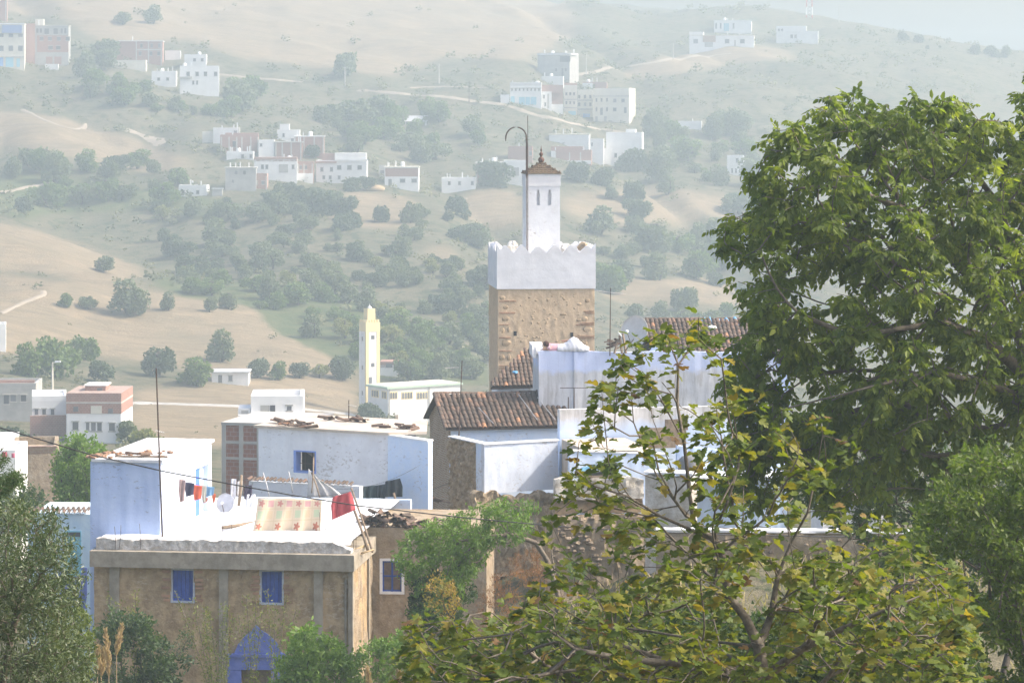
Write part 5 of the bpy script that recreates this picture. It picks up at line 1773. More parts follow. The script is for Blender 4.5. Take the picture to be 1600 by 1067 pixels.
# middle left cluster
house('small pale block at the left end of the hill village', 316, 334, 209, 224, 2, 'far_cream', Y=700, dep=5)
house('grey shed with slanting tin roof behind the brick row', 333, 372, 203, 226, 2, 'far_white', wrow(205, 210, (368,), 5), Y=705, parts=((346, 200, 374, 210, .5, 4, 'far_grey', 'upper_room'),))
house('long unplastered brick row with white columns', 344, 404, 214, 239, 1, 'far_brick', wrow(221, 230, (366,), 5), Y=695, pil=(346, 358, 370, 378, 392, 403), parts=((352, 214, 404, 208, 3, 4, 'far_brick', 'rear_wall'),))
house('white ground floor under the brick row', 354, 396, 240, 250, 2, 'far_white', wrow(242, 247, (379, 392), 4), Y=690, dep=4)
house('tall blank white gable beside the brick row', 404, 429, 222, 249, 1, 'far_white', wrow(225, 229, (408,), 3.5), Y=685)
house('red brick block with pale columns right of the white gable', 430, 472, 223, 250, 1, 'far_brick', Y=686, pil=(431, 441, 455, 470), cap='far_concrete')
house('white rooftop room with satellite dish above the brick blocks', 433, 468, 206, 222, 1, 'far_white', wrow(209, 214, (443,), 3), Y=712, parts=((437, 194, 452, 206, .5, 4, 'far_white', 'tower_room'),))
house('large red brick upper storey with white roof edge', 460, 506, 214, 248, 1, 'far_brick', wrow(217, 221, (450, 457), 4)[1:], Y=705, pil=(461, 475, 491, 505), cap='far_white')
house('white house with arched porch below the brick blocks', 397, 464, 253, 284, 1, 'far_white', wrow(258, 264, (410, 417, 458), 4), Y=668, parts=((397, 246, 464, 252.5, 0, 5, 'far_brick', 'brick_parapet'),), doors=((436, 257, 450, 270, 'far_grey'),))
house('brick and white house with pale blue door', 465, 490, 256, 286, 1, 'far_brick', wrow(259, 265, (470, 478), 3.5), Y=664, pil=(466, 475, 488), parts=((453, 271, 489, 287, -.6, .5, 'far_white', 'white_ground_floor'),), doors=())
house('grey and brick house on the slope with open attic', 352, 400, 263, 300, 1, 'far_grey', wrow(267, 273, (369, 382), 4) + wrow(281, 286, (364,), 3), Y=655, cap='far_concrete')
house('red brick balcony house above a white base', 373, 417, 275, 296, 2, 'far_brick', wrow(283, 288, (385, 411), 5), Y=646, doors=((394, 282, 403, 290, 'far_grey'),), pil=(374, 416), parts=((371, 297, 397, 311, -.3, 4, 'far_white', 'white_base'),))
house('wide white two-storey house with roof terrace', 494, 573, 254, 288, 2, 'far_white', wrow(262, 268, (503, 518), 4.5) + wrow(259, 265, (530, 546, 562), 6.5) + wrow(275, 280, (506, 516, 530), 4), Y=650,
      parts=((523, 239.5, 572, 253.5, .6, 6, 'far_white', 'upper_storey'), (492, 252, 526, 255, -.3, .3, 'far_brick', 'eave'), (523, 252, 575, 249, -.2, .2, 'far_white', 'balcony_wall'), (503, 240, 523, 254, 1.5, 4, 'far_brick', 'brick_room')))
house('house with brick upper floor under a pale roof slab', 601, 654, 262, 296, 1, 'far_white', wrow(280, 285, (629, 647), 8), Y=640, cap='far_cream',
      parts=((602, 263, 653, 276, -.05, .1, 'far_brick', 'brick_floor'),), doors=((607, 280, 612, 290, 'glass_far'), (606, 263, 609, 275, 'glass_far'), (642, 263, 645, 275, 'glass_far'), (628, 265, 637, 270, 'glass_far')))
house('grey rear room left of the brick-floored house', 592, 603, 262, 278, 0, 'far_grey', wrow(266, 271, (597,), 6), Y=644, dep=4)
house('plain white house on the bank left of the minaret', 690, 743, 281, 301, 1, 'far_white', wrow(284, 289, (702, 718, 738), 4), Y=660)
house('brick house with white roof lumps behind the dark trees', 744, 786, 255, 286, 1, 'far_brick', Y=690, pil=(745, 770, 785), cap='far_white')
house('white house with arched recess left of the crook', 787, 822, 254, 290, 1, 'far_white', wrow(260, 266, (794,), 4), Y=700, doors=((799, 262, 811, 275, 'far_grey'),))
house('small white cottage alone on the left slope', 279, 323, 293, 308, 4, 'far_white', wrow(298, 303, (286, 309), 4.5), Y=620)
sh, fsh = house('little shed with tilted tin roof beside the cottage', 332, 347, 296, 307, 1, 'far_grey', Y=622, dep=3, name='shed', cat='shed', cap='tin')
# centre right, behind the minaret lantern
house('red brick house left of the minaret crook', 794, 832, 232, 252, 1, 'far_brick', wrow(237, 243, (829,), 4), Y=730)
house('low white warehouse with shallow roof', 858, 920, 211, 229, 2, 'far_white', Y=790, cap='far_cream', dep=9)
house('long red brick house with white end wall', 861, 924, 238, 253, 1, 'far_brick', Y=735, pil=(868, 890, 907), parts=((861, 229, 912, 237, 3, 4, 'far_brick', 'rear_room'), (861, 236, 868, 249, -.1, .1, 'far_white', 'white_pier'), (878, 251, 923, 257, -.8, .7, 'far_white', 'white_terrace')))
house('narrow tall white house beside the long brick house', 922, 943, 220, 256, 1, 'far_white', wrow(224, 228, (925,), 2), Y=738)
house('broad white three-storey house with rooftop block', 947, 1003, 210, 262, 3, 'far_white', wrow(240, 246, (962, 975), 4) + wrow(252, 257, (965, 980), 4), Y=742, parts=((978, 202, 993, 209.5, 1, 4, 'far_white', 'roof_block'), (940, 232, 956, 260, -.6, .5, 'far_white', 'front_block')))
# terraced row on the road
house('white shop with pale cyan shutters at the left end of the terraced row', 797, 846, 134, 166, 1, 'far_white', wrow(139, 142, (800, 806, 812, 818, 824, 830, 836, 842), 2), Y=850, parts=((797, 129, 846, 133.5, 0, 6, 'far_white', 'roof_terrace'), (796, 137.5, 846, 138.7, -.3, .3, 'far_grey', 'cornice')),
      doors=((798, 151, 804, 165, 'garage_cyan'), (811, 152, 820, 164, 'garage_cyan'), (821, 152, 828, 164, 'garage_cyan'), (829, 152, 838, 164, 'garage_cyan')))
house('white boundary wall left of the terraced row', 782, 796, 151, 163, 0, 'far_white', Y=852, dep=2, name='boundary_wall', cat='wall')
house('narrow white house under a red brick storey', 847, 862, 146, 171, 0, 'far_white', wrow(149, 154, (850,), 2.5) + wrow(161, 166, (852,), 2.5), Y=848, parts=((846, 133, 880, 145.5, .3, 6, 'far_brick', 'brick_storey'),), doors=((855, 147, 858, 170, 'far_grey'),))
house('white and brick house with pale blue door in the terraced row', 861, 880, 148, 178, 0, 'far_brick', Y=846, parts=((860, 163, 880, 179, -.15, .1, 'far_white', 'white_ground_floor'),))
house('grey-white three-storey house in the middle of the terraced row', 881, 902, 136, 180, 0, 'far_cream', wrow(145, 149, (885, 891, 897), 3) + wrow(159, 163, (885, 891, 897), 2.5), Y=844, parts=((881, 130, 902, 135.5, 2, 4, 'far_brick', 'roof_room'), (880, 155, 903, 156.3, -.2, .2, 'far_grey', 'balcony'), (880, 168, 903, 169.3, -.2, .2, 'far_grey', 'balcony')), doors=((888, 174, 900, 180, 'garage_cyan'),))
house('pale house with two balconies in the terraced row', 903, 926, 143, 185, 0, 'far_cream', wrow(149, 154, (905, 914, 922.5), 3.5) + wrow(161, 166, (905, 914, 922.5), 3.5), Y=842, parts=((902, 156, 927, 158, -.35, .35, 'far_grey', 'balcony'), (902, 170, 927, 172, -.35, .35, 'far_grey', 'balcony')), doors=((911, 178, 922, 186, 'garage_blue'),))
house('cream corner house ending the terraced row', 927, 983, 141, 190, 10, 'far_cream', wrow(154, 159, (932, 940, 948.5), 2.7) + wrow(155, 160, (960.5, 973.5), 5) + wrow(168, 174, (932, 948.5), 2.7) + wrow(169, 174, (960.5,), 5), Y=840,
      parts=((968, 138, 982, 149, .5, 5, 'far_cream', 'roof_room'), (926, 150, 984, 151.2, -.2, .2, 'far_grey', 'cornice')), doors=((938, 169, 942, 180, 'glass_far'), (975, 168, 979, 177, 'glass_far'), (930, 182, 934, 190, 'far_grey'), (944, 182, 948, 190, 'far_grey')))
house('white rear house above the terraced row', 846, 880, 122, 134, 1, 'far_white', Y=872, dep=4)
house('white and brick rear house above the cream corner house', 910, 948, 131, 141, 1, 'far_brick', Y=866, parts=((910, 130, 926, 141, -.1, .1, 'far_white', 'white_part'),), dep=4)
house('tall grey house with sunlit yellow flank', 840, 890, 86, 126, 14, 'far_grey', wrow(107, 112, (869, 884), 3) + wrow(107, 121, (879,), 3), Y=900, parts=((875, 88, 891, 97, -.08, .1, 'glass_far', 'loggia_shade'), (839, 84, 892, 86, -.2, 6, 'far_white', 'roof_edge')))  # dark panel on the front stands for the shade inside the loggia
# school on the ridge
house('front white school wing with tiled porch on the ridge', 1077, 1178, 56, 75, 1, 'far_white', wrow(62, 68, (1087, 1136, 1160), 7), Y=985, parts=((1098, 56, 1118, 66, -.2, .1, 'tile_loose', 'porch_roof'), (1077, 50, 1099, 56, 0, 6, 'far_white', 'raised_end')), doors=((1101, 63, 1114, 74, 'far_grey'), (1147, 63, 1150, 75, 'far_grey')), cap='far_cream')
house('rear white school block on the ridge', 1116, 1174, 33, 52, 1, 'far_white', wrow(37, 45, (1119, 1126, 1146), 2.5), Y=1020, doors=((1131, 37, 1139, 49, 'cyan'),), cap='far_white')
house('right white school block in front of the radio tower', 1213, 1278, 50, 67, 1, 'far_white', wrow(46, 50, (1217, 1222), 3) + wrow(55, 60, (1237, 1243), 4), Y=1000, parts=((1213, 41, 1260, 49.5, 0, 5, 'far_white', 'upper_part'),), cap='far_white')
house('small white house among the hazy trees left of the walnut', 1136, 1162, 246, 275, 1, 'far_white', wrow(248, 254, (1152,), 4) + wrow(264, 270, (1144, 1150, 1156), 2), Y=800)
house('low white roof peeping over the hazy poplars', 1060, 1096, 192, 202, 1, 'far_white', Y=850, dep=4)
# valley floor, left
house('grey concrete house with sunlit right flank at the left edge', -60, 56, 606, 660, 10, 'far_grey', wrow(617, 627, (-20, 21, 37), 8) + wrow(617, 631, (10,), 8), Y=330, group='houses on the valley floor', parts=((-50, 603, 38, 606, .5, .3, 'far_white', 'parapet_cap'), (-60, 594, 54, 606, 5, .3, 'far_brick', 'rear_parapet')))
house('white house over a red brick ground floor behind the trees', 50, 104, 626, 693, 0, 'far_white', wrow(639, 648, (57, 69, 82), 5.5), Y=305, group='houses on the valley floor', parts=((47, 649, 103, 682, -.6, .5, 'far_brick', 'brick_ground_floor'), (68, 618, 100, 626, 2, 3, 'far_white', 'roof_room')), dep=7)
hb, fhb = house('brick-topped white house with square roof room, brightly lit on its right', 104, 189, 622, 696, 19, 'far_white', wrow(659, 671, (118, 137, 180), 9)[:1] + wrow(660, 672, (137,), 5) + wrow(660, 673, (146, 155.5), 7) + wrow(661, 673, (175,), 9), Y=300, group='houses on the valley floor', dep=8, name='brick_house')
a_, b_, c_, d_ = fhb.rect(104, 646, 189, 622)
m_ = MB(); m_.box(a_ - .04, b_ + .04, -.04, 8.04, c_, d_ + .52); m_.obj('brick_storey', M['far_brick'], hb)
for (x0, x1, y0, y1, cm) in ((114.5, 122.5, 635, 643, 'glass_far'), (169, 176.5, 638, 646, 'glass_far'), (142, 159, 634, 646, 'far_cream')):
    q = fhb.rect(x0, y0, x1, y1, -.04); m_ = MB(); m_.box(q[0], q[1], -.08, -.02, q[2], q[3]); m_.obj('window', M[cm], hb)
q = fhb.rect(104, 628, 189, 630.5, -.04); m_ = MB(); m_.box(q[0] - .05, q[1] + .05, -.07, 8.07, q[2], q[3]); m_.obj('tie_beam', M['far_concrete'], hb)
q = fhb.rect(133, 619, 165, 603, 2.5); m_ = MB(); m_.box(q[0], q[1], 2.5, 5.5, d_ - 1, q[3]); m_.obj('roof_room', M['far_brick'], hb)
m_ = MB(); m_.box(q[0] - .12, q[1] + .12, 2.4, 5.6, q[3] + .003, q[3] + .12); m_.obj('roof_room_slab', M['far_white'], hb)
q = fhb.rect(152, 606, 160, 614, 2.5); m_ = MB(); m_.box(q[0], q[1], 2.46, 2.52, q[2], q[3]); m_.obj('window', M['glass_far'], hb)
house('low white farmhouse with grey sheet roof by the valley trees', 331, 388, 583, 598, 3, 'far_white', wrow(587, 595, (360,), 6), Y=430, group='houses on the valley floor', doors=((341, 586, 347, 598, 'glass_far'),), cap='tin', dep=5)
fa = Frame(328, 583, 428, 0)
house('white villa with sloping wing behind the long white house', 392, 474, 629, 690, 2, 'far_white', wrow(634, 641, (452,), 7), Y=215, group='houses on the valley floor', doors=((407, 633, 421, 647, 'far_grey'), (422, 633, 430, 647, 'glass_far')), parts=((372, 648, 484, 690, -.5, .45, 'far_white', 'terrace_wall'), (372, 638, 391, 690, .2, 3, 'far_white', 'side_wing'), (377, 641, 388, 646, .15, .1, 'far_grey', 'window_recess')))
house('small brick-topped white house behind the yellow minaret', 594, 621, 575, 592, 2, 'far_white', Y=455, group='houses on the valley floor', parts=((594, 565, 621, 574.5, 0, 4, 'far_brick', 'brick_storey'),), doors=((603, 568, 613, 574, 'glass_far'),), dep=4)
house('white house clipped by the left edge above the valley', -40, 9, 512, 546, 1, 'far_white', Y=430, group='houses on the valley floor')
house('white flat-roofed house by the cable at the left edge', -60, 22, 694, 790, 3, 'far_white', Y=190, group='houses on the valley floor', cap='far_white')
house('whitewashed yard wall house at the left edge under the cable', -60, 24, 716, 800, 18, 'far_white', Y=178, group='houses on the valley floor', dep=5)
house('rough brick-parapet house between yard wall and big green tree', 20, 90, 710, 800, 2, 'mud_grey', Y=186, group='houses on the valley floor', dep=6, parts=((20, 697, 88, 709.5, 0, .3, 'far_brick', 'brick_parapet'),))
cloth('carpet', [(3, 706), (3, 714)], [(11, 706), (11, 714)], 176.5, fabric('pink_rug', (.62, .12, .2)), 'bright pink rug airing on the yard wall', 'rug', 1, .02, 4, 4)
cloth('carpet', [(18, 708), (18, 715)], [(23, 708), (23, 715)], 176.6, fabric('pink_rug_small', (.66, .16, .24)), 'small pink rug right of the bright pink rug', 'rug', 1, .02, 4, 4)
# wooden shed on the slope
Ys = hit(650, 196); fsd = Frame(634, 196, Ys, -8)
o = thing('open_shed', 'open shed with pale tin roof alone on the upper slope', 'shed', fsd)
w_ = fsd.x(666); h_ = fsd.z(650, 190)
m_ = MB(); m_.add([(-.6, -1, h_), (w_ + .6, -1, h_), (w_, 2.5, h_ + 1.6), (.6, 2.5, h_ + 1.6), (w_ + .6, 6, h_), (-.6, 6, h_)], [(0, 1, 2, 3), (3, 2, 4, 5)]); m_.obj('roof', M['tin'], o)
for s in (0, .33, .66, 1):
    m_ = MB(); m_.box(w_ * s - .12, w_ * s + .12, -.6, -.3, -2, h_); m_.obj('post', M['far_white'], o)
m_ = MB(); m_.box(0, w_, 4, 4.2, -2, h_); m_.obj('back_wall', M['far_grey'], o)
# hay and sheds on the shoulder
p = P(585, 296, hit(585, 298)); m_ = MB(); m_.lump((0, 0, 0), 1.6, seed=3, flat=.62, amp=.1, n=12, m=8); m_.v = [(x * 1.7, y, z) for x, y, z in m_.v]; o = m_.obj('haystack', M['straw'], None, True, p); tag(o, 'pale covered haystack on the shoulder below the brick-floored house', 'haystack')
p = P(508, 322, hit(508, 323)); m_ = MB(); m_.lump((0, 0, 0), 1.0, seed=5, flat=.55, amp=.1, n=12, m=8); o = m_.obj('haystack', mat('pink_tarp', (.5, .22, .18), (.45, .2, .17)), None, True, p); tag(o, 'small reddish covered stack in the straw field', 'haystack')

# ------------------------------------------------------------------ yellow and white mosque in the valley
fV = Frame(572, 655, 420, 29)
V = thing('mosque_minaret', 'slender yellow and white square minaret in the valley', 'minaret', fV)
vw = fV.x(593); vt = fV.z(582, 505)
m_ = MB(); m_.box(0, vw, 0, vw, -3, vt); m_.obj('shaft', M['far_white'], V)
tr = .42
for (a, b) in ((0, tr), (vw - tr, vw)):
    m_ = MB(); m_.box(a - .03, b + .03, -.05, .3, -3, vt - .01); m_.obj('yellow_pilaster', M['yellow'], V)
    if a > 0:
        m_ = MB(); m_.box(-.05, .3, a, b + .03, -3, vt - .01); m_.obj('yellow_pilaster', M['far_white'], V)
m_ = MB(); m_.box(-.06, vw + .06, -.06, vw + .06, fV.z(582, 518), vt + .1); m_.obj('yellow_band', M['yellow'], V)
for k in range(5):
    for sd in (0, 1):
        c = vw * (k + .5) / 5; m_ = MB()
        if sd == 0: m_.box(c - .14, c + .14, -.06, .14, vt + .102, vt + .5)
        else: m_.box(-.062, .14, c - .14, c + .14, vt + .102, vt + .49)
        m_.obj('merlon', M['yellow'], V)
m_ = MB(); c = vw / 2; q = .62; m_.box(c - q, c + q, c - q, c + q, vt + .1, fV.z(577, 483)); m_.obj('lantern', M['yellow'], V)
m_ = MB(); m_.lathe([(.3, 0), (.32, .1), (.22, .3), (.06, .38), (.03, .7), (0, .75)], (c, c, fV.z(577, 483)), 12); m_.obj('dome', M['far_white'], V, True)
for py in (527, 570):
    q = fV.rect(580, py - 3, 585, py + 3); m_ = MB(); m_.box(q[0], q[1], -.04, .03, q[2], q[3]); m_.obj('window', M['glass_far'], V)
q = fV.rect(576, 589, 581, 602); m_ = MB(); m_.box(q[0], q[1], -.06, .03, q[2], q[3]); m_.obj('door', M['glass_far'], V)
for py in (530, 575, 615):
    z = fV.z(572, py); m_ = MB(); m_.box(-.04, .03, vw * .45, vw * .62, z - .3, z + .3); m_.obj('window', M['glass_far'], V)
fU = Frame(606, 658, 412, 35)
U = thing('mosque_hall', 'long white prayer hall with arched windows beside the yellow minaret', 'mosque', fU)
uw = fU.x(720); ut = fU.z(606, 608); ud = 5.2
m_ = MB(); m_.box(0, uw, 0, ud, -3, ut); m_.obj('wall', M['far_white'], U)
M['pale_green'] = mat('pale_green_trim', (.45, .56, .45), (.42, .52, .42), scale=1)
m_ = MB(); m_.box(-.25, uw + .2, -.25, ud + .2, ut + .003, ut + .3); m_.obj('roof_slab', M['pale_green'], U)
m_ = MB(); m_.box(.2, uw - .2, -.1, ud + .1, ut + .302, ut + .36); m_.obj('roof', M['far_cream'], U)
for (x0, x1, n) in ((609, 620.5, 3), (627.5, 644.5, 4), (651, 668, 4), (677.5, 695, 4)):
    q = fU.rect(x0, 613, x1, 622.5); wd_ = (q[1] - q[0]) / n
    m_ = MB(); m_.box(q[0] - .08, q[1] + .08, -.04, .02, q[2] - .1, q[3] + .12); wo_ = m_.obj('window', M['yellow'], U)
    for k in range(n):
        a = q[0] + wd_ * k + wd_ * .14; b = a + wd_ * .72; h2 = (b - a) / 2; z1 = q[3] - h2
        pts = [(a, q[2]), (b, q[2]), (b, z1)] + [((a + b) / 2 + h2 * math.cos(t_ * math.pi / 5), z1 + h2 * math.sin(t_ * math.pi / 5)) for t_ in range(1, 5)] + [(a, z1)]
        m_ = MB(); m_.prism(pts, -.07, -.03); m_.obj('pane', M['glass_far'], wo_)
for (a, b, n) in ((.35, 1.5, 2), (2.4, 4.2, 3)):            # windows of the short left flank
    z0, z1 = ut - 1.3, ut - .45
    m_ = MB(); m_.box(-.04, .02, a - .08, b + .08, z0 - .1, z1 + .12); wo_ = m_.obj('window', M['yellow'], U)
    for k in range(n):
        c0 = a + (b - a) * (k + .14) / n; c1 = a + (b - a) * (k + .86) / n
        m_ = MB(); m_.box(-.07, -.03, c0, c1, z0, z1); m_.obj('pane', M['glass_far'], wo_)
for px in (608, 670):
    x = fU.x(px); m_ = MB(); m_.tube([(x, -.12, -1), (x, -.12, ut)], .07, 5); m_.obj('drain_pipe', M['far_grey'], U)
for (x0, x1, y0, y1, cm) in ((608, 613, 649, 657, 'glass_far'), (616, 622, 648, 658, 'wood')):
    q = fU.rect(x0, y0, x1, y1); m_ = MB(); m_.box(q[0], q[1], -.05, .03, q[2], q[3]); m_.obj('door', M[cm], U)

# ------------------------------------------------------------------ poles on the hillside
def hpole(label, px, y0, y1, r=.14, m='far_concrete', cat='pole', name='utility_pole', Y=None, lamp=False):
    Y = Y or hit(px, y1) or 1050
    b = P(px, y1, Y)
    o = thing(name, label, cat, loc=b)
    h = (P(px, y0, Y) - b).z
    m_ = MB(); m_.tube([(0, 0, -1), (0, 0, h)], [r * 1.2, r * .7], 6); m_.obj('mast', M[m], o)
    if lamp:
        m_ = MB(); m_.tube([(0, 0, h - .1), (.5, -.1, h + .1)], .06, 5); m_.obj('bracket', M[m], o)
        m_ = MB(); m_.box(.3, .9, -.25, .05, h, h + .15); m_.obj('lamp_head', M['plastic_white'], o)
    else:
        m_ = MB(); m_.box(-.6, .6, -.06, .06, h - .5, h - .38); m_.obj('crossarm', M[m], o)
    return o


hpole('pale concrete pole on the slope above the hill village', 539, 104, 138, .2)
hpole('pale pole beside the hillside road junction', 686, 100, 131, .18)
hpole('dark pole on the hillside road left of the lantern', 733, 127, 161, .14, 'pole')
hpole('pale pole on the slope right of the tall grey house', 916, 85, 118, .14)
hpole('short pale pole at the left of the school yard', 1052, 68, 94, .16)
hpole('thin pole on the skyline right of the radio tower', 1311, 8, 36, .16, 'far_concrete')
hpole('street lamp on a pale pole between the valley houses', 82, 566, 622, .13, 'far_cream', 'lamp', 'street_lamp', 318, True)
Yt = 1110; b = P(1264.5, 28, Yt)
o = thing('radio_tower', 'red and white lattice radio tower on the skyline', 'tower', loc=b)
for (sx, sy) in ((-1, -1), (1, -1), (1, 1), (-1, 1)):
    for k in range(6):
        m_ = MB(); m_.tube([(sx * 1.1 * (1 - k * .03), sy * 1.1 * (1 - k * .03), k * 3 - 2), (sx * 1.1 * (1 - (k + 1) * .03), sy * 1.1 * (1 - (k + 1) * .03), k * 3 + 1)], .13, 4)
        m_.obj('leg_section', M['far_white'] if k % 2 else mat('tower_red', (.5, .1, .08)) if k == 0 and sx == -1 and sy == -1 else bpy.data.materials['tower_red'], o)
for k in range(12):
    for s in (-1, 1):
        m_ = MB(); a = 1.1 * (1 - k * .015); m_.tube([(-a * s, -a, k * 1.5 - 2), (a * s, -a, k * 1.5 - .5)], .05, 4); m_.obj('brace', M['far_white'], o)

# ------------------------------------------------------------------ foliage tools
def norm(a):
    return a / np.maximum(1e-9, np.linalg.norm(a, axis=-1, keepdims=True))


LEAF_V = np.array([(0, 0, 0), (.3, .5, .06), (.3, -.5, .06), (.72, .36, .03), (.72, -.36, .03), (1, 0, -.06)], float)
LEAF_F = np.array([(0, 1, 3, 5), (0, 5, 4, 2)])


def leaf_tmpl(width):
    v = LEAF_V.copy(); v[:, 1] *= width; v[:, 2] *= width * 2
    return v, LEAF_F


def compound(nl=7, ll=.42, w=.42, droop=.25, seed=0):
    """pinnate leaf: leaflets along a stalk, unit length"""
    rr = np.random.default_rng(seed)
    V, Fc = [], []
    tv, tf = leaf_tmpl(w)
    k = 0
    for i in range(nl):
        if i == nl - 1: s, side = 1.0, 0
        else: s, side = .3 + .7 * (i // 2) / (nl // 2), (1 if i % 2 else -1)
        base = np.array([s * .75, 0, -droop * s * s * .6])
        ang = side * R(62) + rr.normal(0, .15); pitch = -R(25 + 30 * rr.random()) * (1 if side else .8)
        L = ll * (1.15 if side == 0 else rr.uniform(.8, 1.1))
        d = np.array([math.cos(ang) * math.cos(pitch), math.sin(ang) * math.cos(pitch), math.sin(pitch)])
        nrm = norm(np.array([rr.normal(0, .25), rr.normal(0, .25), 1.0]))
        e2 = norm(np.cross(nrm, d)); e3 = np.cross(d, e2)
        V.append(base + (tv[:, :1] * d + tv[:, 1:2] * e2 + tv[:, 2:3] * e3) * L)
        Fc.append(tf + k); k += len(tv)
    return np.concatenate(V), np.concatenate(Fc)


def fan_leaf(pts, cup=.12, seed=0):
    """lobed leaf as a fan of triangles round its stalk point"""
    rr = np.random.default_rng(seed)
    v = [(.28, 0, 0)]
    for x, y in pts:
        v.append((x, y, cup * (abs(y) * .9 - (x - .3) ** 2 * .6) + rr.normal(0, .02)))
    n = len(pts)
    f = [(0, 1 + i, 1 + (i + 1) % n) for i in range(n)]
    return np.array(v), np.array(f)


FIG_PTS = [(0, 0), (-.06, .15), (.02, .30), (.16, .42), (.31, .47), (.42, .40), (.43, .26), (.50, .21), (.64, .33), (.77, .31), (.82, .20), (.76, .12), (.90, .11), (1.0, 0)]
FIG_PTS = FIG_PTS + [(x, -y) for x, y in FIG_PTS[-2:0:-1]]


def frames(D, N):
    ex = norm(D); ey = norm(np.cross(N, ex)); ez = np.cross(ex, ey)
    return ex, ey, ez


def leaf_mesh(name, tm, C, D, N, S, tint, mt):
    tv, tf = tm
    ex, ey, ez = frames(D, N)
    S = np.asarray(S)[:, None, None]
    V = C[:, None] + (tv[None, :, :1] * ex[:, None] + tv[None, :, 1:2] * ey[:, None] + tv[None, :, 2:3] * ez[:, None]) * S
    n, k = len(C), len(tv)
    Fc = (tf[None] + (np.arange(n) * k)[:, None, None]).reshape(-1, tf.shape[1])
    me = bpy.data.meshes.new(name)
    me.vertices.add(n * k); me.vertices.foreach_set('co', V.astype(np.float32).ravel())
    me.loops.add(Fc.size); me.loops.foreach_set('vertex_index', Fc.ravel().astype(np.int32))
    me.polygons.add(len(Fc))
    me.polygons.foreach_set('loop_start', (np.arange(len(Fc)) * Fc.shape[1]).astype(np.int32))
    me.polygons.foreach_set('loop_total', np.full(len(Fc), Fc.shape[1], np.int32))
    at = me.attributes.new('tint', 'FLOAT', 'POINT')
    at.data.foreach_set('value', np.repeat(tint, k).astype(np.float32))
    me.materials.append(mt)
    me.update(calc_edges=True)
    return me


def rand_unit(n, rg, up=0.0):
    a = rg.normal(0, 1, (n, 3)); a[:, 2] += up
    return norm(a)


class Skel:
    """branches grown from given stems towards tip points"""
    def __init__(s):
        s.p = []; s.par = []; s.len = []; s.w = []

    def stem(s, pts, root=-1, step=None):
        last = root
        for q in pts:
            s.p.append(np.array(q, float)); s.par.append(last)
            s.len.append(0 if last < 0 else s.len[last] + np.linalg.norm(s.p[-1] - s.p[last])); s.w.append(0)
            last = len(s.p) - 1
        return last

    def grow(s, tips, k=.35, step=.4, up=.25, rg=rng, min_i=0):
        s.tips = []
        tips = np.asarray(tips)
        A = np.array(s.p)
        d0 = np.min(np.linalg.norm(tips[:, None] - A[None], axis=2), axis=1)
        cap = 400000
        AA = np.empty((cap, 3)); LL = np.empty(cap); m = 0
        for q in tips[np.argsort(d0)]:
            e = len(s.p)
            AA[m:e] = s.p[m:e]; LL[m:e] = s.len[m:e]; m = e
            df = AA[min_i:m] - q
            c = np.sqrt(np.einsum('ij,ij->i', df, df)) + k * LL[min_i:m]
            i = int(np.argmin(c)) + min_i
            a = s.p[i]; d = np.linalg.norm(q - a)
            n = max(1, int(d / step))
            pd = a - s.p[s.par[i]] if s.par[i] >= 0 else np.array([0, 0, 1.0])
            pd = norm(pd)
            ctrl = a + pd * d * .35 + np.array([0, 0, -up * d * .4])
            pts = []
            for j in range(1, n + 1):
                t_ = j / n
                b = (1 - t_) ** 2 * a + 2 * t_ * (1 - t_) * ctrl + t_ * t_ * q
                if j < n: b = b + rg.normal(0, .03 * step, 3)
                pts.append(b)
            s.tips.append(s.stem(pts, i))
        return s

    def mesh(s, name, mt, r_tip=.006, pw=.5, rmax=9, n=5, rmin_drop=0.0):
        w = np.zeros(len(s.p))
        for t_ in s.tips: w[t_] += 1
        for i in range(len(s.p) - 1, -1, -1):
            if s.par[i] >= 0: w[s.par[i]] += w[i]
        r = np.minimum(rmax, r_tip * np.maximum(w, 1) ** pw)
        s.r = r
        V, Fc = [], []
        for i in range(len(s.p)):
            j = s.par[i]
            if j < 0 or r[i] < rmin_drop: continue
            a, b = s.p[j], s.p[i]
            d = b - a; L = np.linalg.norm(d)
            if L < 1e-5: continue
            d = d / L
            x = norm(np.cross(d, np.array([.31, .88, .36]))); y = np.cross(d, x)
            base = len(V)
            rj = min(r[j], r[i] * 1.35)
            b2 = b + d * r[i] * .3
            for (c, q) in ((a, rj), (b2, r[i])):
                for k in range(n):
                    th = 2 * math.pi * k / n
                    V.append(c + (x * math.cos(th) + y * math.sin(th)) * q)
            for k in range(n):
                k2 = (k + 1) % n
                Fc.append((base + k, base + k2, base + n + k2, base + n + k))
        me = bpy.data.meshes.new(name)
        me.from_pydata([tuple(v) for v in V], [], Fc)
        me.materials.append(mt); me.polygons.foreach_set('use_smooth', [True] * len(me.polygons)); me.update()
        return me


def px_points(poly, n, Y0, Y1, rg, keep=None, ysq=None):
    """points spread in a picture outline between two distances"""
    poly = [tuple(p) for p in poly]
    xs = [p[0] for p in poly]; ysq_ = [p[1] for p in poly]
    out = []
    while len(out) < n:
        px = rg.uniform(min(xs), max(xs), 400); py = rg.uniform(min(ysq_), max(ysq_), 400)
        m = inpoly(poly, px, py)
        for a, b in zip(px[m], py[m]):
            if keep and not keep(a, b): continue
            out.append(tuple(P(a, b, rg.uniform(Y0, Y1))))
            if len(out) >= n: break
    return np.array(out)


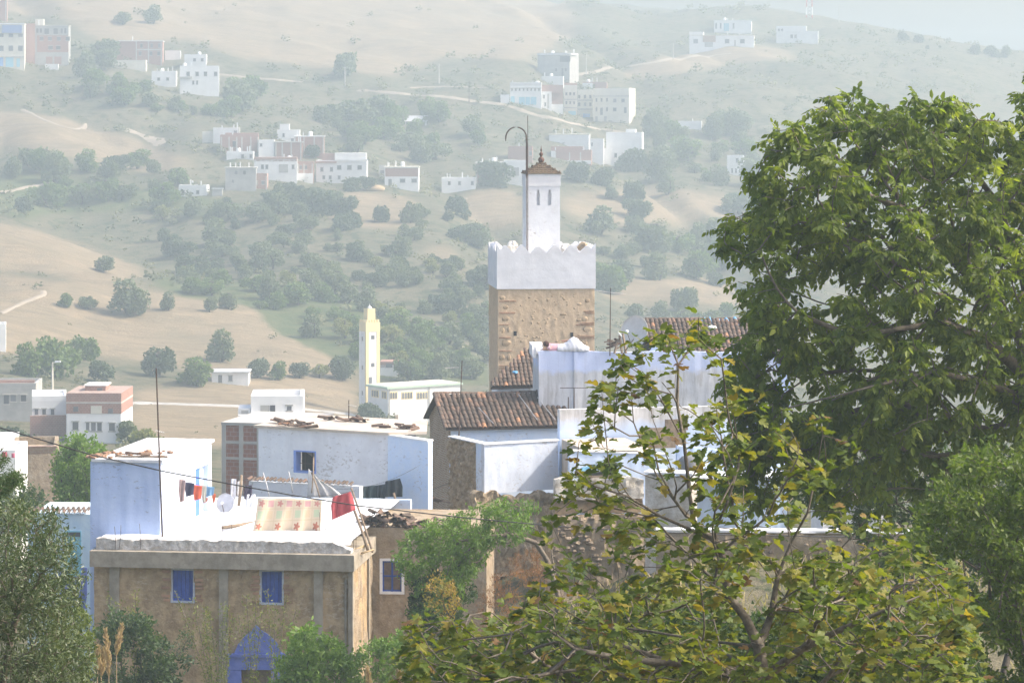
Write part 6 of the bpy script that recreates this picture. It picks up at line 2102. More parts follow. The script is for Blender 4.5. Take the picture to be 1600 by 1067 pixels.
# ------------------------------------------------------------------ trees of the hillside (shared crowns)
CR_OLIVE = [(0, (0.0978, 0.1207, 0.0633)), (0.4, (0.1323, 0.161, 0.0805)), (0.75, (0.1725, 0.1898, 0.0978)), (1, (0.2185, 0.23, 0.1265))]
CR_GREEN = [(0, (0.077, 0.121, 0.033)), (0.4, (0.121, 0.176, 0.044)), (0.75, (0.176, 0.2255, 0.0605)), (1, (0.242, 0.275, 0.088))]
CR_DARK = [(0, (0.054, 0.078, 0.042)), (0.5, (0.084, 0.114, 0.054)), (1, (0.126, 0.156, 0.072))]
CR_YEL = [(0, (.15, .17, .05)), (.5, (.23, .23, .07)), (1, (.32, .29, .11))]
M['f_olive'] = leaf_mat('olive_grove_foliage', CR_OLIVE, .3, .6)
M['f_green'] = leaf_mat('bright_scrub_foliage', CR_GREEN, .35, .6)
M['f_dark'] = leaf_mat('dark_evergreen_foliage', CR_DARK, .25, .6)
M['f_yel'] = leaf_mat('yellowing_foliage', CR_YEL, .35, .6)


def crown_mesh(name, mt, seed, n=1500, lobes=11, flat=.8, size=.34, spread=.8, tall=1.0, low=.0):
    """crown of radius about 1 centred at the origin: many leaf sprays on overlapping lobes"""
    rg = np.random.default_rng(seed)
    C = []; Rr = []
    for k in range(lobes):
        d = rand_unit(1, rg)[0]; r = rg.uniform(.22, .5)
        C.append(d * spread * rg.uniform(.5, 1.0) * np.array([1, 1, flat * tall])); Rr.append(r)
    C.append(np.zeros(3)); Rr.append(.6)
    C = np.array(C); Rr = np.array(Rr)
    pick = rg.choice(len(C), n, p=Rr ** 2 / np.sum(Rr ** 2))
    d = rand_unit(n, rg, .25)
    rad = Rr[pick] * np.clip(rg.normal(.93, .12, n), .4, 1.15)
    pts = C[pick] + d * rad[:, None] * np.array([1, 1, flat])
    D = norm(d * .5 + rand_unit(n, rg) * .9)
    N = norm(d + rand_unit(n, rg) * .8)
    S = size * rg.uniform(.5, 1.1, n) * .62
    tint = np.clip(rg.normal(.42, .2, n) + pts[:, 2] * .12, 0, .98) * .6
    return leaf_mesh(name, leaf_tmpl(.75), pts, D, N, S, tint, mt)


CROWNS = {
    'olive': [crown_mesh('crown', M['f_olive'], s, 1500, 9, .8) for s in range(4)],
    'green': [crown_mesh('crown', M['f_green'], s + 10, 1500, 10, .75) for s in range(3)],
    'dark': [crown_mesh('crown', M['f_dark'], s + 20, 1600, 9, .85) for s in range(3)],
    'yel': [crown_mesh('crown', M['f_yel'], s + 30, 1200, 8, .8) for s in range(2)],
    'dome': [crown_mesh('crown', M['f_dark'], s + 40, 2600, 16, .95, .24, .5) for s in range(2)],
    'tall': [crown_mesh('crown', M['f_olive'], s + 50, 1900, 12, 1.0, .3, .5, 1.7) for s in range(2)],
}


def trunk_mesh(seed, h=1.0):
    rg = np.random.default_rng(seed)
    s = Skel(); s.stem([(0, 0, -1.6), (rg.normal(0, .05), rg.normal(0, .05), -.9), (rg.normal(0, .1), rg.normal(0, .1), -.45)])
    s.grow(rand_unit(9, rg, .8) * .6, .2, .3, .1, rg)
    return s.mesh('trunk', M['bark_dark'], .028, .5, .16, 5)


TRUNKS = [trunk_mesh(s) for s in range(4)]
TREE_KIND = {'olive': 'olive_tree', 'green': 'broadleaf_tree', 'dark': 'evergreen_tree', 'yel': 'yellowing_tree', 'dome': 'domed_tree', 'tall': 'poplar_tree'}
_tc = [0]


def htree(px, py, rpx, kind, label, group, Y=None, flat=1.0, lift=1.0):
    """tree whose foot is at pixel (px, py); crown radius rpx pixels"""
    if Y is None: Y = hit(px, py, 200)
    if Y is None: return None
    rr = random.Random(int(px * 13 + py * 7))
    r = rpx * 1.12 / F * Y
    X = (px - 800) / F * Y
    g = float(tz(X, Y)) if Y > 115 else P(px, py, Y).z
    o = thing(TREE_KIND[kind], label, 'tree', loc=(X, Y, g + r * (.74 * lift)), group=group)
    o.scale = (r * rr.uniform(.8, 1.3), r * rr.uniform(.8, 1.3), r * flat * rr.uniform(.75, 1.25))
    o.rotation_euler = (0, 0, rr.uniform(0, 6.28))
    k = _tc[0]; _tc[0] += 1
    link('crown', CROWNS[kind][k % len(CROWNS[kind])], o)
    link('trunk', TRUNKS[k % 4], o)
    return o


# single trees one can point at
SINGLE = [
    (404, 592, 20, 'dome', 'round clipped dark tree right of the low farmhouse'), (468, 592, 15, 'dome', 'smaller round dark tree between farmhouse and yellow minaret'), (536, 594, 24, 'dome', 'broad round dark tree just left of the yellow minaret'),
    (250, 588, 27, 'dark', 'large bushy dark tree beside the valley road'), (137, 484, 13, 'olive', 'small lone tree in the middle straw field'), (262, 486, 14, 'olive', 'lone slender tree in the straw field above the bushy tree'),
    (327, 488, 13, 'olive', 'lone tree at the edge of the green scrub band'), (356, 484, 15, 'olive', 'tree beside the yellow shrub at the scrub edge'), (103, 480, 12, 'green', 'light green small tree left of the lone field tree'), (200, 494, 26, 'olive', 'wide low tree in the straw field'),
    (160, 426, 14, 'olive', 'tree on the hedge line under the upper field'), (308, 604, 26, 'green', 'leafy tree left of the low farmhouse'), (130, 562, 20, 'green', 'green tree cluster member above the valley houses, right one'), (345, 566, 22, 'olive', 'grey-green tree behind the farmhouse roof'),
    (434, 594, 17, 'green', 'bright green bush-tree between the two round trees'), (500, 592, 13, 'yel', 'yellow-green tree left of the broad round tree'), (580, 660, 18, 'dark', 'dark shrub-tree at the foot of the yellow minaret'), (640, 596, 18, 'dark', 'dark tree behind the white prayer hall'),
    (595, 348, 15, 'dark', 'umbrella-shaped dark tree on the straw shoulder'), (553, 356, 15, 'dark', 'round dark tree left of the umbrella-shaped tree'), (534, 360, 14, 'dark', 'dark tree at the lower left of the straw shoulder'), (545, 474, 15, 'olive', 'rounded tree above the yellow minaret'),
    (200, 655, 20, 'olive', 'sparse grey tree right of the brick-topped house'), (230, 690, 30, 'yel', 'feathery yellow-green tree beside the brick-topped house'), (24, 672, 24, 'dark', 'dark tree in front of the white house with brick ground floor'), (276, 745, 24, 'dark', 'dark bush-tree behind the blue block'),
    (320, 742, 22, 'green', 'green bush-tree left of the red brick wall'), (372, 740, 16, 'green', 'slim green sapling tree against the red brick wall'),
    (85, 590, 34, 'green', 'large spreading green tree above the valley houses'), (45, 588, 26, 'green', 'green tree at the left above the valley houses'), (160, 600, 24, 'dark', 'dark tree behind the street lamp'),
    (985, 268, 20, 'dark', 'dark tree in front of the broad white three-storey house'), (771, 292, 24, 'dark', 'dark leafy tree left of the minaret crook'), (900, 285, 18, 'dark', 'dark tree right of the lantern cap'), (940, 290, 16, 'dark', 'dark low tree below the narrow tall white house'),
    (540, 120, 22, 'olive', 'dim tree beside the pale concrete pole'), (192, 40, 13, 'olive', 'lone tree on the bare upper left slope'), (240, 38, 16, 'olive', 'second lone tree on the bare upper left slope'), (160, 96, 20, 'olive', 'tall tree left of the red brick block'),
    (486, 248, 11, 'dark', 'small round tree against the brick upper storey'), (550, 300, 14, 'dark', 'dark tree in front of the wide white house'), (575, 298, 14, 'dark', 'dark tree left of the pale haystack'),
]
for (a, b, r, k, lab) in SINGLE:
    if b > 640: htree(a, b, r, k, lab, 'trees of the valley floor', Y={200: 300, 230: 280, 24: 290, 276: 170, 320: 170, 372: 130}.get(a))
    else: htree(a, b, r, k, lab, 'trees of the valley floor' if b > 540 else 'single trees on the hillside')

# masses of similar trees
ZONES = [
    ([(240, 330), (430, 330), (560, 380), (720, 410), (760, 470), (700, 520), (560, 460), (420, 450), (300, 430), (250, 400)], 84, (11, 17), (('olive', 6), ('dark', 2), ('yel', 1)), 'tree in the hazy olive grove below the hill village', 'olive grove below the hill village'),
    ([(390, 470), (520, 450), (640, 510), (760, 560), (760, 600), (620, 600), (560, 560), (440, 530)], 40, (13, 22), (('green', 6), ('olive', 3), ('yel', 1)), 'tree in the scrub band above the yellow minaret', 'green scrub band'),
    ([(240, 432), (420, 445), (420, 470), (300, 462)], 10, (10, 15), (('green', 4), ('olive', 1)), 'tree on the hedge line right of the upper field', 'hedge line trees'),
    ([(100, 100), (220, 100), (240, 140), (400, 150), (400, 185), (240, 180), (120, 150)], 20, (13, 22), (('olive', 4), ('green', 2)), 'tree on the bank below the upper left houses', 'trees below the upper left houses'),
    ([(0, 255), (250, 265), (330, 300), (300, 335), (130, 320), (0, 345)], 24, (13, 24), (('olive', 4), ('green', 2), ('dark', 1)), 'tree on the left slope above the straw fields', 'trees on the left slope'),
    ([(350, 300), (490, 300), (560, 345), (480, 360), (350, 340)], 16, (14, 22), (('dark', 3), ('olive', 3)), 'tree just below the hill village houses', 'trees at the foot of the hill village'),
    ([(490, 190), (700, 180), (760, 230), (690, 260), (600, 250), (500, 225)], 20, (13, 22), (('green', 2), ('olive', 4)), 'tree above the hill village', 'trees above the hill village'),
    ([(640, 330), (720, 330), (760, 400), (700, 440), (620, 400)], 12, (12, 18), (('dark', 3), ('olive', 2)), 'tree in the gully left of the minaret', 'gully trees'),
    ([(1000, 200), (1180, 200), (1180, 300), (1020, 290)], 22, (16, 26), (('tall', 3), ('olive', 2), ('green', 2)), 'tree below the school ridge', 'trees below the school ridge'),
    ([(935, 300), (1170, 310), (1170, 560), (940, 540)], 34, (14, 24), (('olive', 4), ('green', 2), ('dark', 1)), 'tree on the hazy slope right of the minaret', 'trees right of the minaret'),
    ([(690, 430), (765, 450), (765, 600), (640, 590), (660, 520)], 16, (14, 22), (('dark', 2), ('olive', 3), ('green', 2)), 'tree in the dark hollow left of the stone minaret', 'hollow trees'),
    ([(430, 270), (500, 280), (520, 300), (430, 310)], 5, (9, 13), (('dark', 3), ('olive', 1)), 'tree among the hill village houses', 'trees among the hill village houses'),
    ([(1410, 60), (1600, 82), (1600, 100), (1410, 78)], 8, (4, 8), (('dark', 3), ('tall', 1)), 'tree on the right skyline', 'skyline trees'),
]
HUE = {'olive': 'grey-green', 'green': 'bright green', 'dark': 'dark green', 'yel': 'yellowish', 'dome': 'round dark', 'tall': 'slender pale'}
rg = np.random.default_rng(77)
used = []
for (poly, n, (r0, r1), kinds, lab, grp) in ZONES:
    bag = [k for k, c in kinds for _ in range(c)]
    cnt = 0; tries = 0
    xs = [p[0] for p in poly]; yy = [p[1] for p in poly]
    while cnt < n and tries < 4000:
        tries += 1
        px, py = rg.uniform(min(xs), max(xs)), rg.uniform(min(yy), max(yy))
        if not inpoly(poly, np.array([px]), np.array([py]))[0]: continue
        r = rg.uniform(r0 * .6, r1 * 1.15)
        if any(a - r * .5 < px < b + r * .5 and c < py - r and py - r * 1.8 < d for a, b, c, d in RECTS): continue
        if any((px - a) ** 2 + ((py - b) * 1.6) ** 2 < (.5 * (r + q)) ** 2 for a, b, q in used): continue
        kd = bag[int(rg.integers(len(bag)))]
        sz = 'small' if r < r0 * .9 else ('large' if r > r1 * .95 else 'medium-sized')
        if htree(px, py, r, kd, sz + ' ' + HUE[kd] + ' ' + lab, grp): used.append((px, py, r)); cnt += 1

# scrub and bushes nobody could count: one mass
bush = crown_mesh('scrub_bush', M['f_olive'], 91, 28, 4, .7, .8)
bv = np.empty(len(bush.vertices) * 3, np.float32); bush.vertices.foreach_get('co', bv); bv = bv.reshape(-1, 3)
nbv = len(bv)
pts = []
rg = np.random.default_rng(5)
tries = 0
while len(pts) < 4400 and tries < 200:
    tries += 1
    Y = rg.uniform(270, 1150, 1200) ; U_ = rg.uniform(-150, 1700, 1200)
    X = (U_ - 800) / F * Y
    Z = tz(X, Y); py = HY + (CZ - Z) / Y * F
    dens = fbm(X / 40., Y / 60., 51, 3) + .25 * (fbm(X / 9., Y / 12., 61, 2))
    fm = np.zeros(len(X), bool); lm = np.zeros(len(X), bool)
    for p in FIELDS: fm |= inpoly(p, U_, py)
    for p in LUSH: lm |= inpoly(p, U_, py)
    ok = ((dens > -.16) | lm) & (~fm | (rg.random(len(X)) < .05)) & (rg.random(len(X)) < np.clip((Y / 1000) ** 1.0 + .2, 0, 1))
    for a, b, l_ in zip(X[ok], Y[ok], lm[ok]): pts.append((a, b, 1.3 if l_ else 1.0))
pts = np.array(pts[:4400])
n = len(pts)
rad = (.35 + 1.5 * rg.random(n) ** 2.2) * pts[:, 2] * np.clip(pts[:, 1] / 600, .7, 1.3)
zz = tz(pts[:, 0], pts[:, 1])
an = rg.uniform(0, 6.28, n); ca_, sa_ = np.cos(an), np.sin(an)
vx = bv[None, :, 0] * ca_[:, None] - bv[None, :, 1] * sa_[:, None]; vy = bv[None, :, 0] * sa_[:, None] + bv[None, :, 1] * ca_[:, None]
V = np.stack([vx * rad[:, None] + pts[:, :1], vy * rad[:, None] + pts[:, 1:2], bv[None, :, 2] * rad[:, None] * .85 + (zz + rad * .35)[:, None]], -1).reshape(-1, 3)
fq = np.array([tuple(p.vertices) for p in bush.polygons])
Fq = (fq[None] + (np.arange(n) * nbv)[:, None, None]).reshape(-1, 4)
me = bpy.data.meshes.new('scrub')
me.vertices.add(len(V)); me.vertices.foreach_set('co', V.astype(np.float32).ravel())
me.loops.add(Fq.size); me.loops.foreach_set('vertex_index', Fq.ravel().astype(np.int32))
me.polygons.add(len(Fq)); me.polygons.foreach_set('loop_start', (np.arange(len(Fq)) * 4).astype(np.int32)); me.polygons.foreach_set('loop_total', np.full(len(Fq), 4, np.int32))
at = me.attributes.new('tint', 'FLOAT', 'POINT'); at.data.foreach_set('value', np.repeat(rg.uniform(.0, .75, n), nbv).astype(np.float32))
me.materials.append(leaf_mat('hillside_scrub', [(0, (.075, .09, .045)), (.4, (.13, .135, .065)), (.8, (.19, .18, .09)), (1, (.24, .21, .12))], .25, .7)); me.update(calc_edges=True)
tag(link('scrub', me), 'low dark scrub scattered over the hillside', None, None, 'stuff')

# ------------------------------------------------------------------ foreground vegetation
def ground_z(X, Y):
    return float(tz(X, Y))


def near_tree(name, label, cat, base, skel, bark, leaf_sets, r_tip, pw, group=None, ntube=5, rmax=9, drop=0.0, leaf_objs=None):
    """base: foot point; skel in world coordinates; leaf_sets: (template, C, D, N, S, tint, material) in world coordinates"""
    b = np.array(base, float)
    o = thing(name, label, cat, loc=tuple(base), group=group)
    for i in range(len(skel.p)): skel.p[i] = skel.p[i] - b
    link('trunk', skel.mesh('trunk', bark, r_tip, pw, rmax, ntube, drop), o)
    for i, (tm, C, D, N, S, tint, mt) in enumerate(leaf_sets):
        q = link('foliage' if i or leaf_objs else 'crown', leaf_mesh('foliage', tm, C - b, D, N, S, tint, mt), o)
        if leaf_objs: q['kind'] = 'stuff'
    if leaf_objs:
        meshes, C, D, N, S = leaf_objs
        ex, ey, ez = frames(D, N)
        for k in range(len(C)):
            q = link('leaf', meshes[k % len(meshes)], o)
            m4 = np.eye(4); m4[:3, 0] = ex[k] * S[k]; m4[:3, 1] = ey[k] * S[k]; m4[:3, 2] = ez[k] * S[k]; m4[:3, 3] = C[k] - b
            q.matrix_local = Matrix(m4.tolist())
    return o


def tmpl_mesh(tm, mt, name='leaf'):
    me = bpy.data.meshes.new(name)
    me.from_pydata([tuple(v) for v in tm[0]], [], [tuple(int(i) for i in f) for f in tm[1]])
    at = me.attributes.new('tint', 'FLOAT', 'POINT'); at.data.foreach_set('value', [-1.0] * len(me.vertices))
    me.materials.append(mt); me.update()
    return me


# ---- walnut tree on the right
M['f_walnut'] = leaf_mat('walnut_leaf', [(0, (0.0772, 0.1127, 0.0255)), (0.3, (0.1175, 0.1577, 0.0319)), (0.6, (0.1688, 0.2102, 0.0383)), (0.85, (0.2477, 0.2778, 0.0479)), (0.97, (0.3671, 0.3304, 0.0532)), (1, (0.5138, 0.3304, 0.0532))], .5, .5, .22, (1.6, 1.75, .45))
rg = np.random.default_rng(101)
OUT = [(1116, 366), (1150, 312), (1186, 250), (1192, 206), (1250, 182), (1300, 146), (1345, 140), (1372, 152), (1412, 146), (1462, 146), (1500, 152), (1522, 172), (1560, 186), (1590, 186), (1604, 120), (1700, 90), (1850, 120), (1960, 260), (2000, 480), (1960, 700), (1800, 760),
       (1600, 690), (1500, 760), (1440, 790), (1400, 730), (1372, 812), (1330, 770), (1300, 812), (1240, 760), (1180, 800), (1120, 770), (1126, 690), (1140, 620), (1128, 590), (1150, 545), (1172, 480), (1150, 440), (1165, 400), (1122, 388)]
ctr = np.array([1500., 470.])
HOLES = [(1392, 352, 16, 10), (1398, 450, 14, 9), (1300, 432, 12, 12), (1225, 300, 8, 10), (1240, 470, 20, 14), (1330, 520, 14, 8), (1200, 560, 12, 14), (1345, 790, 18, 30), (1470, 640, 10, 8), (1285, 600, 9, 6), (1180, 430, 14, 10)]


def wkeep(a, b):
    for (hx, hy, rx, ry) in HOLES:
        if ((a - hx) / rx) ** 2 + ((b - hy) / ry) ** 2 < 1: return False
    return float(fbm(a / 55., b / 45., 71, 2)) > -.42


T1 = []
while len(T1) < 1900:
    q = px_points(OUT, 200, 50, 50, rg, wkeep)
    for p in q:
        px = 800 + p[0] / 50 * F; py = HY + (CZ - p[2]) / 50 * F
        e = np.hypot((px - ctr[0]) / 420, (py - ctr[1]) / 380)
        th = 3.6 * math.sqrt(max(.06, 1 - min(1, e) ** 2))
        Y = 51.5 + rg.uniform(-1, 1) * th
        T1.append(tuple(P(px, py, Y)))
T1 = np.array(T1[:1900])
sk = Skel()
gb = P(1690, 1100, 52); gb.z = ground_z(gb.x, gb.y)
tr = sk.stem([gb + Vector((0, 0, -.5)), gb + Vector((-.02, 0, .8)), P(1672, 960, 51.8), P(1650, 820, 51.7), P(1640, 700, 51.6), P(1632, 640, 51.5)])
sk.stem([P(1600, 585, 51.2), P(1540, 530, 50.6), P(1470, 505, 50.2), P(1400, 515, 49.9), P(1330, 525, 49.7), P(1270, 500, 49.6)], tr)
sk.stem([P(1610, 560, 51.8), P(1560, 470, 51.9), P(1500, 420, 51.4), P(1420, 330, 50.9), P(1355, 305, 50.3), P(1290, 290, 49.9), P(1245, 295, 49.7)], tr)
sk.stem([P(1625, 560, 52.2), P(1600, 440, 52.6), P(1560, 320, 52.6), P(1500, 240, 52.3)], tr)
sk.stem([P(1600, 620, 51.0), P(1540, 600, 50.0), P(1460, 580, 49.2), P(1380, 600, 48.8), P(1300, 620, 48.7), P(1220, 640, 49)], tr)
sk.stem([P(1680, 560, 51.6), P(1760, 460, 51.8), P(1820, 360, 51.8)], tr)
sk.stem([P(1440, 470, 50.4), P(1400, 395, 50.2), P(1345, 375, 49.9), P(1280, 380, 49.6), P(1215, 395, 49.6)], tr + 5)
sk.grow(T1, .3, .3, -.15, rg)
nper = 9
nT = len(T1)
tipP = np.array([sk.p[i] for i in sk.tips])
parP = np.array([sk.p[sk.par[i]] for i in sk.tips])
tdir = norm(tipP - parP)
C = np.repeat(tipP, nper, 0) - np.repeat(tdir, nper, 0) * rg.uniform(0, .32, (nT * nper, 1)) + rg.normal(0, .05, (nT * nper, 3))
D = norm(np.repeat(tdir, nper, 0) * .5 + rand_unit(nT * nper, rg) * np.array([1, 1, .5]) + np.array([0, 0, -.35]))
N = norm(np.array([0, 0, 1.]) + rand_unit(nT * nper, rg) * .75)
S = rg.uniform(.2, .36, nT * nper)
clump = np.repeat(fbm(tipP[:, 0] * 1.3, tipP[:, 2] * 1.3 + tipP[:, 1], 81, 2), nper)
tint = np.clip(.47 + clump * .6 + rg.normal(0, .2, nT * nper), .0, .97)
tms = [compound(7, .42, .5, .35, s) for s in range(3)]
px_ = 800 + C[:, 0] / C[:, 1] * F; py_ = HY + (CZ - C[:, 2]) / C[:, 1] * F
inn = (px_ > 1110) & (px_ < 1595) & (py_ < 820)
order = np.argsort(np.where(inn, C[:, 1], 999))
vis = order[:300]; rest = order[300:]
sets = []
for k in range(3):
    i = rest[k::3]; sets.append((tms[k], C[i], D[i], N[i], S[i], tint[i] * .9, M['f_walnut']))
near_tree('walnut_tree', 'large walnut tree with drooping green leaves filling the right side', 'tree', gb, sk, M['bark'], sets, .006, .52, leaf_objs=([tmpl_mesh(t_, M['f_walnut']) for t_ in tms], C[vis], D[vis], N[vis], S[vis]), rmax=.3)

# ---- fig tree in front
M['f_fig'] = leaf_mat('fig_leaf', [(0, (0.0666, 0.1016, 0.0195)), (0.3, (0.1016, 0.1445, 0.0235)), (0.55, (0.1485, 0.1759, 0.0274)), (0.75, (0.2111, 0.2031, 0.0313)), (0.88, (0.2813, 0.2188, 0.039)), (0.95, (0.2031, 0.1172, 0.0468)), (1, (0.1329, 0.0781, 0.039))], .45, .5, .22, (1.4, 1.4, .45))
rg = np.random.default_rng(202)
YF = 30.0
UP = [(872, 760), (900, 690), (940, 590), (960, 540), (1000, 490), (1085, 490), (1110, 500), (1130, 560), (1190, 600), (1250, 640), (1340, 640), (1345, 700), (1320, 800), (1400, 800), (1420, 880), (1200, 900), (1000, 900), (880, 880), (840, 800)]
LOW = [(610, 1000), (640, 960), (700, 945), (760, 960), (850, 890), (900, 870), (1000, 890), (1100, 860), (1250, 850), (1400, 840), (1500, 890), (1530, 960), (1500, 1100), (1150, 1130), (600, 1130)]


def fkeep(a, b):
    return float(fbm(a / 60., b / 60., 91, 2)) > -.06


TU = px_points(UP, 120, YF - 1.4, YF + 1.2, rg, lambda a, b: float(fbm(a / 70., b / 70., 93, 2)) > -.16)
EXPL = [(905, 690), (940, 620), (965, 565), (990, 530), (1035, 520), (1080, 500), (1055, 560), (1110, 530), (1140, 620), (1075, 640), (1000, 600), (925, 660), (880, 765), (900, 745), (960, 705), (1020, 690), (1230, 660), (1280, 650), (1325, 690), (1290, 720), (1180, 690), (1150, 740), (1250, 730), (1310, 800), (870, 800), (640, 985), (690, 960), (1440, 890), (1410, 830), (1490, 960)]
TU = np.concatenate([TU, np.array([tuple(P(a, b, YF + rg.uniform(-.7, .7))) for a, b in EXPL])])
TL = px_points(LOW, 400, YF - 2.2, YF + 1.6, rg, fkeep)
sk = Skel()
gb = P(1190, 1210, YF); gb.z = ground_z(gb.x, gb.y)
s0 = sk.stem([gb + Vector((0, 0, -.3)), P(1190, 1120, YF), P(1192, 1060, YF), P(1186, 1010, YF)])
sk.stem([P(1165, 965, YF), P(1138, 930, YF), P(1128, 870, YF - .1), P(1118, 845, YF - .15), P(1085, 820, YF - .2), P(1078, 775, YF - .2), P(1070, 700, YF - .1), P(1058, 630, YF), P(1060, 570, YF)], s0)
sk.stem([P(1030, 805, YF - .3), P(980, 775, YF - .5), P(930, 760, YF - .6), P(900, 735, YF - .6)], s0 + 4)
sk.stem([P(1060, 790, YF), P(1030, 750, YF + .3), P(1010, 710, YF + .4), P(990, 660, YF + .4), P(985, 600, YF + .3)], s0 + 4)
sk.stem([P(1205, 960, YF + .2), P(1215, 900, YF + .3), P(1235, 850, YF + .3), P(1262, 800, YF + .2), P(1275, 740, YF + .2), P(1285, 680, YF + .1)], s0)
sk.stem([P(1180, 830, YF + .5), P(1215, 770, YF + .7), P(1240, 720, YF + .8)], s0 + 5)
sk.stem([P(1130, 1045, YF - .5), P(1050, 1035, YF - .9), P(980, 1030, YF - 1.1), P(900, 1015, YF - 1.2), P(860, 985, YF - 1.2), P(800, 990, YF - 1), P(720, 1000, YF - .8)], s0 - 1)
sk.stem([P(1250, 1015, YF - .4), P(1320, 980, YF - .7), P(1390, 950, YF - .8), P(1440, 930, YF - .7)], s0 - 1)
sk.stem([P(1100, 1000, YF + .5), P(1010, 985, YF + .9), P(920, 975, YF + 1.0), P(860, 940, YF + 1.0)], s0)
nst = len(sk.p)
sk.grow(np.concatenate([TU, TL]), .45, .16, .45, rg)
tips = np.array([sk.p[i] for i in sk.tips])
nT = len(tips)
cnt = rg.integers(7, 13, nT)
idx = np.repeat(np.arange(nT), cnt)
n = len(idx)
az = rg.uniform(0, 6.283, n)
el = rg.uniform(-.7, .55, n)
D = np.stack([np.cos(az) * np.cos(el), np.sin(az) * np.cos(el), np.sin(el)], -1)
C = tips[idx] + D * rg.uniform(.02, .07, (n, 1)) + np.array([0, 0, 1.]) * rg.uniform(-.22, .04, (n, 1))
N = norm(np.array([0, 0, 1.]) * 1.0 + rand_unit(n, rg) * .65 + D * -.25)
S = rg.uniform(.075, .16, n)
tint = np.clip(rg.beta(1.6, 2.6, n) + rg.normal(0, .1, nT)[idx] * .9, 0, .98)
ftm = [fan_leaf(FIG_PTS, c, s) for s, c in ((0, .25), (1, .5), (2, -.2))]
py_ = HY + (CZ - C[:, 2]) / C[:, 1] * F
score = C[:, 1] + (py_ > 1060) * 50 - (py_ < 900) * 1.5
order = np.argsort(score)
vis, rest = order[:300], order[300:]
sets = []
for k in range(3):
    i = rest[k::3]; sets.append((ftm[k], C[i], D[i], N[i], S[i], np.clip(tint[i] * .95 + .14, 0, .93), M['f_fig']))
near_tree('fig_tree', 'fig tree with lobed yellow-green leaves and grey branches in the foreground', 'tree', gb, sk, M['bark_fig'], sets, .0042, .52, leaf_objs=([tmpl_mesh(t_, M['f_fig']) for t_ in ftm], C[vis], D[vis], N[vis], S[vis]), rmax=.075, ntube=6)


# ---- leafy shrubs and small trees
def shrub(name, label, cat, poly, Y0, Y1, ntip, per, size, width, mt, seed, base_px, bark='bark_dark', up=.3, droop=0.0, r_tip=.003, spread=.1, upright=0.0, keep=None, group=None, base_py=None, stems=None, tl=(.0, .95), pw=.5):
    rg = np.random.default_rng(seed)
    tips = px_points(poly, ntip, Y0, Y1, rg, keep)
    sk = Skel()
    Yc = (Y0 + Y1) / 2
    X = (base_px - 800) / F * Yc
    gz = ground_z(X, Yc) if base_py is None else P(base_px, base_py, Yc).z
    b = Vector((X, Yc, gz))
    last = sk.stem([b + Vector((0, 0, -.2)), b + Vector((0, 0, .25))])
    if stems:
        for st in stems: sk.stem([P(a, c, Yc + e) for a, c, e in st], last)
    sk.grow(tips, .3 if not upright else .55, max(.08, size * 2.2), up, rg)
    tp = np.array([sk.p[i] for i in sk.tips]); pp = np.array([sk.p[sk.par[i]] for i in sk.tips])
    td = norm(tp - pp)
    n = len(tp) * per
    back = rg.uniform(0, 1, (n, 1)) * spread * 2.2
    C = np.repeat(tp, per, 0) - np.repeat(td, per, 0) * back + rg.normal(0, spread * .55, (n, 3))
    D = norm(np.repeat(td, per, 0) * .7 + rand_unit(n, rg) + np.array([0, 0, upright - droop]))
    N = norm(np.array([0, 0, .6]) + rand_unit(n, rg))
    S = size * rg.uniform(.6, 1.25, n)
    cl = np.repeat(fbm(tp[:, 0] * 2.2, tp[:, 2] * 2.2 + tp[:, 1], seed, 2), per)
    tint = np.clip(.45 + cl * .5 + rg.normal(0, .17, n), tl[0], tl[1])
    return near_tree(name, label, cat, b, sk, M[bark], [(leaf_tmpl(width), C, D, N, S, tint, mt)], r_tip, pw, group, 4)


M['f_olive_near'] = leaf_mat('silver_olive_leaf', [(0, (0.0586, 0.0919, 0.0342)), (0.4, (0.09, 0.1243, 0.0471)), (0.75, (0.135, 0.162, 0.064)), (1, (0.234, 0.27, 0.1368))], .3, .38, .5, (1.3, 1.3, .7))
M['f_yg'] = leaf_mat('yellow_green_leaf', [(0, (0.08, 0.112, 0.024)), (0.5, (0.136, 0.168, 0.036)), (1, (0.24, 0.24, 0.048))], .4, .5)
M['f_bush'] = leaf_mat('fresh_bush_leaf', [(0, (0.0913, 0.1522, 0.0336)), (0.5, (0.1462, 0.2284, 0.0503)), (1, (0.2314, 0.3171, 0.0837))], .4, .5, .35, (1.4, 1.6, .5))
M['f_dk'] = leaf_mat('deep_green_leaf', [(0, (0.0329, 0.061, 0.0235)), (0.5, (0.0562, 0.0938, 0.0329)), (1, (0.0938, 0.1359, 0.0469))], .35, .5)
M['f_right'] = leaf_mat('ash_leaf', [(0, (0.0758, 0.1129, 0.0246)), (0.5, (0.121, 0.1661, 0.0315)), (0.9, (0.1968, 0.2256, 0.0442)), (1, (0.3633, 0.2653, 0.0591))], .4, .5, .35, (1.4, 1.6, .5))
M['f_orange'] = leaf_mat('golden_leaf', [(0, (.16, .17, .04)), (.4, (.28, .22, .045)), (1, (.34, .19, .04))], .4, .6)
M['f_rust'] = leaf_mat('rust_brown_weed', [(0, (.20, .10, .05)), (.5, (.29, .14, .07)), (1, (.26, .18, .09))], .3, .8)

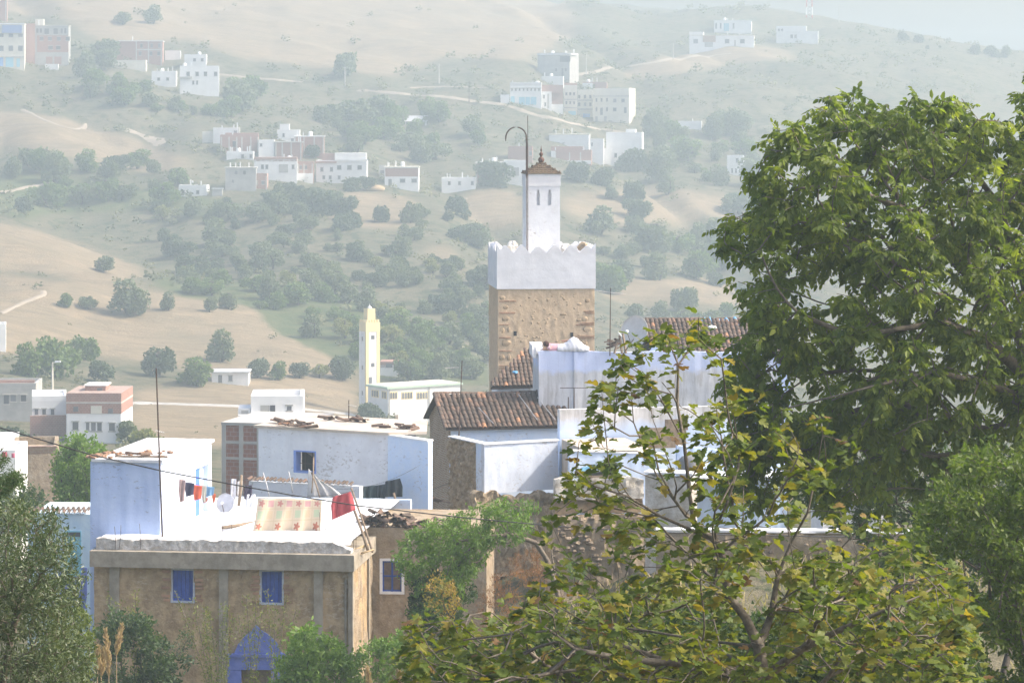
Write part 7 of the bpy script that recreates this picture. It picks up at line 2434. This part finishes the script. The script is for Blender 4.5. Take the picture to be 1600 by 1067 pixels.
rg = np.random.default_rng(222)
for (nm, lab, poly, nt, Yc, bx) in (('fig_shrub', 'yellowing fig shrub right of the main fig trunk', [(1230, 900), (1330, 840), (1450, 850), (1520, 920), (1540, 1100), (1230, 1120)], 190, 33.5, 1390), ('fig_shrub', 'low fig shrub spreading left of the main fig trunk', [(620, 1010), (720, 960), (880, 920), (1050, 900), (1160, 930), (1160, 1120), (600, 1120)], 300, 34.0, 900)):
    tp = px_points(poly, nt, Yc - 1.2, Yc + 1.4, rg)
    sk = Skel(); gb = P(bx, 1200, Yc); gb.z = ground_z(gb.x, gb.y)
    s0 = sk.stem([gb + Vector((0, 0, -.3)), gb + Vector((0, 0, .3)), P(bx + 10, 1080, Yc)])
    sk.stem([P(bx - 60, 1030, Yc), P(bx - 120, 980, Yc + .2)], s0); sk.stem([P(bx + 60, 1030, Yc), P(bx + 90, 980, Yc + .2)], s0)
    sk.grow(tp, .45, .18, .35, rg)
    tips = np.array([sk.p[i] for i in sk.tips]); idx = np.repeat(np.arange(len(tips)), 9); n = len(idx)
    az = rg.uniform(0, 6.283, n); el = rg.uniform(-.7, .5, n)
    D = np.stack([np.cos(az) * np.cos(el), np.sin(az) * np.cos(el), np.sin(el)], -1)
    C = tips[idx] + D * .05 + np.array([0, 0, 1.]) * rg.uniform(-.22, .04, (n, 1)); N = norm(np.array([0, 0, 1.]) + rand_unit(n, rg) * .65 - D * .25)
    tint = np.clip(rg.beta(1.6, 3.2, n) + rg.normal(0, .08, len(tips))[idx], 0, .97)
    near_tree(nm, lab, 'shrub', gb, sk, M['bark_fig'], [(ftm[k], C[k::3], D[k::3], N[k::3], rg.uniform(.075, .15, len(C[k::3])), np.clip(tint[k::3] * .95 + .12, 0, .93), M['f_fig']) for k in range(3)], .004, .5, rmax=.05)

shrub('olive_tree', 'silvery small-leaved olive tree at the lower left', 'tree', [(-160, 830), (0, 790), (20, 775), (75, 790), (118, 850), (136, 915), (120, 960), (140, 1010), (150, 1080), (130, 1180), (-200, 1180)], 33, 36.5, 1500, 36, .066, .26, M['f_olive_near'], 301, -30, 'bark', .2, 0, .0025, .09,
      stems=[[(0, 1090, 0), (20, 980, -.3), (45, 900, -.4)], [(-60, 1050, 0), (-80, 940, .2), (-60, 860, .3)], [(50, 1080, .3), (80, 1000, .3)]], keep=lambda a, b: float(fbm(a / 30., b / 30., 17, 2)) > -.4)
shrub('yellow_green_shrub', 'yellow-green shrub between the olive and the brown house', 'shrub', [(70, 960), (110, 930), (140, 955), (150, 1010), (140, 1110), (60, 1110)], 60, 62, 150, 36, .08, .5, M['f_yg'], 302, 110, up=.2)
shrub('willow_tree', 'small bushy tree hiding the right end of the tile heap', 'tree', [(612, 860), (640, 830), (690, 805), (760, 785), (810, 775), (835, 790), (830, 830), (800, 850), (770, 850), (740, 900), (700, 960), (660, 985), (640, 960), (650, 910), (625, 900)], 80, 83.5, 420, 30, .13, .34, M['f_bush'], 303, 872, 'bark', .1, .5, .004, .12,
      base_py=945, stems=[[(868, 915, 0), (855, 875, -.1), (838, 848, -.2), (805, 836, -.3), (765, 838, -.4), (720, 845, -.3), (690, 870, -.3)], [(860, 850, .3), (868, 815, .4), (860, 790, .5)]], tl=(0, .85))
shrub('dark_creeper', 'dark leafy shadowed bush under the small tree', 'bush', [(640, 905), (720, 880), (745, 920), (700, 1000), (690, 1040), (640, 1010)], 81, 83, 240, 40, .1, .45, M['f_dk'], 304, 690, up=.2, droop=.3)
shrub('golden_shrub', 'golden yellow shrub beside the rust-brown weeds', 'shrub', [(664, 910), (685, 895), (712, 910), (722, 950), (700, 970), (670, 950)], 74, 75.5, 46, 18, .085, .4, M['f_orange'], 305, 700, up=.2)
shrub('rust_weeds', 'rust-brown dried weeds below the curved trunk', 'weeds', [(745, 950), (765, 895), (800, 870), (830, 900), (850, 940), (840, 985), (730, 985)], 79, 81, 130, 30, .07, .2, M['f_rust'], 306, 790, up=-.2, upright=.6, base_py=1000, r_tip=.002)
shrub('rust_weeds', 'second patch of rust-brown weeds against the brown wall', 'weeds', [(795, 905), (805, 868), (840, 855), (860, 890), (850, 915)], 84, 85.5, 60, 30, .07, .2, M['f_rust'], 307, 830, up=-.2, upright=.6, base_py=930, r_tip=.002)
shrub('dark_bush', 'dark green bush before the left corner of the brown house', 'bush', [(150, 1080), (155, 975), (185, 950), (230, 965), (262, 1000), (295, 1030), (300, 1090)], 84, 87, 260, 30, .135, .45, M['f_dk'], 308, 220, up=.2, base_py=1130, spread=.16, keep=lambda a, b: float(fbm(a / 22., b / 22., 37, 2)) > -.15)
shrub('climbing_weed', 'straggling weed on the brown wall beside the dark bush', 'weed', [(250, 1010), (290, 985), (310, 995), (295, 1025), (260, 1030)], 89, 90.5, 40, 14, .075, .4, M['f_dk'], 309, 270, up=.1, base_py=1120)
for k, (bx, tops) in enumerate(((176, [(172, 930), (182, 940)]), (214, [(212, 925), (204, 945)]), (335, [(274, 925), (300, 935), (318, 945), (322, 960)]), (345, [(326, 950), (349, 940), (357, 945), (364, 965)]), (395, [(385, 930), (372, 960), (400, 935), (410, 950)]), (428, [(418, 920), (430, 945), (448, 930), (462, 955)]))):
    lab = ['slender pale sapling at the left pillar of the brown house', 'slender sapling rising from the dark bush', 'thin sapling leaning towards the first blue window', 'clump of thin shoots between the two blue windows', 'thin shoots in front of the blue door arch', 'thin shoots right of the blue door arch'][k]
    rg2 = np.random.default_rng(400 + k)
    b = P(bx, 1135, 86 - k * .3)
    sk = Skel(); sk.stem([b, b + Vector((0, 0, .15))])
    tips = []; 
    for (a, c) in tops:
        q = [P(bx + (a - bx) * s_ ** 1.3, 1120 + (c - 1120) * s_, 86 - k * .3 + rg2.normal(0, .15)) for s_ in (.25, .5, .75, 1)]
        tips.append(sk.stem(q, 1))
        nside = 3
    sk.tips = tips
    allp = []; alld = []
    for ti in tips:
        i = ti; chain = []
        while i >= 2: chain.append(sk.p[i]); i = sk.par[i]
        chain = chain[::-1]
        for m in range(len(chain) - 1):
            for _ in range(62):
                s_ = rg2.random(); allp.append(chain[m] * (1 - s_) + chain[m + 1] * s_ + rg2.normal(0, .07, 3)); alld.append((chain[m + 1] - chain[m]))
    C = np.array(allp); n = len(C)
    D = norm(norm(np.array(alld)) * .6 + rand_unit(n, rg2)); N = norm(np.array([0, 0, .5]) + rand_unit(n, rg2))
    near_tree('sapling', lab, 'sapling', b, sk, M['bark'], [(leaf_tmpl(.4), C, D, N, .085 * rg2.uniform(.5, 1.2, n), np.clip(rg2.normal(.6, .2, n), 0, .95), M['f_yg'])], .009, .5, 'saplings before the brown house', 5)
shrub('green_bush', 'fresh green bush below the right blue window', 'bush', [(425, 1090), (430, 1020), (450, 985), (490, 975), (520, 990), (552, 1010), (575, 1050), (580, 1090)], 80, 83, 190, 30, .16, .42, M['f_bush'], 310, 500, up=.2, base_py=1130, droop=.3, spread=.17, keep=lambda a, b: float(fbm(a / 24., b / 24., 39, 2)) > -.14)
shrub('low_herbs', 'low green herbs at the foot of the annex wall', 'herbs', [(540, 1090), (560, 1010), (620, 985), (680, 1000), (740, 1030), (740, 1090)], 84, 88, 240, 28, .13, .4, M['f_bush'], 311, 640, up=.1, upright=.2, base_py=1120)
shrub('ash_tree', 'dense fresh green tree at the right edge below the walnut', 'tree', [(1375, 880), (1420, 830), (1470, 740), (1520, 695), (1580, 675), (1700, 690), (1800, 800), (1820, 1000), (1750, 1150), (1440, 1150), (1470, 1060), (1530, 1000), (1510, 930), (1440, 905)], 37, 40.5, 1300, 30, .095, .42, M['f_right'], 312, 1640, 'bark', .1, .3, .003, .11, keep=lambda a, b: float(fbm(a / 40., b / 40., 27, 2)) > -.16)
shrub('bramble', 'dark tangled undergrowth behind the fig stems', 'bush', [(700, 1010), (900, 960), (1200, 950), (1500, 960), (1560, 1120), (640, 1120)], 35, 38, 800, 40, .085, .45, M['f_dk'], 313, 1100, up=.1)
shrub('back_shrub', 'shaded shrubs between the walnut trunk and the stone wall', 'shrub', [(1360, 850), (1240, 790), (1215, 690), (1250, 640), (1400, 650), (1520, 680), (1600, 700), (1700, 900), (1600, 1000), (1400, 960)], 62, 66, 640, 34, .14, .45, M['f_dk'], 314, 1560, up=.1)
shrub('agave_clump', 'small bluish-green succulent clump at the foot of the ruined wall', 'plant', [(885, 900), (888, 876), (905, 872), (915, 885), (912, 902)], 96, 96.8, 26, 16, .14, .2, M['f_bush'], 315, 898, up=-.2, upright=.8, base_py=908)
shrub('tall_tree', 'dense green tree behind the blue block on the left', 'tree', [(88, 790), (84, 730), (95, 690), (125, 680), (150, 690), (172, 715), (168, 760), (150, 830), (100, 830)], 128, 134, 420, 26, .19, .45, M['f_bush'], 316, 125, up=.2, spread=.25, r_tip=.008)
shrub('conifer', 'dark conifer bough poking in at the left edge', 'tree', [(-90, 640), (-20, 700), (12, 722), (36, 748), (22, 762), (-5, 775), (-30, 800), (-90, 860)], 39, 41, 200, 110, .075, .16, M['f_dk'], 317, -110, 'bark', .3, .1, .004, .08)
shrub('garden_tree', 'dark leafy tree above the olive at the left edge', 'tree', [(-60, 830), (-40, 770), (0, 745), (40, 750), (70, 775), (80, 830)], 114, 119, 150, 26, .18, .45, M['f_dk'], 318, 10, up=.2, spread=.22, r_tip=.007)
# dry grass and weeds round the ruins
rg = np.random.default_rng(9)
n = 9000
Yg_ = rg.uniform(62, 103, n); Ug_ = rg.uniform(700, 1600, n); Xg_ = (Ug_ - 800) / F * Yg_
ok = fbm(Xg_ / 1.5, Yg_ / 1.5, 13, 2) > -.15
Xg_, Yg_ = Xg_[ok], Yg_[ok]; n = len(Xg_)
C = np.stack([Xg_, Yg_, tz(Xg_, Yg_) - .02], -1)
D = norm(np.array([0, 0, 1.2]) + rand_unit(n, rg) * .7); N = rand_unit(n, rg)
me = leaf_mesh('dry_grass', leaf_tmpl(.12), C, D, N, rg.uniform(.15, .45, n), rg.uniform(0, .95, n), leaf_mat('dry_grass_blade', [(0, (.20, .19, .07)), (.5, (.33, .27, .14)), (1, (.45, .36, .21))], .3, .8))
tag(link('dry_grass', me), 'dry grass tufts on the slope among the ruined walls', None, None, 'stuff')
# reed plumes
rg = np.random.default_rng(10)
for k, (a, c, tx, ty) in enumerate(((170, 1050, 165, 985), (182, 1020, 190, 977), (152, 1045, 153, 1012), (158, 1055, 162, 1015), (578, 1090, 574, 1045), (628, 1080, 622, 1040))):
    lab = ['tall tan reed plume before the dark bush', 'leaning tan reed plume, highest of the left clump', 'short tan reed plume at the left of the clump', 'short tan reed plume in the middle of the clump', 'tan reed plume below the annex wall corner', 'tan reed plume right of the annex wall corner'][k]
    Y = 79 + k * .2
    b = P(a, 1130, Y)
    o = thing('reed', lab, 'reed', loc=b, group='reed plumes')
    p0 = P(a, c, Y) - b; p1 = P(tx, ty, Y) - b
    m_ = MB(); m_.tube([(0, 0, 0), p0, p1], [.015, .012, .005], 5); m_.obj('stem', M['straw'], o)
    n = 420
    s_ = rg.uniform(-.1, 1, n); w = np.sin(np.clip(s_ + .1, 0, 1.05) * 2.9) * .1 + .015
    C = np.array(p0)[None] + (np.array(p1) - np.array(p0))[None] * s_[:, None] + rand_unit(n, rg) * w[:, None] * rg.random((n, 1))
    D = norm(np.array(p1 - p0.copy())[None] / (p1 - p0).length * 1.2 + rand_unit(n, rg) * .6)
    link('plume', leaf_mesh('plume', leaf_tmpl(.22), C, D, rand_unit(n, rg), rg.uniform(.08, .16, n), rg.uniform(0, .9, n), leaf_mat('reed_plume_%d' % k, [(0, (.36, .25, .14)), (1, (.52, .40, .25))], .3, .9)), o)
    if k == 0:
        C = np.repeat(np.array([[.15, 0, .4]]), 16, 0); D = norm(rand_unit(16, rg) + np.array([.5, -.2, .9])); link('blades', leaf_mesh('blades', leaf_tmpl(.07), C, D, rand_unit(16, rg), rg.uniform(.5, .95, 16), rg.uniform(.4, .9, 16), M['f_yg']), o)
